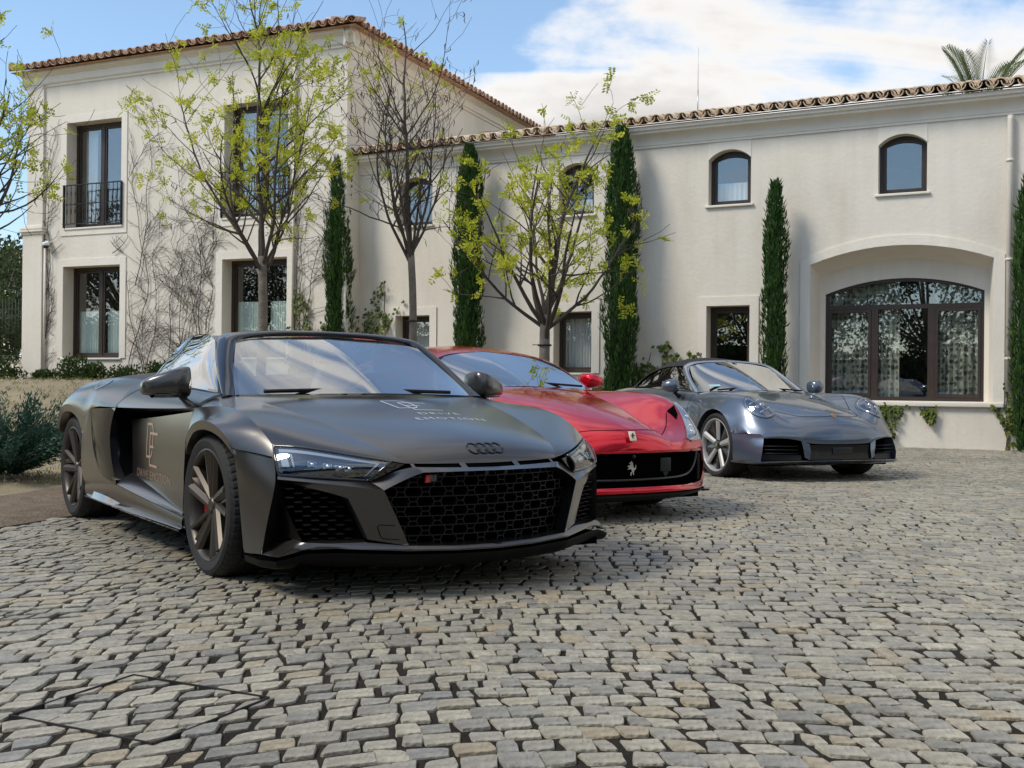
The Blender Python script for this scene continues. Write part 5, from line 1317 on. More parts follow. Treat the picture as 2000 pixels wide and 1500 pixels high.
dbt = [(-.40, .902, .240), (-.7, .918, .262), (-1.1, .937, .292), (-1.46, .950, .323)]
DL = patch([dcr, [(x, (w + w2) / 2 + .008, (z + z2) / 2 + .008) for (x, w, z), (_, w2, z2) in zip(dcr, dbt)], dbt], 28, 6)
doors = sym('door', [SH, SHI, DT, DM, DL], SATIN, r8, sharp=30)
# --- rear quarter
deck = [(-1.55, .765, .930), (-1.85, .79, .945), (-2.2, .80, .940), (-2.6, .785, .930), (-3.0, .75, .905), (-3.36, .66, .87)]
q1 = [(-1.55, .875, .862), (-1.85, .905, .880), (-2.2, .925, .895), (-2.6, .915, .895), (-3.0, .875, .860), (-3.40, .76, .80)]
q2 = [(-1.55, .922, .800), (-1.8, .950, .812), (-2.15, .972, .825), (-2.6, .980, .835), (-2.98, .945, .775), (-3.42, .82, .69)]
q3 = ('p', [(-1.55, .935, .767), (-1.85, .952, .767), (-2.03, .958, .752)] + [tuple(p) for p in catmull([(-2.11, .962, .700), (-2.2, .966, .690), (-2.30, .970, .725), (-2.45, .974, .757), (-2.62, .974, .765), (-2.78, .970, .742), (-2.92, .960, .685), (-3.02, .945, .60)], 40)] + [(-3.2, .90, .58), (-3.42, .82, .58)])
QU = patch([deck, q1, q2, q3], 60, 14)
bre = [(-2.03, .958, .752), (-2.02, .960, .62), (-1.95, .963, .47), (-1.80, .962, .365), (-1.46, .951, .323)]
ra = [tuple(p) for p in catmull([(-2.11, .962, .70), (-2.205, .967, .585), (-2.24, .966, .45), (-2.225, .962, .34), (-2.16, .956, .272)], 14)]
QL = patch([bre, [(-2.07, .968, .73), (-2.12, .972, .60), (-2.12, .972, .46), (-2.05, .968, .35), (-1.8, .956, .298)], ('p', ra)], 18, 7)
rli = ('p', [(-2.16, .956, .272), (-2.225, .962, .34), (-2.24, .966, .45), (-2.205, .967, .58), (-2.11, .962, .70)])
lo = [(-2.11, .962, .70), (-2.2, .966, .690), (-2.30, .970, .725), (-2.45, .974, .757), (-2.62, .974, .765), (-2.78, .970, .742), (-2.92, .960, .685), (-3.02, .945, .60)]
li = [(-2.205, .967, .585), (-2.265, .967, .637), (-2.345, .968, .680), (-2.47, .970, .712), (-2.62, .970, .718), (-2.76, .966, .698), (-2.88, .956, .645), (-2.97, .942, .57)]
RL = patch([('x', lo), ('x', li)], 36, 3); RL2 = patch([('x', li), ('x', [(x, w - .08, z - .01) for x, w, z in li])], 24, 2)
RF = patch([('p', ra), ('p', [(x - .005, w - .10, z) for x, w, z in ra])], 14, 2)
tail = patch([('p', [(-3.42, .82, .58), (-3.42, .82, .69), (-3.40, .76, .80), (-3.36, .66, .87)]), ('p', [(-3.46, .4, .58), (-3.46, .4, .69), (-3.44, .4, .80), (-3.40, .35, .88)]), ('p', [(-3.47, 0, .58), (-3.47, 0, .69), (-3.45, 0, .80), (-3.41, 0, .88)])], 8, 6)
quar = sym('rear_quarter', [QU, QL, RL, RL2, RF], SATIN, r8, sharp=33)
sym('tail_panel', [tail], SATIN, r8, both=True)
# engine deck with humps behind the seats
dk0 = [(-1.50, 0, .93), (-1.8, 0, .95), (-2.3, 0, .955), (-2.8, 0, .93), (-3.1, 0, .91), (-3.41, 0, .88)]
dk1 = [(-1.52, .33, .975), (-1.75, .34, 1.01), (-2.1, .36, 1.0), (-2.6, .38, .95), (-3.0, .38, .915), (-3.40, .35, .88)]
dk2 = [(-1.54, .58, .965), (-1.78, .60, 1.005), (-2.1, .62, .985), (-2.6, .62, .945), (-3.0, .6, .91), (-3.38, .55, .875)]
sym('engine_cover', [patch([dk0, dk1, dk2, deck], 24, 12)], pm('soft_top_cover', (.035, .034, .034), .5), r8, both=True)
m = MB(); m.add([(-1.50, -.76, .93), (-1.50, .76, .93), (-1.48, .76, .4), (-1.48, -.76, .4)], [(0, 1, 2, 3)]); m.build('cabin_bulkhead', DARKLEATHER, r8)
# fuel cap
bvq = bvh_of(quar); m = MB(); pts = []
for a in np.linspace(0, 2 * math.pi, 33): pts.append(drape_pt(bvq, (-2.12 + .11 * math.cos(a), -.86 + .05 * math.sin(a), 1.3), (0, 0, -1), .003))
m.add([tuple(p) for p in pts[:-1]], [tuple(range(32))]); m.build('fuel_cap', pm('fuel_cap_metal', (.5, .5, .52), .25, metal=1), r8)
# side blade, intake
BLADE = pm('gloss_black_blade', (.006, .006, .007), .08)
for s in (-1, 1):
    fe = [(-1.55, .936, .764), (-1.665, .948, .64), (-1.65, .953, .52), (-1.46, .951, .325)]
    re = [(-2.025, .958, .750), (-2.018, .960, .62), (-1.95, .963, .47), (-1.80, .962, .366)]
    mdl = [((a[0] + b[0]) / 2, (a[1] + b[1]) / 2 + .022, (a[2] + b[2]) / 2) for a, b in zip(fe, re)]
    bl = empty('side_blade', (0, 0, 0), 0, r8)
    m = MB(); m.grid(sgrid(patch([re, mdl, fe], 18, 8), s)); m.grid(sgrid(patch([[(-1.80, .962, .366), (-1.7, .962, .35), (-1.6, .958, .335), (-1.46, .951, .325)], [(-1.75, .965, .40), (-1.68, .962, .38), (-1.58, .957, .36), (-1.46, .951, .325)]], 8, 3), s))
    m.grid(sgrid(patch([fe, [(x - .03, w - .16, z) for x, w, z in fe]], 16, 2), s)); m.build('panel', BLADE, bl, merge=1e-4, sharp=35)
    m = MB(); q = s
    m.grid(sgrid(patch([[(-1.57, .78, .74), (-1.55, .80, .55), (-1.49, .82, .39)], [(-1.75, .60, .74), (-1.75, .60, .55), (-1.70, .60, .39)]], 6, 3), s)); m.grid(sgrid(patch([[(-1.75, .60, .76), (-1.75, .60, .55), (-1.70, .60, .33)], [(-1.9, .90, .76), (-1.9, .9, .55), (-1.75, .9, .33)]], 6, 3), s))
    m.add([(-1.5, s * .93, .762), (-2.0, s * .93, .762), (-2.0, s * .6, .77), (-1.4, s * .6, .77)], [(0, 1, 2, 3)]); m.add([(-1.46, s * .95, .322), (-1.8, s * .95, .33), (-1.9, s * .6, .33), (-1.4, s * .6, .38)], [(0, 1, 2, 3)])
    m.grid(sgrid(patch([dt2, shi], 16, 3), s)); m.build('side_intake', VOID, r8)
    # sill and skirt
    su_pts = [(x, w, z - .003) for x, w, z in crv(dbt, 14)] + [(-1.65, .957, .312), (-1.9, .958, .293), (-2.16, .957, .270)]
    sl = [(-.40, .905, .185), (-.8, .925, .195), (-1.46, .945, .205), (-2.16, .950, .200)]
    m = MB(); SU = poly(su_pts, 30); SL = crv(sl, 30); m.grid(sgrid(patch([('a', SU), ('a', (SU + SL) / 2 + np.array([0, .012, 0])), ('a', SL)], 30, 5), s)); m.build('sill', SATIN, r8)
    sk = [(-.40, .93, .178), (-.8, .965, .190), (-1.3, .985, .202), (-2.12, .975, .205)]
    m = MB(); m.grid(sgrid(patch([[(x, w - .05, z + .012) for x, w, z in sk], sk, [(x, w + .004, z - .012) for x, w, z in sk], [(x, w - .05, z - .03) for x, w, z in sk], [(x, w - .2, z - .05) for x, w, z in sk]], 28, 8), s)); m.build('side_skirt', PIANO, r8, sharp=40)
    m = MB(); m.grid(sgrid(patch([[(-1.35, .958, .222), (-1.6, .965, .245), (-1.9, .968, .245)], [(-1.35, .98, .206), (-1.6, .985, .208), (-1.9, .982, .206)]], 10, 3), s)); m.build('skirt_duct', CHROME if False else PIANO, r8)
# --- windscreen, frame, side glass
wsb = [(-.02, 0, .870), (-.08, .35, .866), (-.16, .58, .860), (-.235, .70, .856)]
wst = [(-.665, 0, 1.184), (-.660, .28, 1.176), (-.640, .46, 1.160), (-.605, .560, 1.130)]
wsm = [(-.37, 0, 1.055), (-.40, .33, 1.045), (-.42, .52, 1.03), (-.435, .640, 1.005)]
G = patch([wsb, wsm, wst], 20, 14)
sym('windscreen', [G], CARGLASS, r8, both=True, sharp=60)
fo = [(-.215, .765, .852), (-.34, .735, .93), (-.48, .695, 1.03), (-.62, .645, 1.125), (-.675, .600, 1.172), (-.68, .50, 1.195), (-.675, .28, 1.212), (-.675, 0, 1.218)]
fi = [(-.235, .700, .852), (-.345, .668, .935), (-.455, .632, 1.018), (-.57, .585, 1.105), (-.625, .545, 1.142), (-.645, .46, 1.162), (-.660, .28, 1.178), (-.667, 0, 1.185)]
fb = [(-.30, .755, .852), (-.44, .725, .93), (-.60, .69, 1.03), (-.74, .645, 1.12), (-.80, .60, 1.168), (-.82, .50, 1.19), (-.83, .28, 1.208), (-.83, 0, 1.213)]
fbi = [(-.33, .70, .85), (-.46, .67, .93), (-.61, .635, 1.02), (-.74, .59, 1.10), (-.79, .55, 1.14), (-.82, .46, 1.155), (-.83, .28, 1.17), (-.83, 0, 1.175)]
PILLAR = pm('dark_pillar', (.03, .032, .036), .10, metal=.75, coat=1)
sym('windscreen_frame', [patch([('x', fi), ('x', [(a[0] + .012, (a[1] + b[1]) / 2, (a[2] + b[2]) / 2 + .006) for a, b in zip(fi, fo)]), ('x', fo), ('x', [(x + .01, w + .006, z + .006) for x, w, z in [((a[0] + b[0]) / 2, (a[1] + b[1]) / 2, (a[2] + b[2]) / 2) for a, b in zip(fo, fb)]]), ('x', fb), ('x', fbi), ('x', fi)], 34, 26)], PILLAR, r8, both=True, sharp=50)
sym('glass_seal', [patch([('x', [(x + .004, w - .004, z - .006) for x, w, z in fi]), ('x', [(x + .008, w - .022, z - .012) for x, w, z in fi])], 34, 2)], BLACK, r8, both=True)
for s in (-1, 1):
    lowr = [(-.28, .772, .858), (-.7, .772, .882), (-1.1, .770, .906), (-1.42, .762, .925)]
    upr = ('p', [(-.33, .755, .892), (-.52, .70, 1.03), (-.68, .648, 1.145), (-.85, .62, 1.185), (-1.05, .605, 1.193), (-1.22, .607, 1.180), (-1.36, .63, 1.12), (-1.43, .69, 1.03), (-1.45, .745, .945)])
    mdr = [(-.30, .768, .872), (-.55, .74, .98), (-.80, .71, 1.04), (-1.1, .70, 1.06), (-1.35, .72, 1.0), (-1.44, .755, .935)]
    m = MB(); m.grid(sgrid(patch([lowr, mdr, upr], 26, 10), s)); m.build('side_window', SIDEGLASS, r8, sharp=60)
    m = MB(); m.grid(sgrid(patch([[(-.27, .780, .861), (-.6, .781, .879), (-1.0, .778, .901), (-1.5, .770, .929)], [(-.27, .768, .868), (-.6, .768, .886), (-1.0, .765, .908), (-1.5, .757, .936)]], 20, 2), s)); m.build('window_trim', BLACK, r8)
    m = MB(); m.add([(-.30, s * .774, .862), (-.45, s * .774, .871), (-.40, s * .742, .93)], [(0, 1, 2)]); m.build('mirror_triangle', PIANO, r8)
    # mirror
    mr = empty('wing_mirror', (0, 0, 0), 0, r8)
    secs = []
    for w, cx_, cz, ax, rz, tl in ((.862, -.49, .918, .002, .002, .1), (.863, -.49, .918, .060, .058, .1), (.870, -.482, .918, .076, .066, .1), (.90, -.472, .917, .084, .066, .10), (.95, -.472, .911, .078, .058, .10), (1.0, -.480, .904, .066, .049, .10), (1.045, -.492, .897, .052, .040, .10), (1.075, -.502, .891, .038, .031, .1), (1.084, -.505, .889, .026, .022, .1), (1.086, -.505, .889, .002, .002, .1)):
        secs.append([(x, y * s, z) for x, y, z in ell((cx_, w, cz), ax, rz, tl, 12, sq=.5)])
    m = MB(); m.grid(loft_sections(secs, 28)); m.build('shell', SATIN, mr, merge=1e-4, sharp=50)
    secs = [[(x, y * s, z) for x, y, z in ell((cx_, w, .852), ax, .014, 0, 8)] for w, cx_, ax in ((.88, -.47, .055), (.92, -.47, .068), (.99, -.475, .062), (1.04, -.48, .04))]
    m = MB(); m.grid(loft_sections(secs, 20)); m.build('lower_shell', PIANO, mr)
    m = MB(); m.bevbox((-.545, s * .955 - .07, .882), (-.535, s * .955 + .07, .945), .004); m.build('mirror_glass', CHROME, mr)
    m = MB(); m.grid(loft_sections([[(x, y * s, z) for x, y, z in sc] for sc in ([(-.44 + a, .905 + b, .868) for a, b in ((-.035, -.02), (.035, -.02), (.035, .02), (-.035, .02))], [(-.42 + a, .90 + b, .835) for a, b in ((-.035, -.022), (.035, -.022), (.035, .022), (-.035, .022))], [(-.39 + a, .885 + b, .812) for a, b in ((-.06, -.03), (.07, -.03), (.06, .02), (-.06, .02))], [(-.36 + a, .87 + b, .795) for a, b in ((-.10, -.03), (.10, -.03), (.09, .018), (-.08, .02))])], 17)); m.build('mirror_foot', BLACK, mr)
# wiper and cowl
m = MB(); m.tube([(-.10, -.60, .876), (-.13, -.30, .884), (-.12, .10, .885), (-.05, .45, .876)], .010, 6); m.build('wiper', BLACK, r8)
sym('cowl', [patch([[(-.12, 0, .857), (-.13, .3, .856), (-.25, .70, .849)], [(-.30, 0, .85), (-.34, .3, .85), (-.42, .70, .84)]], 12, 3)], BLACK, r8, both=True)
# cabin
m = MB(); m.grid(patch([[(-.15, -.72, .84), (-.15, 0, .85), (-.15, .72, .84)], [(-.55, -.72, .83), (-.55, 0, .85), (-.55, .72, .83)], [(-.72, -.72, .76), (-.72, 0, .77), (-.72, .72, .76)], [(-.75, -.72, .5), (-.75, 0, .5), (-.75, .72, .5)]], 12, 10)); m.grid(patch([[(-.50, .20, .84), (-.50, .40, .84), (-.50, .58, .84)], [(-.62, .20, .90), (-.62, .40, .91), (-.62, .58, .90)], [(-.78, .22, .80), (-.78, .40, .80), (-.78, .56, .80)]], 8, 6)); m.build('dashboard', DARKLEATHER, r8)
m = MB(); m.box((-1.5, -.74, .30), (-.3, .74, .34)); m.box((-1.5, -.12, .34), (-.7, .12, .60)); m.build('cabin_floor', DARKLEATHER, r8)
for y in (-.37, .37): seat(r8, -1.08, y, .44, LEATHER, .25, .60)
steering_wheel(r8, (-.86, .37, .80), DARKLEATHER)
m = MB(); m.bevbox((-.70, -.10, 1.125), (-.68, .10, 1.165), .010); m.build('rear_view_mirror', BLACK, r8)
# panel gaps
bvf = bvh_of([fen[0]]); bvd = bvh_of([doors[0]]); bvc = bvh_of([bum, fen[0]])
for s in (-1, 1):
    bd_ = bvh_of([doors[0 if s < 0 else 1], quar[0 if s < 0 else 1]]); bf_ = bvh_of([fen[0 if s < 0 else 1], bum]); m = MB()
    Y = lambda pts: [(x, s * 1.3, z) for x, z in pts]
    dv = (0, -s, 0)
    strip_on(bd_, Y([(-1.56, .765), (-1.53, .80), (-1.46, .85), (-1.36, .895)]), dv, .005, 14, mb=m)
    strip_on(bf_, Y([(.43, .622), (.50, .617), (.58, .609), (.655, .600)]), dv, .006, 14, mb=m)
    strip_on(bh_ := bvh_of([bon, fen[0 if s < 0 else 1]]), [(-.28, s * .80, 1.3), (-.20, s * .86, 1.3), (-.27, s * .89, 1.3)], (0, 0, -1), .004, 8, mb=m)
    strip_on(bh_, [(.93, s * .455, 1.3), (.80, s * .52, 1.3), (.474, s * .585, 1.3), (.104, s * .655, 1.3), (-.20, s * .725, 1.3)], (0, 0, -1), .0045, 30, mb=m) if False else None
    m.build('panel_gap', SEAM, r8)['kind'] = 'stuff'
# tow-eye cover line on the bumper
bb = bvh_of([bum]); m = MB()
P = [(.466, .322), (.49, .324), (.515, .325), (.524, .316), (.518, .295), (.511, .276), (.50, .267), (.47, .265), (.446, .264)]
strip_on(bb, [(1.4, -y, z) for y, z in P], (-1, 0, 0), .003, 40, mb=m); m.build('tow_cover_seam', SEAM, r8)
# decals
BRONZE = pm('rose_bronze_vinyl', (.52, .36, .27), .4, metal=.4)
SILV = pm('silver_vinyl', (.78, .74, .73), .5)
def monogram(w):
    m_ = MB()
    stroke(m_, [(.118, .163), (.118, .185), (.105, .214), (.085, .228), (0, .228), (0, .046), (.07, .046), (.095, .058), (.108, .080)], w)
    stroke(m_, [(.118, .155), (.118, .112)], w)
    stroke(m_, [(.205, .178), (.062, .178), (.062, .056)], w); stroke(m_, [(.062, .104), (.135, .104)], w); stroke(m_, [(.062, .036), (.062, 0), (.20, 0)], w)
    return m_
def drape_mesh(V, F, fn, bvh, d, name, mat, parent, off=.002):
    m_ = MB(); m_.add([tuple(drape_pt(bvh, fn(*p[:2]), d, off)) for p in V], F); return m_.build(name, mat, parent)
for s in (-1, 1):
    bd_ = bvh_of([doors[0 if s < 0 else 1]])
    mg = monogram(.013)
    fx = (lambda u, v_: (-1.15 + u * 1.15, s * 1.3, .455 + v_ * 1.0)) if s < 0 else (lambda u, v_: (-.85 - u * 1.05, s * 1.3, .452 + v_))
    drape_mesh(mg.v, mg.f, fx, bd_, (0, -s, 0), 'door_monogram', BRONZE, r8)
    me = text_mesh('DRIVE EMOTION', .066, spacing=1.05, bold=-.0012)
    fx = (lambda u, v_: (-1.0 + u * 1.42, s * 1.3, .397 + v_)) if s < 0 else (lambda u, v_: (-.95 - u * 1.13, s * 1.3, .392 + v_))
    drape_mesh([v.co for v in me.vertices], [list(p.vertices) for p in me.polygons], fx, bd_, (0, -s, 0), 'door_lettering', BRONZE, r8)
for txt, sz, x0, sp_ in (('DRIVE', .066, .445, 1.25), ('EMOTION', .066, .56, 1.25)):
    me = text_mesh(txt, sz, spacing=sp_, bold=-.0014)
    drape_mesh([v.co for v in me.vertices], [list(p.vertices) for p in me.polygons], lambda u, v_: (x0 - v_ * 1.0, u * 1.12 + .085, 1.3), bvb, (0, 0, -1), 'bonnet_lettering', SILV, r8)
mg = monogram(.006); drape_mesh(mg.v, mg.f, lambda u, v_: (.355 - v_ * 1.1, -.06 + u * 1.1, 1.3), bvb, (0, 0, -1), 'bonnet_monogram', SILV, r8)
# wheels
for nm, x, R in (('f', 0, .342), ('r', -2.65, .350)):
    for s in (-1, 1):
        tw = .235 if nm == 'f' else .29; yo = .925
        wh = empty('wheel', (x, s * (yo - tw / 2), R - .004), 0, r8); sg = 1 if s < 0 else -1
        if nm == 'f': wh.rotation_euler = (0, 0, rad(0))
        tyre('tyre', R, .258, tw, wh, 0, s)
        rim_barrel(.258, tw - .02, wh, RIMG, .010, s)
        m = MB(); hw = tw / 2
        for k in range(5):
            a = rad(90 + 72 * k + (0 if nm == 'f' else 20))
            blade(m, .040, a + .55, .254, a + .075, .024, .030, -hw + .034, -hw + .006, .045, sg, .010)
            blade(m, .040, a - .25, .254, a - .40, .020, .015, -hw + .034, -hw + .006, .045, sg, .006)
            blade(m, .125, a - .16, .252, a - .12, .004, .019, -hw + .030, -hw + .012, .035, sg, .004)
        m.build('spokes', RIMG, wh, sharp=20)
        m = MB(); m.lathe([(0, sg * (-hw + .022)), (.030, sg * (-hw + .022)), (.034, sg * (-hw + .028)), (.06, sg * (-hw + .045)), (.07, sg * (-hw + .09))], 24, 'y'); m.build('hub_cap', RIMG, wh, sharp=30)
        brake(wh, .19, REDC if nm == 'f' else REDC, s, 215 if nm == 'f' else -20, -hw + .10)
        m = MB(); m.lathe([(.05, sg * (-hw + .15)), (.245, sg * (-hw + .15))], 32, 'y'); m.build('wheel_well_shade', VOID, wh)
    m = MB()
    for s in (-1, 1):
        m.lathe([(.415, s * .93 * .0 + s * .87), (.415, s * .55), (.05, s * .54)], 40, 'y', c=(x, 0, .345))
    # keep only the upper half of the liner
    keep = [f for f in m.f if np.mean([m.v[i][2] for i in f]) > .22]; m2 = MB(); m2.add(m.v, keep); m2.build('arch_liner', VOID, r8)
# ------------------------------------------------------------------ red coupe
RED = pm('red_paint', (.64, .002, .018), .18, metal=.6, coat=.6, coat_r=.02)
fe = tag(empty('coupe', (.288, 8.15, 0), .5235 - math.pi / 2), 'glossy red long-bonnet coupe with rearing horse on its black grille, middle car', 'car')
r0 = [(1.03, 0, .485), (1.028, 0, .56), (.985, 0, .628), (.65, 0, .752), (.1, 0, .868), (-.40, 0, .915)]
r1 = [(1.025, .18, .485), (1.018, .18, .56), (.965, .18, .628), (.63, .2, .750), (.1, .23, .866), (-.42, .27, .912)]
r2 = [(.995, .33, .485), (.978, .33, .556), (.91, .33, .618), (.60, .365, .730), (.15, .435, .850), (-.45, .50, .904)]
r3 = [(.968, .40, .485), (.945, .40, .546), (.845, .395, .575), (.590, .435, .632), (.22, .515, .752), (-.48, .60, .896)]
r4 = [(.935, .50, .485), (.905, .50, .545), (.79, .51, .598), (.54, .56, .715), (.15, .62, .835), (-.50, .68, .889)]
r5 = [(.87, .64, .485), (.835, .64, .540), (.71, .655, .615), (.47, .69, .805), (.13, .745, .915), (-.52, .75, .885)]
r6 = [(.78, .78, .485), (.745, .778, .545), (.65, .79, .645), (.46, .825, .835), (.14, .850, .895), (-.55, .83, .850)]
r7 = [(.665, .905, .485), (.655, .898, .55), (.58, .905, .625), (.40, .925, .705), (.1, .945, .755), (-.55, .905, .765)]
hd = patch([r0, r1, r2, r3], 60, 18)
bonF = sym('bonnet', [hd], RED, fe, both=True)[0]
arcF = [(.03 + .375 * math.cos(rad(a)), .965, .350 + .375 * math.sin(rad(a))) for a in np.linspace(22, 158, 30)]
fsb = arch_row(r7, .03, .350, .375, .965, .486, 60)
r65 = [tuple((np.array(a) + np.array(b)) / 2 + np.array([.01, .012, .012])) for a, b in zip(r6, r7)]; T7 = crv(r7, 60); fs = patch([r3, r4, r5, r6, r65, r7, ('a', np.array([((a[0] + b[0]) / 2, (a[1] + b[1]) / 2 + .010, (a[2] + b[2]) / 2) for a, b in zip(T7, fsb[1])])), fsb], 60, 36)
arl = patch([('p', arcF), ('p', [(x, w - .09, z - .01) for x, w, z in arcF])], 30, 3)
arl = patch([fsb, ('a', fsb[1] - np.array([0, .09, .0]))], 60, 3)
fenF = sym('front_fender', [fs, arl], RED, fe, sharp=40)
# face
tp = [(1.03, 0, .485), (1.025, .18, .485), (.995, .33, .485), (.968, .40, .485), (.935, .50, .485), (.87, .64, .485), (.78, .78, .485), (.665, .905, .485)]
lipE = [(1.052, 0, .500), (1.045, .18, .500), (1.01, .33, .500), (.95, .50, .498), (.88, .64, .495), (.79, .79, .490), (.672, .912, .488)]
gt = [(1.035, 0, .474), (1.028, .18, .474), (.995, .33, .473), (.945, .48, .470), (.87, .63, .466), (.80, .74, .463), (.69, .885, .458)]
upl = patch([tp, lipE, gt], 30, 6)
cor = patch([('p', [(.665, .905, .485), (.66, .925, .40), (.655, .935, .30), (.645, .93, .20)]), ('p', [(.69, .885, .458), (.70, .885, .40), (.698, .885, .30), (.69, .87, .235)])], 12, 4)
ckF = patch([('p', [(.665, .905, .485), (.66, .925, .40), (.655, .935, .30), (.645, .93, .20)]), ('p', [(.53, .945, .487), (.53, .955, .40), (.53, .955, .30), (.53, .945, .20)]), ('p', [(.375, .962, .487), (.405, .962, .40), (.405, .96, .30), (.39, .95, .20)])], 12, 6)
bnd_t = [(1.035, 0, .246), (1.025, .25, .246), (.98, .45, .243), (.87, .64, .238), (.75, .80, .238), (.69, .87, .240)]
bnd_b = [(1.045, 0, .208), (1.035, .25, .208), (.99, .46, .206), (.88, .66, .200), (.76, .82, .197), (.645, .93, .198)]
bndF = patch([('x', bnd_t), ('x', [((a[0] + b[0]) / 2 + .015, (a[1] + b[1]) / 2 + .004, (a[2] + b[2]) / 2) for a, b in zip(bnd_t, bnd_b)]), ('x', bnd_b)], 26, 6)
bmF = sym('front_bumper', [upl, cor, ckF, bndF], RED, fe, both=True, sharp=35)[0]
m = MB()
for s in (-1, 1):
    m.grid(sgrid(patch([[(.97, 0, .49), (.93, .3, .49), (.86, .5, .49), (.75, .70, .49), (.62, .88, .48)], [(.97, 0, .22), (.93, .3, .22), (.86, .5, .22), (.75, .70, .22), (.62, .88, .22)]], 14, 3), s))
m.build('intake_back', VOID, fe)
gfr = pm('grille_frame', (.05, .05, .052), .3, metal=.8)
m = MB(); pts = [(.845, .70, .462), (.850, .685, .41), (.865, .65, .355), (.895, .58, .315), (.95, .46, .300), (1.0, .30, .297), (1.022, .15, .296), (1.03, 0, .296)]
P = catmull(pts + [(x, -w, z) for x, w, z in pts[::-1][1:]], 60); m.tube([tuple(p) for p in P], .009, 6); m.build('grille_frame', gfr, fe)
m = MB()                                        # fine black mesh: slats
for k in range(11):
    z = .306 + k * .0155; hwd = .685 if z > .40 else .60 + (z - .30) * .85
    m.tube([(1.0 - .41 * y * y - .0, y, z) for y in np.linspace(-hwd, hwd, 20)], .0014, 4)
m.build('grille_mesh', VOID, fe)
m = MB(); m.grid(np.array([[(.995 - .42 * y * y, y, z) for y in np.linspace(-.70, .70, 24)] for z in (.294, .48)])); m.build('grille_screen', VOID, fe)
for s in (-1, 1):
    m = MB(); m.bevbox((.715, s * .80 - .012, .25), (.75, s * .80 + .012, .44), .006); m.build('duct_vane', BLACK, fe)
sp = [(.38, .945, .190), (.64, .935, .188), (.76, .825, .187), (.88, .665, .190), (.99, .46, .196), (1.035, .25, .198), (1.045, 0, .198)]
sym('front_splitter', [patch([('x', sp), ('x', [(x + .006, w + .004, z - .02) for x, w, z in sp]), ('x', [(x - .06, w - .03, .13) for x, w, z in sp]), ('x', [(x - .3, w * .85, .125) for x, w, z in sp])], 26, 6)], BLACK, fe, both=True)
for s in (-1, 1):
    m = MB(); m.bevbox((.46, s * .955 - .03, .155), (.66, s * .955 + .03, .168), .005); m.build('splitter_fin', BLACK, fe)
m = MB(); m.box((-3.6, -.80, .13), (.75, .80, .20)); m.box((-.5, -.9, .2), (-2.2, .9, .6)) if False else None; m.box((-3.3, -.62, .2), (.5, .62, .56)); m.box((-2.25, -.86, .2), (-.5, .86, .6)); m.build('underbody', VOID, fe)
# headlights: slim boomerang lens laid on the fender
bv = bvh_of([fenF[1]]); bvR = bvh_of([fenF[0]])
for s, bb_ in ((1, bv), (-1, bvR)):
    hl = empty('headlight', (0, 0, 0), 0, fe)
    ine = [(.43, .812, .81), (.56, .770, .715), (.66, .728, .630), (.715, .690, .580), (.765, .625, .525)]
    oue = [(.435, .846, .800), (.57, .880, .70), (.675, .880, .605), (.725, .835, .550), (.780, .680, .512)]
    G = patch([('x', ine), ('x', oue)], 18, 8); D_ = Vector((-.70, -.35 * s, -.60)).normalized()
    def dr(off):
        R_ = []
        for row_ in G:
            R_.append([tuple(drape_pt(bb_, Vector((x, y * s, z)) - D_ * .4, D_, off)) for x, y, z in row_])
        return np.array(R_)
    m = MB(); m.grid(dr(.012)); m.build('lens', LENS, hl)
    m = MB(); m.grid(dr(.003)); m.build('housing', pm('lamp_silver', (.55, .58, .62), .25, metal=.7), hl)
    m = MB(); Q = dr(.008); m.tube([tuple(p) for p in Q[5]], .006, 6); m.build('light_guide', DRL, hl)
    m = MB()
    for k in (5, 8, 11): c = Vector(Q[3][k]); m.lathe([(.0, .004), (.014, .002), (.017, -.006)], 12, 'x', c=tuple(c))
    m.build('led_module', CHROME, hl)
    m = MB(); V = [drape_pt(bb_, Vector((x, y * s, z)) - D_ * .4, D_, .004) for x, y, z in ((.515, .665, .725), (.475, .79, .785), (.56, .735, .705), (.60, .675, .655))]; m.add([tuple(v_) for v_ in V], [(0, 1, 2, 3)]); m.build('air_vent', VOID, fe)
# bonnet shut line, crest, horse
bA = bvh_of([bonF] + fenF); m = MB()
strip_on(bA, [(.55, -.66, 1.3), (.72, -.52, 1.3), (.86, -.33, 1.3), (.95, 0, 1.3), (.86, .33, 1.3), (.72, .52, 1.3), (.55, .66, 1.3)], (0, 0, -1), .006, 50, mb=m); m.build('panel_gap', SEAM, fe)
cr = empty('nose_badge', (1.034, 0, .588), 0, fe); cr.rotation_euler = (0, rad(-22), 0)
m = MB(); m.bevbox((-.004, -.026, -.034), (.004, .026, .034), .003); m.build('plate', pm('badge_cream', (.75, .68, .50), .3, coat=1), cr)
HORSE = [(.02, .98), (.06, 1.0), (.10, .94), (.20, .92), (.26, .84), (.22, .80), (.14, .84), (.16, .74), (.26, .68), (.36, .72), (.42, .64), (.40, .60), (.28, .60), (.30, .52), (.40, .44), (.38, .40), (.24, .46), (.16, .44), (.02, .42), (-.02, .30), (.10, .22), (.14, .10), (.06, 0), (.0, .02), (.06, .12), (-.04, .20), (-.12, .30), (-.10, .18), (-.16, .06), (-.24, .04), (-.20, .12), (-.20, .26), (-.26, .38), (-.36, .40), (-.44, .54), (-.40, .74), (-.34, .72), (-.36, .58), (-.28, .48), (-.20, .56), (-.12, .68), (-.12, .84), (-.06, .90)]
def horse(parent, loc, h, mat, name, mirror=1):
    V, F = fill_shape([[(x * h * .85 * mirror, z * h) for x, z in HORSE][::mirror]], h * .05); m_ = MB(); m_.add([(-b, a, c) for a, b, c in V], F); o_ = m_.build(name, mat, parent); o_.location = loc; return o_
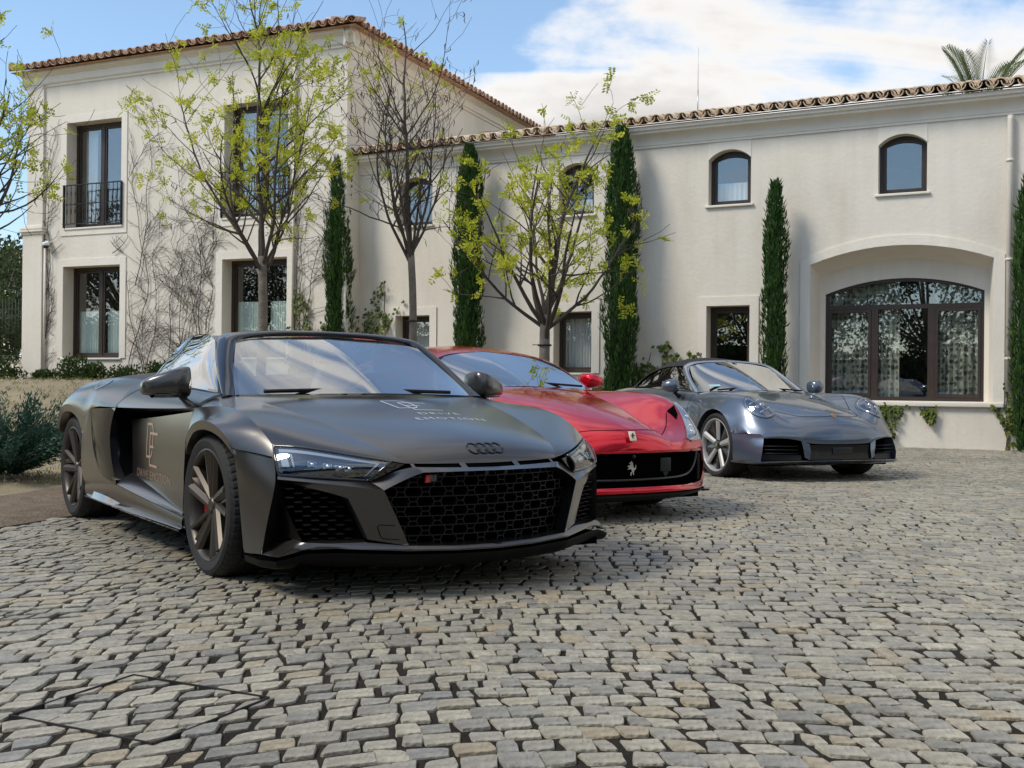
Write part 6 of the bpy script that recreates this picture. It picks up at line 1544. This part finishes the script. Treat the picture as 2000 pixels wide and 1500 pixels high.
horse(cr, (.0055, 0, -.02), .042, BLACK, 'horse')
horse(fe, (1.030, 0, .325), .098, CHROME, 'horse_emblem', -1)
m = MB(); m.bevbox((.975, .275, .34), (.985, .365, .435), .006); m.prism([(.978, .295, .34), (.978, .32, .30), (.978, .345, .34)], (.006, 0, 0)); m.build('sensor_cover', pm('sensor_black', (.007, .008, .009), .5), fe)
m = MB(); m.lathe([(0, .006), (.012, .005), (.015, 0), (.015, -.02)], 16, 'x', c=(1.01, .03, .452)); m.build('front_camera', gfr, fe)
# cabin
wsb = [(-.36, 0, .915), (-.40, .33, .908), (-.46, .56, .900), (-.53, .705, .888)]
wsm = [(-.72, 0, 1.07), (-.72, .32, 1.06), (-.70, .53, 1.03), (-.665, .665, .985)]
wst = [(-1.06, 0, 1.196), (-1.03, .28, 1.18), (-.95, .44, 1.15), (-.86, .555, 1.10)]
sym('windscreen', [patch([wsb, wsm, wst], 18, 12)], CARGLASS, fe, both=True, sharp=60)
pil_i = [(-.53, .705, .886), (-.665, .667, .985), (-.80, .595, 1.07), (-.88, .53, 1.12), (-.97, .42, 1.157), (-1.04, .26, 1.184), (-1.065, 0, 1.199)]
pil_o = [(-.545, .765, .885), (-.70, .725, .99), (-.86, .655, 1.085), (-.98, .59, 1.145), (-1.10, .47, 1.19), (-1.20, .28, 1.228), (-1.25, 0, 1.245)]
rf1 = [(-.75, .80, .90), (-1.0, .76, 1.0), (-1.2, .70, 1.10), (-1.35, .62, 1.175), (-1.45, .48, 1.225), (-1.55, .28, 1.26), (-1.6, 0, 1.272)]
rf2 = [(-1.6, .82, .93), (-1.7, .78, 1.0), (-1.8, .71, 1.10), (-1.9, .62, 1.165), (-2.0, .48, 1.21), (-2.05, .28, 1.235), (-2.1, 0, 1.245)]
rf3 = [(-2.6, .78, .93), (-2.65, .72, .97), (-2.7, .64, 1.02), (-2.72, .54, 1.05), (-2.75, .42, 1.07), (-2.8, .24, 1.085), (-2.8, 0, 1.09)]
rf4 = [(-3.5, .72, .90), (-3.5, .66, .92), (-3.5, .56, .94), (-3.5, .48, .95), (-3.5, .36, .955), (-3.5, .2, .96), (-3.5, 0, .96)]
sym('roof', [patch([pil_i, pil_o, rf1, rf2, rf3, rf4], 30, 36)], RED, fe, both=True, sharp=40)
sym('screen_seal', [patch([[(x + .006, w - .002, z - .004) for x, w, z in pil_i], [(x + .012, w - .018, z - .010) for x, w, z in pil_i]], 26, 2)], BLACK, fe, both=True)
for s in (-1, 1):
    bb2 = bvh_of([o_ for o_ in fe.children if o_.name.startswith('roof')])
    m = MB(); g_ = []
    for row_ in patch([[(-.78, 0, .925), (-1.2, 0, .935), (-1.7, 0, .95), (-2.15, 0, .96)], [(-1.02, 0, 1.03), (-1.25, 0, 1.05), (-1.65, 0, 1.07), (-2.15, 0, .985)], [(-1.13, 0, 1.075), (-1.35, 0, 1.12), (-1.65, 0, 1.12), (-2.2, 0, .99)]], 16, 6):
        g_.append([tuple(drape_pt(bb2, (x, s * 1.3, z), (0, -s, 0), .004)) for x, _, z in row_])
    m.grid(np.array(g_)); m.build('side_window', pm('dark_side_glass', (.01, .012, .014), .05, coat=1), fe)
    # flank
    arcR = [(-2.72 + .385 * math.cos(rad(a)), .975, .355 + .385 * math.sin(rad(a))) for a in np.linspace(22, 158, 24)]
    top_ = [(-.55, .83, .845), (-1.2, .82, .89), (-2.0, .82, .92), (-2.7, .82, .93), (-3.5, .72, .90)]
    u_ = [(-.55, .905, .765), (-1.2, .90, .77), (-2.0, .92, .80), (-2.7, .965, .83), (-3.6, .80, .80)]
    lo_ = ('p', [(-.55, .92, .487), (-1.2, .88, .48), (-2.2, .94, .495)] + arcR + [(-3.3, .95, .495), (-3.62, .82, .5)])
    bt_ = ('p', [(-.42, .94, .2), (-1.2, .93, .2), (-2.30, .955, .2)])
    m = MB(); m.grid(sgrid(patch([top_, u_, lo_], 44, 10), s)); m.grid(sgrid(patch([('p', [(-.37, .95, .487), (-1.2, .88, .48), (-2.36, .96, .495)]), ('p', [(-.4, .93, .35), (-1.2, .89, .35), (-2.33, .95, .35)]), bt_], 20, 5), s))
    m.grid(sgrid(patch([('p', arcR), ('p', [(x, w - .1, z) for x, w, z in arcR])], 24, 2), s)); m.grid(sgrid(patch([('p', [(-3.3, .95, .495), (-3.62, .82, .5)]), ('p', [(-3.1, .95, .2), (-3.6, .8, .25)])], 6, 3), s)); m.build('flank', RED, fe, merge=2e-4, sharp=35)
    mr = empty('wing_mirror', (0, 0, 0), 0, fe)
    secs = [[(x, y * s, z) for x, y, z in ell((cx_, w, cz), ax, rz, tl, 10, sq=.8)] for w, cx_, cz, ax, rz, tl in ((.862, -.88, .965, .002, .002, 0), (.864, -.88, .965, .05, .045, 0), (.88, -.87, .966, .075, .055, 0), (.94, -.865, .966, .085, .056, 0), (1.0, -.87, .962, .078, .050, 0), (1.05, -.88, .957, .056, .038, 0), (1.075, -.89, .953, .028, .02, 0), (1.08, -.89, .953, .001, .001, 0))]
    m = MB(); m.grid(loft_sections(secs, 26)); m.build('shell', RED, mr, merge=1e-4, sharp=50)
    m = MB(); m.bevbox((-.955, s * .96 - .075, .93), (-.945, s * .96 + .075, 1.0), .004); m.build('mirror_glass', CHROME, mr)
    m = MB(); m.tube([(-.88, s * .93, .925), (-.84, s * .86, .905), (-.80, s * .80, .90)], [.018, .02, .03], 8); m.build('mirror_arm', BLACK, mr)
tl = patch([('p', [(-3.62, .82, .3), (-3.62, .82, .5), (-3.6, .80, .80), (-3.5, .72, .90)]), ('p', [(-3.68, 0, .3), (-3.68, 0, .5), (-3.66, 0, .8), (-3.5, 0, .96)])], 8, 3); sym('tail_panel', [tl], RED, fe, both=True)
m = MB(); m.tube([(-.44, -.55, .925), (-.50, -.25, .945), (-.50, .15, .945), (-.40, .55, .918)], .009, 6); m.build('wiper', BLACK, fe)
m = MB(); m.grid(patch([[(-.42, -.7, .885), (-.42, 0, .90), (-.42, .7, .885)], [(-.85, -.7, .87), (-.85, 0, .90), (-.85, .7, .87)], [(-1.0, -.7, .78), (-1.0, 0, .80), (-1.0, .7, .78)], [(-1.02, -.7, .5), (-1.02, 0, .5), (-1.02, .7, .5)]], 10, 8)); m.build('dashboard', DARKLEATHER, fe)
for y in (-.37, .37): seat(fe, -1.45, y, .46, DARKLEATHER, .25, .60)
steering_wheel(fe, (-1.15, .37, .84), DARKLEATHER)
m = MB(); m.box((-2.2, -.7, .4), (-2.15, .7, 1.0)); m.box((-2.2, -.75, .32), (-.6, .75, .36)); m.build('cabin_tub', DARKLEATHER, fe)
cpp = fe.matrix_basis @ Vector((-.72, .28, .90)); cap = tag(empty('baseball_cap', cpp, .5235 - math.pi / 2 + .5), 'red peaked cap lying behind the windscreen of the red coupe', 'cap')
m = MB(); m.lathe([(.088, 0), (.086, .03), (.075, .06), (.05, .085), (.02, .098), (0, .1)], 20); m.build('crown', pm('red_cotton', (.30, .02, .03), .9), cap)
m = MB(); m.grid(patch([[(.05, -.075, .006), (.10, -.07, .0), (.13, -.05, -.002)], [(.085, 0, .012), (.13, 0, .010), (.17, 0, .004)], [(.05, .075, .006), (.10, .07, .0), (.13, .05, -.002)]], 8, 10)); m.build('peak', MATS['red_cotton'], cap)
RIMD = pm('dark_rim', (.05, .05, .052), .3, metal=.8)
for x, R, tw in ((.03, .350, .255), (-2.72, .355, .30)):
    for s in (-1, 1):
        wh = empty('wheel', (x, s * (.935 - tw / 2), R - .004), 0, fe); sg = 1 if s < 0 else -1; hw = tw / 2
        tyre('tyre', R, .265, tw, wh, 0, s); rim_barrel(.265, tw - .02, wh, RIMD, .010, s); m = MB()
        for k in range(10): blade(m, .04, rad(36 * k), .258, rad(36 * k + (6 if k % 2 else -6)), .016, .013, -hw + .03, -hw + .006, .04, sg, .005)
        m.build('spokes', RIMD, wh, sharp=20); brake(wh, .19, REDC, s, 200, -hw + .1)
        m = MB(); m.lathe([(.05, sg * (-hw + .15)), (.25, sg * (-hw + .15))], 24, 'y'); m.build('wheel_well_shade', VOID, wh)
    m = MB()
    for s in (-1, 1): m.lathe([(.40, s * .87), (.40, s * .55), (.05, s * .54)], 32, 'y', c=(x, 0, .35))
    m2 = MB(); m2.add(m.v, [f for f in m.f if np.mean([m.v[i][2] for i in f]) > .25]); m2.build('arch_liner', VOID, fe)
# ------------------------------------------------------------------ blue-grey cabriolet
BLUEG = pm('blue_grey_paint', (.100, .125, .165), .30, metal=.55, coat=1, coat_r=.02)
FABRIC = pm('black_soft_top', (.016, .016, .017), .9, bump=.3, bscale=300)
SILVER = pm('silver_rim', (.40, .39, .385), .5, metal=.35)
po = tag(empty('cabriolet', (2.924, 11.493, 0), .3604 - math.pi / 2), 'metallic blue-grey cabriolet with closed black soft top and oval lamps, farthest car', 'car')
r0 = [(.875, 0, .47), (.862, 0, .550), (.80, 0, .632), (.55, 0, .728), (.10, 0, .835), (-.42, 0, .890)]
r1 = [(.868, .2, .47), (.852, .2, .548), (.79, .2, .628), (.54, .21, .724), (.1, .22, .832), (-.43, .25, .888)]
r2 = [(.845, .38, .47), (.822, .38, .540), (.75, .385, .612), (.50, .40, .700), (.08, .43, .812), (-.47, .47, .880)]
r3 = [(.815, .48, .47), (.790, .48, .532), (.715, .48, .592), (.46, .49, .668), (.06, .53, .785), (-.50, .58, .872)]
a_ = [(.77, .585, .47), (.745, .585, .53), (.685, .575, .598), (.50, .565, .748), (.05, .62, .850), (-.52, .66, .872)]
b_ = [(.72, .69, .47), (.69, .695, .53), (.605, .69, .600), (.45, .70, .870), (.05, .745, .905), (-.54, .745, .866)]
c_ = [(.645, .785, .47), (.60, .795, .53), (.53, .81, .605), (.33, .83, .800), (-.01, .845, .842), (-.55, .825, .832)]
d_ = [(.55, .850, .47), (.49, .865, .53), (.39, .88, .60), (.20, .900, .680), (-.08, .910, .738), (-.55, .880, .760)]
hp_ = patch([r0, r1, r2, r3], 60, 14)
bonP = sym('bonnet', [hp_], BLUEG, po, both=True)[0]
arcP = [(.01 + .365 * math.cos(rad(a)), .925, .335 + .365 * math.sin(rad(a))) for a in np.linspace(21, 158, 32)]
fsb = arch_row(d_, .01, .335, .365, .925, .470, 60)
Td = crv(d_, 60); fsP = patch([r3, a_, b_, c_, d_, ('a', np.array([((a[0] + b[0]) / 2, (a[1] + b[1]) / 2 + .006, (a[2] + b[2]) / 2) for a, b in zip(Td, fsb[1])])), fsb], 60, 34)
arlP = patch([fsb, ('a', fsb[1] - np.array([0, .09, .0]))], 60, 3)
fenP = sym('front_fender', [fsP, arlP], BLUEG, po, sharp=40)
tp = [(.875, 0, .47), (.868, .2, .47), (.845, .38, .47), (.815, .48, .47), (.77, .585, .47), (.72, .69, .47), (.645, .785, .47)]
bt = [(.888, 0, .378), (.880, .2, .378), (.855, .36, .380), (.832, .44, .412), (.79, .56, .432), (.735, .67, .436), (.680, .765, .428)]
upP = patch([tp, [((a[0] + b[0]) / 2 + .012, (a[1] + b[1]) / 2, (a[2] + b[2]) / 2) for a, b in zip(tp, bt)], bt], 30, 6)
upP2 = patch([bt, [(x - .10, w - .01, z - .003) for x, w, z in bt]], 30, 2)
eo = [(.680, .765, .428), (.700, .785, .36), (.705, .80, .28), (.690, .805, .205)]
ckP = patch([('p', [(.645, .785, .47), (.680, .765, .428)] + eo[1:]), ('p', [(.55, .850, .47), (.575, .852, .40), (.585, .858, .30), (.575, .858, .20)]), ('p', [(.352, .922, .466), (.375, .924, .40), (.378, .922, .30), (.365, .915, .195)])], 16, 6)
eoP = patch([eo, [(x - .12, w - .04, z) for x, w, z in eo]], 12, 2)
finP = patch([('p', [(.832, .44, .412), (.845, .425, .34), (.850, .41, .25)]), ('p', [(.855, .36, .380), (.868, .352, .31), (.868, .365, .225)])], 10, 3)
bmP = sym('front_bumper', [upP, upP2, ckP, eoP, finP], BLUEG, po, both=True, sharp=35)[0]
m = MB()
for s in (-1, 1): m.grid(sgrid(patch([[(.80, 0, .46), (.77, .3, .46), (.68, .55, .46), (.56, .80, .46)], [(.80, 0, .18), (.77, .3, .18), (.68, .55, .18), (.56, .80, .18)]], 12, 3), s))
m.build('intake_back', VOID, po)
for s in (-1, 1):
    for z in (.285, .32, .355):
        m = MB(); m.tube([(.70, s * .77, z), (.77, s * .60, z), (.815, s * .46, z)], [.004, .006, .005], 5); m.build('intake_slat', BLACK, po)
    m = MB(); m.grid(sgrid(patch([[(.66, .79, .215), (.76, .62, .215), (.83, .43, .22)], [(.66, .79, .275), (.75, .62, .275), (.815, .43, .27)]], 10, 3), s)); m.build('intake_floor', BLACK, po)
m = MB(); m.grid(np.array([[(.862 - .12 * y * y, y, z) for y in np.linspace(-.37, .37, 14)] for z in (.225, .368)])); m.build('centre_panel', pm('centre_black', (.009, .01, .011), .15, coat=.6), po)
m = MB(); m.bevbox((.86, -.10, .275), (.872, .13, .345), .005); m.build('radar_cover', pm('radar_black', (.02, .021, .023), .3), po)
sp = [(.36, .93, .200), (.57, .885, .205), (.70, .815, .205), (.80, .62, .212), (.865, .40, .218), (.885, .2, .220), (.89, 0, .220)]
sym('front_lip', [patch([('x', sp), ('x', [(x + .012, w + .010, z - .012) for x, w, z in sp]), ('x', [(x - .01, w - .01, z - .045) for x, w, z in sp]), ('x', [(x - .3, w * .85, .15) for x, w, z in sp])], 26, 7)], PIANO, po, both=True, sharp=40)
m = MB(); m.box((-3.2, -.76, .15), (.6, .76, .21)); m.box((-3.0, -.6, .21), (.4, .6, .55)); m.box((-2.0, -.84, .2), (-.42, .84, .6)); m.build('underbody', VOID, po)
# round lamps
bvs = {1: bvh_of([fenP[1]]), -1: bvh_of([fenP[0]])}
for s in (-1, 1):
    hl = empty('headlight', (0, 0, 0), 0, po); ax = Vector((.80, .24 * s, .54)).normalized(); c0 = Vector((.430, s * .670, .708))
    e2 = Vector((.36, -.13 * s, -.20)); e2 = (e2 - ax * e2.dot(ax)).normalized(); e1 = ax.cross(e2); bq = bvs[s]
    def pt(r, a, d):
        q = c0 + (e1 * math.cos(a) * .80 + e2 * math.sin(a) * 1.16) * r
        return drape_pt(bq, q + ax * .4, -ax, d)
    def cap_(R_, d0, dome, n=32, rings=7):
        G_ = []
        for i in range(rings + 1):
            f = i / rings; G_.append([tuple(pt(max(1e-4, R_ * f), 2 * math.pi * j / n, d0 + dome * (1 - f * f))) for j in range(n + 1)])
        return np.array(G_)
    Rl = .150
    m = MB(); m.grid(cap_(Rl, .006, .020)); m.build('lens', LENS, hl)
    m = MB(); m.grid(cap_(Rl * .97, .0025, .002)); m.build('housing', LAMPIN, hl)
    m = MB(); m.tube([tuple(pt(Rl, 2 * math.pi * j / 40, .003)) for j in range(41)], .008, 6, False); m.build('bezel', BLUEG, hl)
    m = MB(); m.tube([tuple(pt(Rl * .90, 2 * math.pi * j / 40, .005)) for j in range(41)], .004, 6, False); m.build('inner_ring', CHROME, hl)
    for aa in (50, 130, 230, 310):
        p = pt(.080, rad(aa), .010); m = MB(); m.tube([p - e1 * .024, p + e1 * .024], .007, 6); m.build('light_bar', DRL, hl)
    for aa in (0, 180): p = pt(.045, rad(aa), .004); m = MB(); m.tube([p, p + ax * .010], [.026, .020], 14); m.build('projector', CHROME, hl)
bA = bvh_of([bonP] + fenP); m = MB()
strip_on(bA, [(.0, -.66, 1.3), (.30, -.52, 1.3), (.62, -.38, 1.3), (.72, -.2, 1.3), (.74, 0, 1.3), (.72, .2, 1.3), (.62, .38, 1.3), (.30, .52, 1.3), (.0, .66, 1.3)], (0, 0, -1), .005, 60, mb=m); m.build('panel_gap', SEAM, po)
c0 = drape_pt(bA, (.74, 0, 1.3), (0, 0, -1), .004); crst = empty('bonnet_crest', c0, 0, po); crst.rotation_euler = (0, rad(35), 0)
V, F = fill_shape([[(-.024, .03), (.024, .03), (.026, 0), (.015, -.025), (0, -.036), (-.015, -.025), (-.026, 0)]], .004); m = MB(); m.add([(-c, a, b) for a, b, c in V], F); m.build('shield', pm('crest_gold', (.62, .42, .14), .3, metal=.9), crst)
V, F = fill_shape([[(-.012, .010), (.012, .010), (.010, -.012), (0, -.018), (-.010, -.012)]], .002); m = MB(); m.add([(-c, a, b + .004) for a, b, c in V], F); m.build('inner_shield', pm('crest_red', (.45, .03, .02), .4), crst)
# flanks
for s in (-1, 1):
    arcR = [(-2.45 + .375 * math.cos(rad(a)), .935, .345 + .375 * math.sin(rad(a))) for a in np.linspace(20, 158, 24)]
    top_ = [(-.55, .765, .864), (-1.2, .765, .880), (-1.9, .765, .915), (-2.5, .75, .905), (-3.2, .66, .80), (-3.4, .6, .72)]
    u_ = [(-.55, .825, .828), (-1.2, .835, .835), (-1.9, .86, .855), (-2.5, .885, .85), (-3.2, .80, .75), (-3.42, .7, .68)]
    u2 = [(-.55, .880, .760), (-1.2, .885, .755), (-1.9, .91, .765), (-2.5, .945, .77), (-3.2, .86, .68), (-3.45, .74, .62)]
    lo_ = ('p', [(-.55, .885, .475), (-1.2, .875, .47), (-2.0, .92, .475)] + arcR + [(-3.0, .90, .475), (-3.45, .74, .48)])
    m = MB(); m.grid(sgrid(patch([top_, u_, u2, lo_], 44, 14), s)); m.grid(sgrid(patch([('p', [(-.35, .91, .475), (-1.2, .875, .47), (-2.09, .92, .475)]), ('p', [(-.36, .90, .33), (-1.2, .88, .33), (-2.08, .915, .33)]), ('p', [(-.35, .90, .19), (-1.2, .89, .19), (-2.08, .91, .19)])], 20, 5), s))
    m.grid(sgrid(patch([('p', arcR), ('p', [(x, w - .1, z) for x, w, z in arcR])], 24, 2), s)); m.grid(sgrid(patch([('p', [(-2.9, .92, .475), (-3.45, .74, .48)]), ('p', [(-2.8, .9, .2), (-3.4, .72, .25)])], 6, 3), s)); fl = m.build('flank', BLUEG, po, merge=2e-4, sharp=35)
    bf_ = bvh_of([fl]); m = MB(); strip_on(bf_, [(-.62, s * 1.3, .84), (-.62, s * 1.3, .65), (-.60, s * 1.3, .40), (-.58, s * 1.3, .25)], (0, -s, 0), .005, 20, mb=m); m.build('panel_gap', SEAM, po)
    m = MB(); p = drape_pt(bf_, (-1.55, s * 1.3, .74), (0, -s, 0), .012); m.bevbox((p.x - .10, p.y - .012, p.z - .014), (p.x + .10, p.y + .012, p.z + .014), .008); m.build('door_handle', BLUEG, po)
    # glass and mirror
    lo2 = [(-.66, .755, .868), (-1.0, .757, .876), (-1.5, .757, .892), (-1.98, .750, .925)]
    hi2 = ('p', [(-.74, .735, .885), (-.98, .665, 1.02), (-1.20, .600, 1.140), (-1.40, .615, 1.155), (-1.65, .640, 1.130), (-1.82, .68, 1.06), (-1.99, .745, .930)])
    m = MB(); m.grid(sgrid(patch([lo2, [(-.72, .752, .88), (-1.05, .72, .97), (-1.45, .715, 1.0), (-1.99, .749, .928)], hi2], 20, 8), s)); m.build('side_window', SIDEGLASS, po, sharp=60)
    m = MB(); m.tube([(-1.62, s * .735, .90), (-1.52, s * .66, 1.13)], .010, 6); m.build('window_divider', BLACK, po)
    mr = empty('wing_mirror', (0, 0, 0), 0, po)
    secs = [[(x, y * s, z) for x, y, z in ell((cx_, w, cz), ax_, rz, tl, 10, sq=.85)] for w, cx_, cz, ax_, rz, tl in ((.868, -.86, .935, .002, .002, 0), (.870, -.86, .935, .045, .050, 0), (.885, -.84, .935, .068, .064, 0), (.93, -.83, .936, .076, .068, 0), (.98, -.835, .935, .068, .062, 0), (1.02, -.85, .932, .048, .044, 0), (1.04, -.86, .930, .024, .022, 0), (1.045, -.86, .930, .001, .001, 0))]
    m = MB(); m.grid(loft_sections(secs, 26)); m.build('shell', BLUEG, mr, merge=1e-4, sharp=50)
    m = MB(); m.bevbox((-.922, s * .945 - .065, .892), (-.912, s * .945 + .065, .978), .006); m.build('mirror_glass', CHROME, mr)
    m = MB(); m.tube([(-.85, s * .92, .880), (-.83, s * .885, .845), (-.80, s * .855, .815)], [.018, .02, .03], 8); m.build('mirror_arm', BLACK, mr)
tl = patch([('p', [(-3.45, .74, .3), (-3.45, .74, .48), (-3.45, .74, .62), (-3.4, .6, .72)]), ('p', [(-3.55, 0, .3), (-3.55, 0, .48), (-3.52, 0, .66), (-3.45, 0, .76)])], 8, 3); sym('tail_panel', [tl], BLUEG, po, both=True)
dk = patch([[(-1.9, .765, .915), (-2.5, .75, .905), (-3.2, .66, .80), (-3.4, .6, .72)], [(-2.0, .4, .95), (-2.6, .4, .945), (-3.2, .4, .83), (-3.43, .35, .75)], [(-2.0, 0, .96), (-2.6, 0, .955), (-3.2, 0, .84), (-3.45, 0, .76)]], 16, 8); sym('rear_deck', [dk], BLUEG, po, both=True)
# windscreen and soft top
wsb = [(-.42, 0, .893), (-.50, .33, .888), (-.60, .55, .880), (-.71, .665, .868)]
wsm = [(-.84, 0, 1.08), (-.87, .32, 1.07), (-.91, .52, 1.045), (-.96, .615, 1.01)]
wst = [(-1.22, 0, 1.216), (-1.215, .28, 1.205), (-1.19, .45, 1.185), (-1.16, .530, 1.150)]
sym('windscreen', [patch([wsb, wsm, wst], 18, 12)], CARGLASS, po, both=True, sharp=60)
fi = [(-.71, .665, .868), (-.835, .645, .94), (-.96, .617, 1.01), (-1.08, .580, 1.09), (-1.155, .535, 1.148), (-1.19, .45, 1.186), (-1.215, .28, 1.207), (-1.222, 0, 1.218)]
fo = [(-.70, .730, .862), (-.84, .708, .94), (-.98, .675, 1.025), (-1.11, .635, 1.11), (-1.20, .585, 1.168), (-1.245, .48, 1.205), (-1.265, .28, 1.228), (-1.275, 0, 1.240)]
fb = [(-.78, .725, .862), (-.92, .70, .94), (-1.06, .665, 1.02), (-1.18, .625, 1.10), (-1.25, .575, 1.16), (-1.29, .47, 1.20), (-1.31, .28, 1.222), (-1.32, 0, 1.234)]
FRM = pm('windscreen_frame_paint', (.42, .45, .48), .18, metal=.85, coat=1)
sym('windscreen_frame', [patch([('x', fi), ('x', [((a[0] + b[0]) / 2 + .016, (a[1] + b[1]) / 2 + .006, (a[2] + b[2]) / 2 + .010) for a, b in zip(fi, fo)]), ('x', fo), ('x', fb), ('x', fi)], 30, 14)], FRM, po, both=True, sharp=60)
t0 = [(-1.28, 0, 1.238), (-1.27, .28, 1.226), (-1.25, .48, 1.200), (-1.215, .585, 1.162)]
t1 = [(-1.58, 0, 1.285), (-1.57, .30, 1.272), (-1.52, .52, 1.225), (-1.42, .625, 1.165)]
t2 = [(-1.95, 0, 1.290), (-1.93, .30, 1.272), (-1.87, .53, 1.205), (-1.68, .65, 1.140)]
t3 = [(-2.35, 0, 1.13), (-2.33, .32, 1.115), (-2.22, .55, 1.06), (-1.92, .71, 1.045)]
t4 = [(-2.78, 0, .955), (-2.72, .35, .95), (-2.52, .60, .935), (-2.06, .765, .912)]
sym('soft_top', [patch([t0, t1, t2, t3, t4], 18, 24)], FABRIC, po, both=True, sharp=60)
m = MB(); m.tube([(-.52, -.55, .895), (-.58, -.25, .915), (-.58, .15, .915), (-.48, .5, .893)], .009, 6); m.build('wiper', BLACK, po)
m = MB(); m.add([(-.66, -.56, .93), (-.66, -.42, .935), (-.70, -.42, .955), (-.70, -.56, .95)], [(0, 1, 2, 3)]); m.build('windscreen_sticker', pm('sticker', (.35, .6, .62), .5), po) 
m = MB(); m.grid(patch([[(-.52, -.68, .865), (-.52, 0, .88), (-.52, .68, .865)], [(-.95, -.68, .86), (-.95, 0, .88), (-.95, .68, .86)], [(-1.05, -.68, .78), (-1.05, 0, .80), (-1.05, .68, .78)], [(-1.06, -.68, .5), (-1.06, 0, .5), (-1.06, .68, .5)]], 10, 8)); m.build('dashboard', DARKLEATHER, po)
for y in (-.36, .36): seat(po, -1.42, y, .46, LEATHER, .24, .58)
steering_wheel(po, (-1.16, .36, .82), DARKLEATHER)
m = MB(); m.box((-2.1, -.7, .4), (-2.05, .7, .95)); m.box((-2.1, -.72, .32), (-.6, .72, .36)); m.build('cabin_tub', DARKLEATHER, po)
DARKRIM = pm('gloss_black_rim', (.012, .012, .013), .15, coat=1)
for x, R, tw in ((0.01, .335, .245), (-2.45, .345, .30)):
    for s in (-1, 1):
        wh = empty('wheel', (x, s * (.905 - tw / 2), R - .004), 0, po); sg = 1 if s < 0 else -1; hw = tw / 2
        tyre('tyre', R, .262, tw, wh, 0, s); rim_barrel(.262, tw - .02, wh, SILVER, .006, s)
        m = MB()
        for k in range(5):
            a = rad(90 + 72 * k - 6); m2 = MB()
            blade(m, .055, a, .252, a, .026, .036, -hw + .030, -hw + .008, .03, sg, .004)
        m.build('spokes', SILVER, wh, sharp=20)
        m = MB(); m.lathe([(.245, sg * (-hw + .05)), (.20, sg * (-hw + .06)), (.05, sg * (-hw + .06))], 40, 'y')
        for k in range(5): blade(m, .05, rad(90 + 72 * k + 30), .25, rad(90 + 72 * k + 30), .03, .05, -hw + .05, -hw + .04, .02, sg, .0)
        m.build('rim_inlay', DARKRIM, wh, sharp=30)
        m = MB(); m.lathe([(0, sg * (-hw + .018)), (.032, sg * (-hw + .018)), (.045, sg * (-hw + .025)), (.06, sg * (-hw + .05))], 24, 'y'); m.build('hub_cap', DARKRIM, wh, sharp=30)
        m = MB(); m.lathe([(0, sg * (-hw + .0165)), (.018, sg * (-hw + .0168))], 16, 'y'); m.build('hub_crest', MATS['crest_gold'], wh)
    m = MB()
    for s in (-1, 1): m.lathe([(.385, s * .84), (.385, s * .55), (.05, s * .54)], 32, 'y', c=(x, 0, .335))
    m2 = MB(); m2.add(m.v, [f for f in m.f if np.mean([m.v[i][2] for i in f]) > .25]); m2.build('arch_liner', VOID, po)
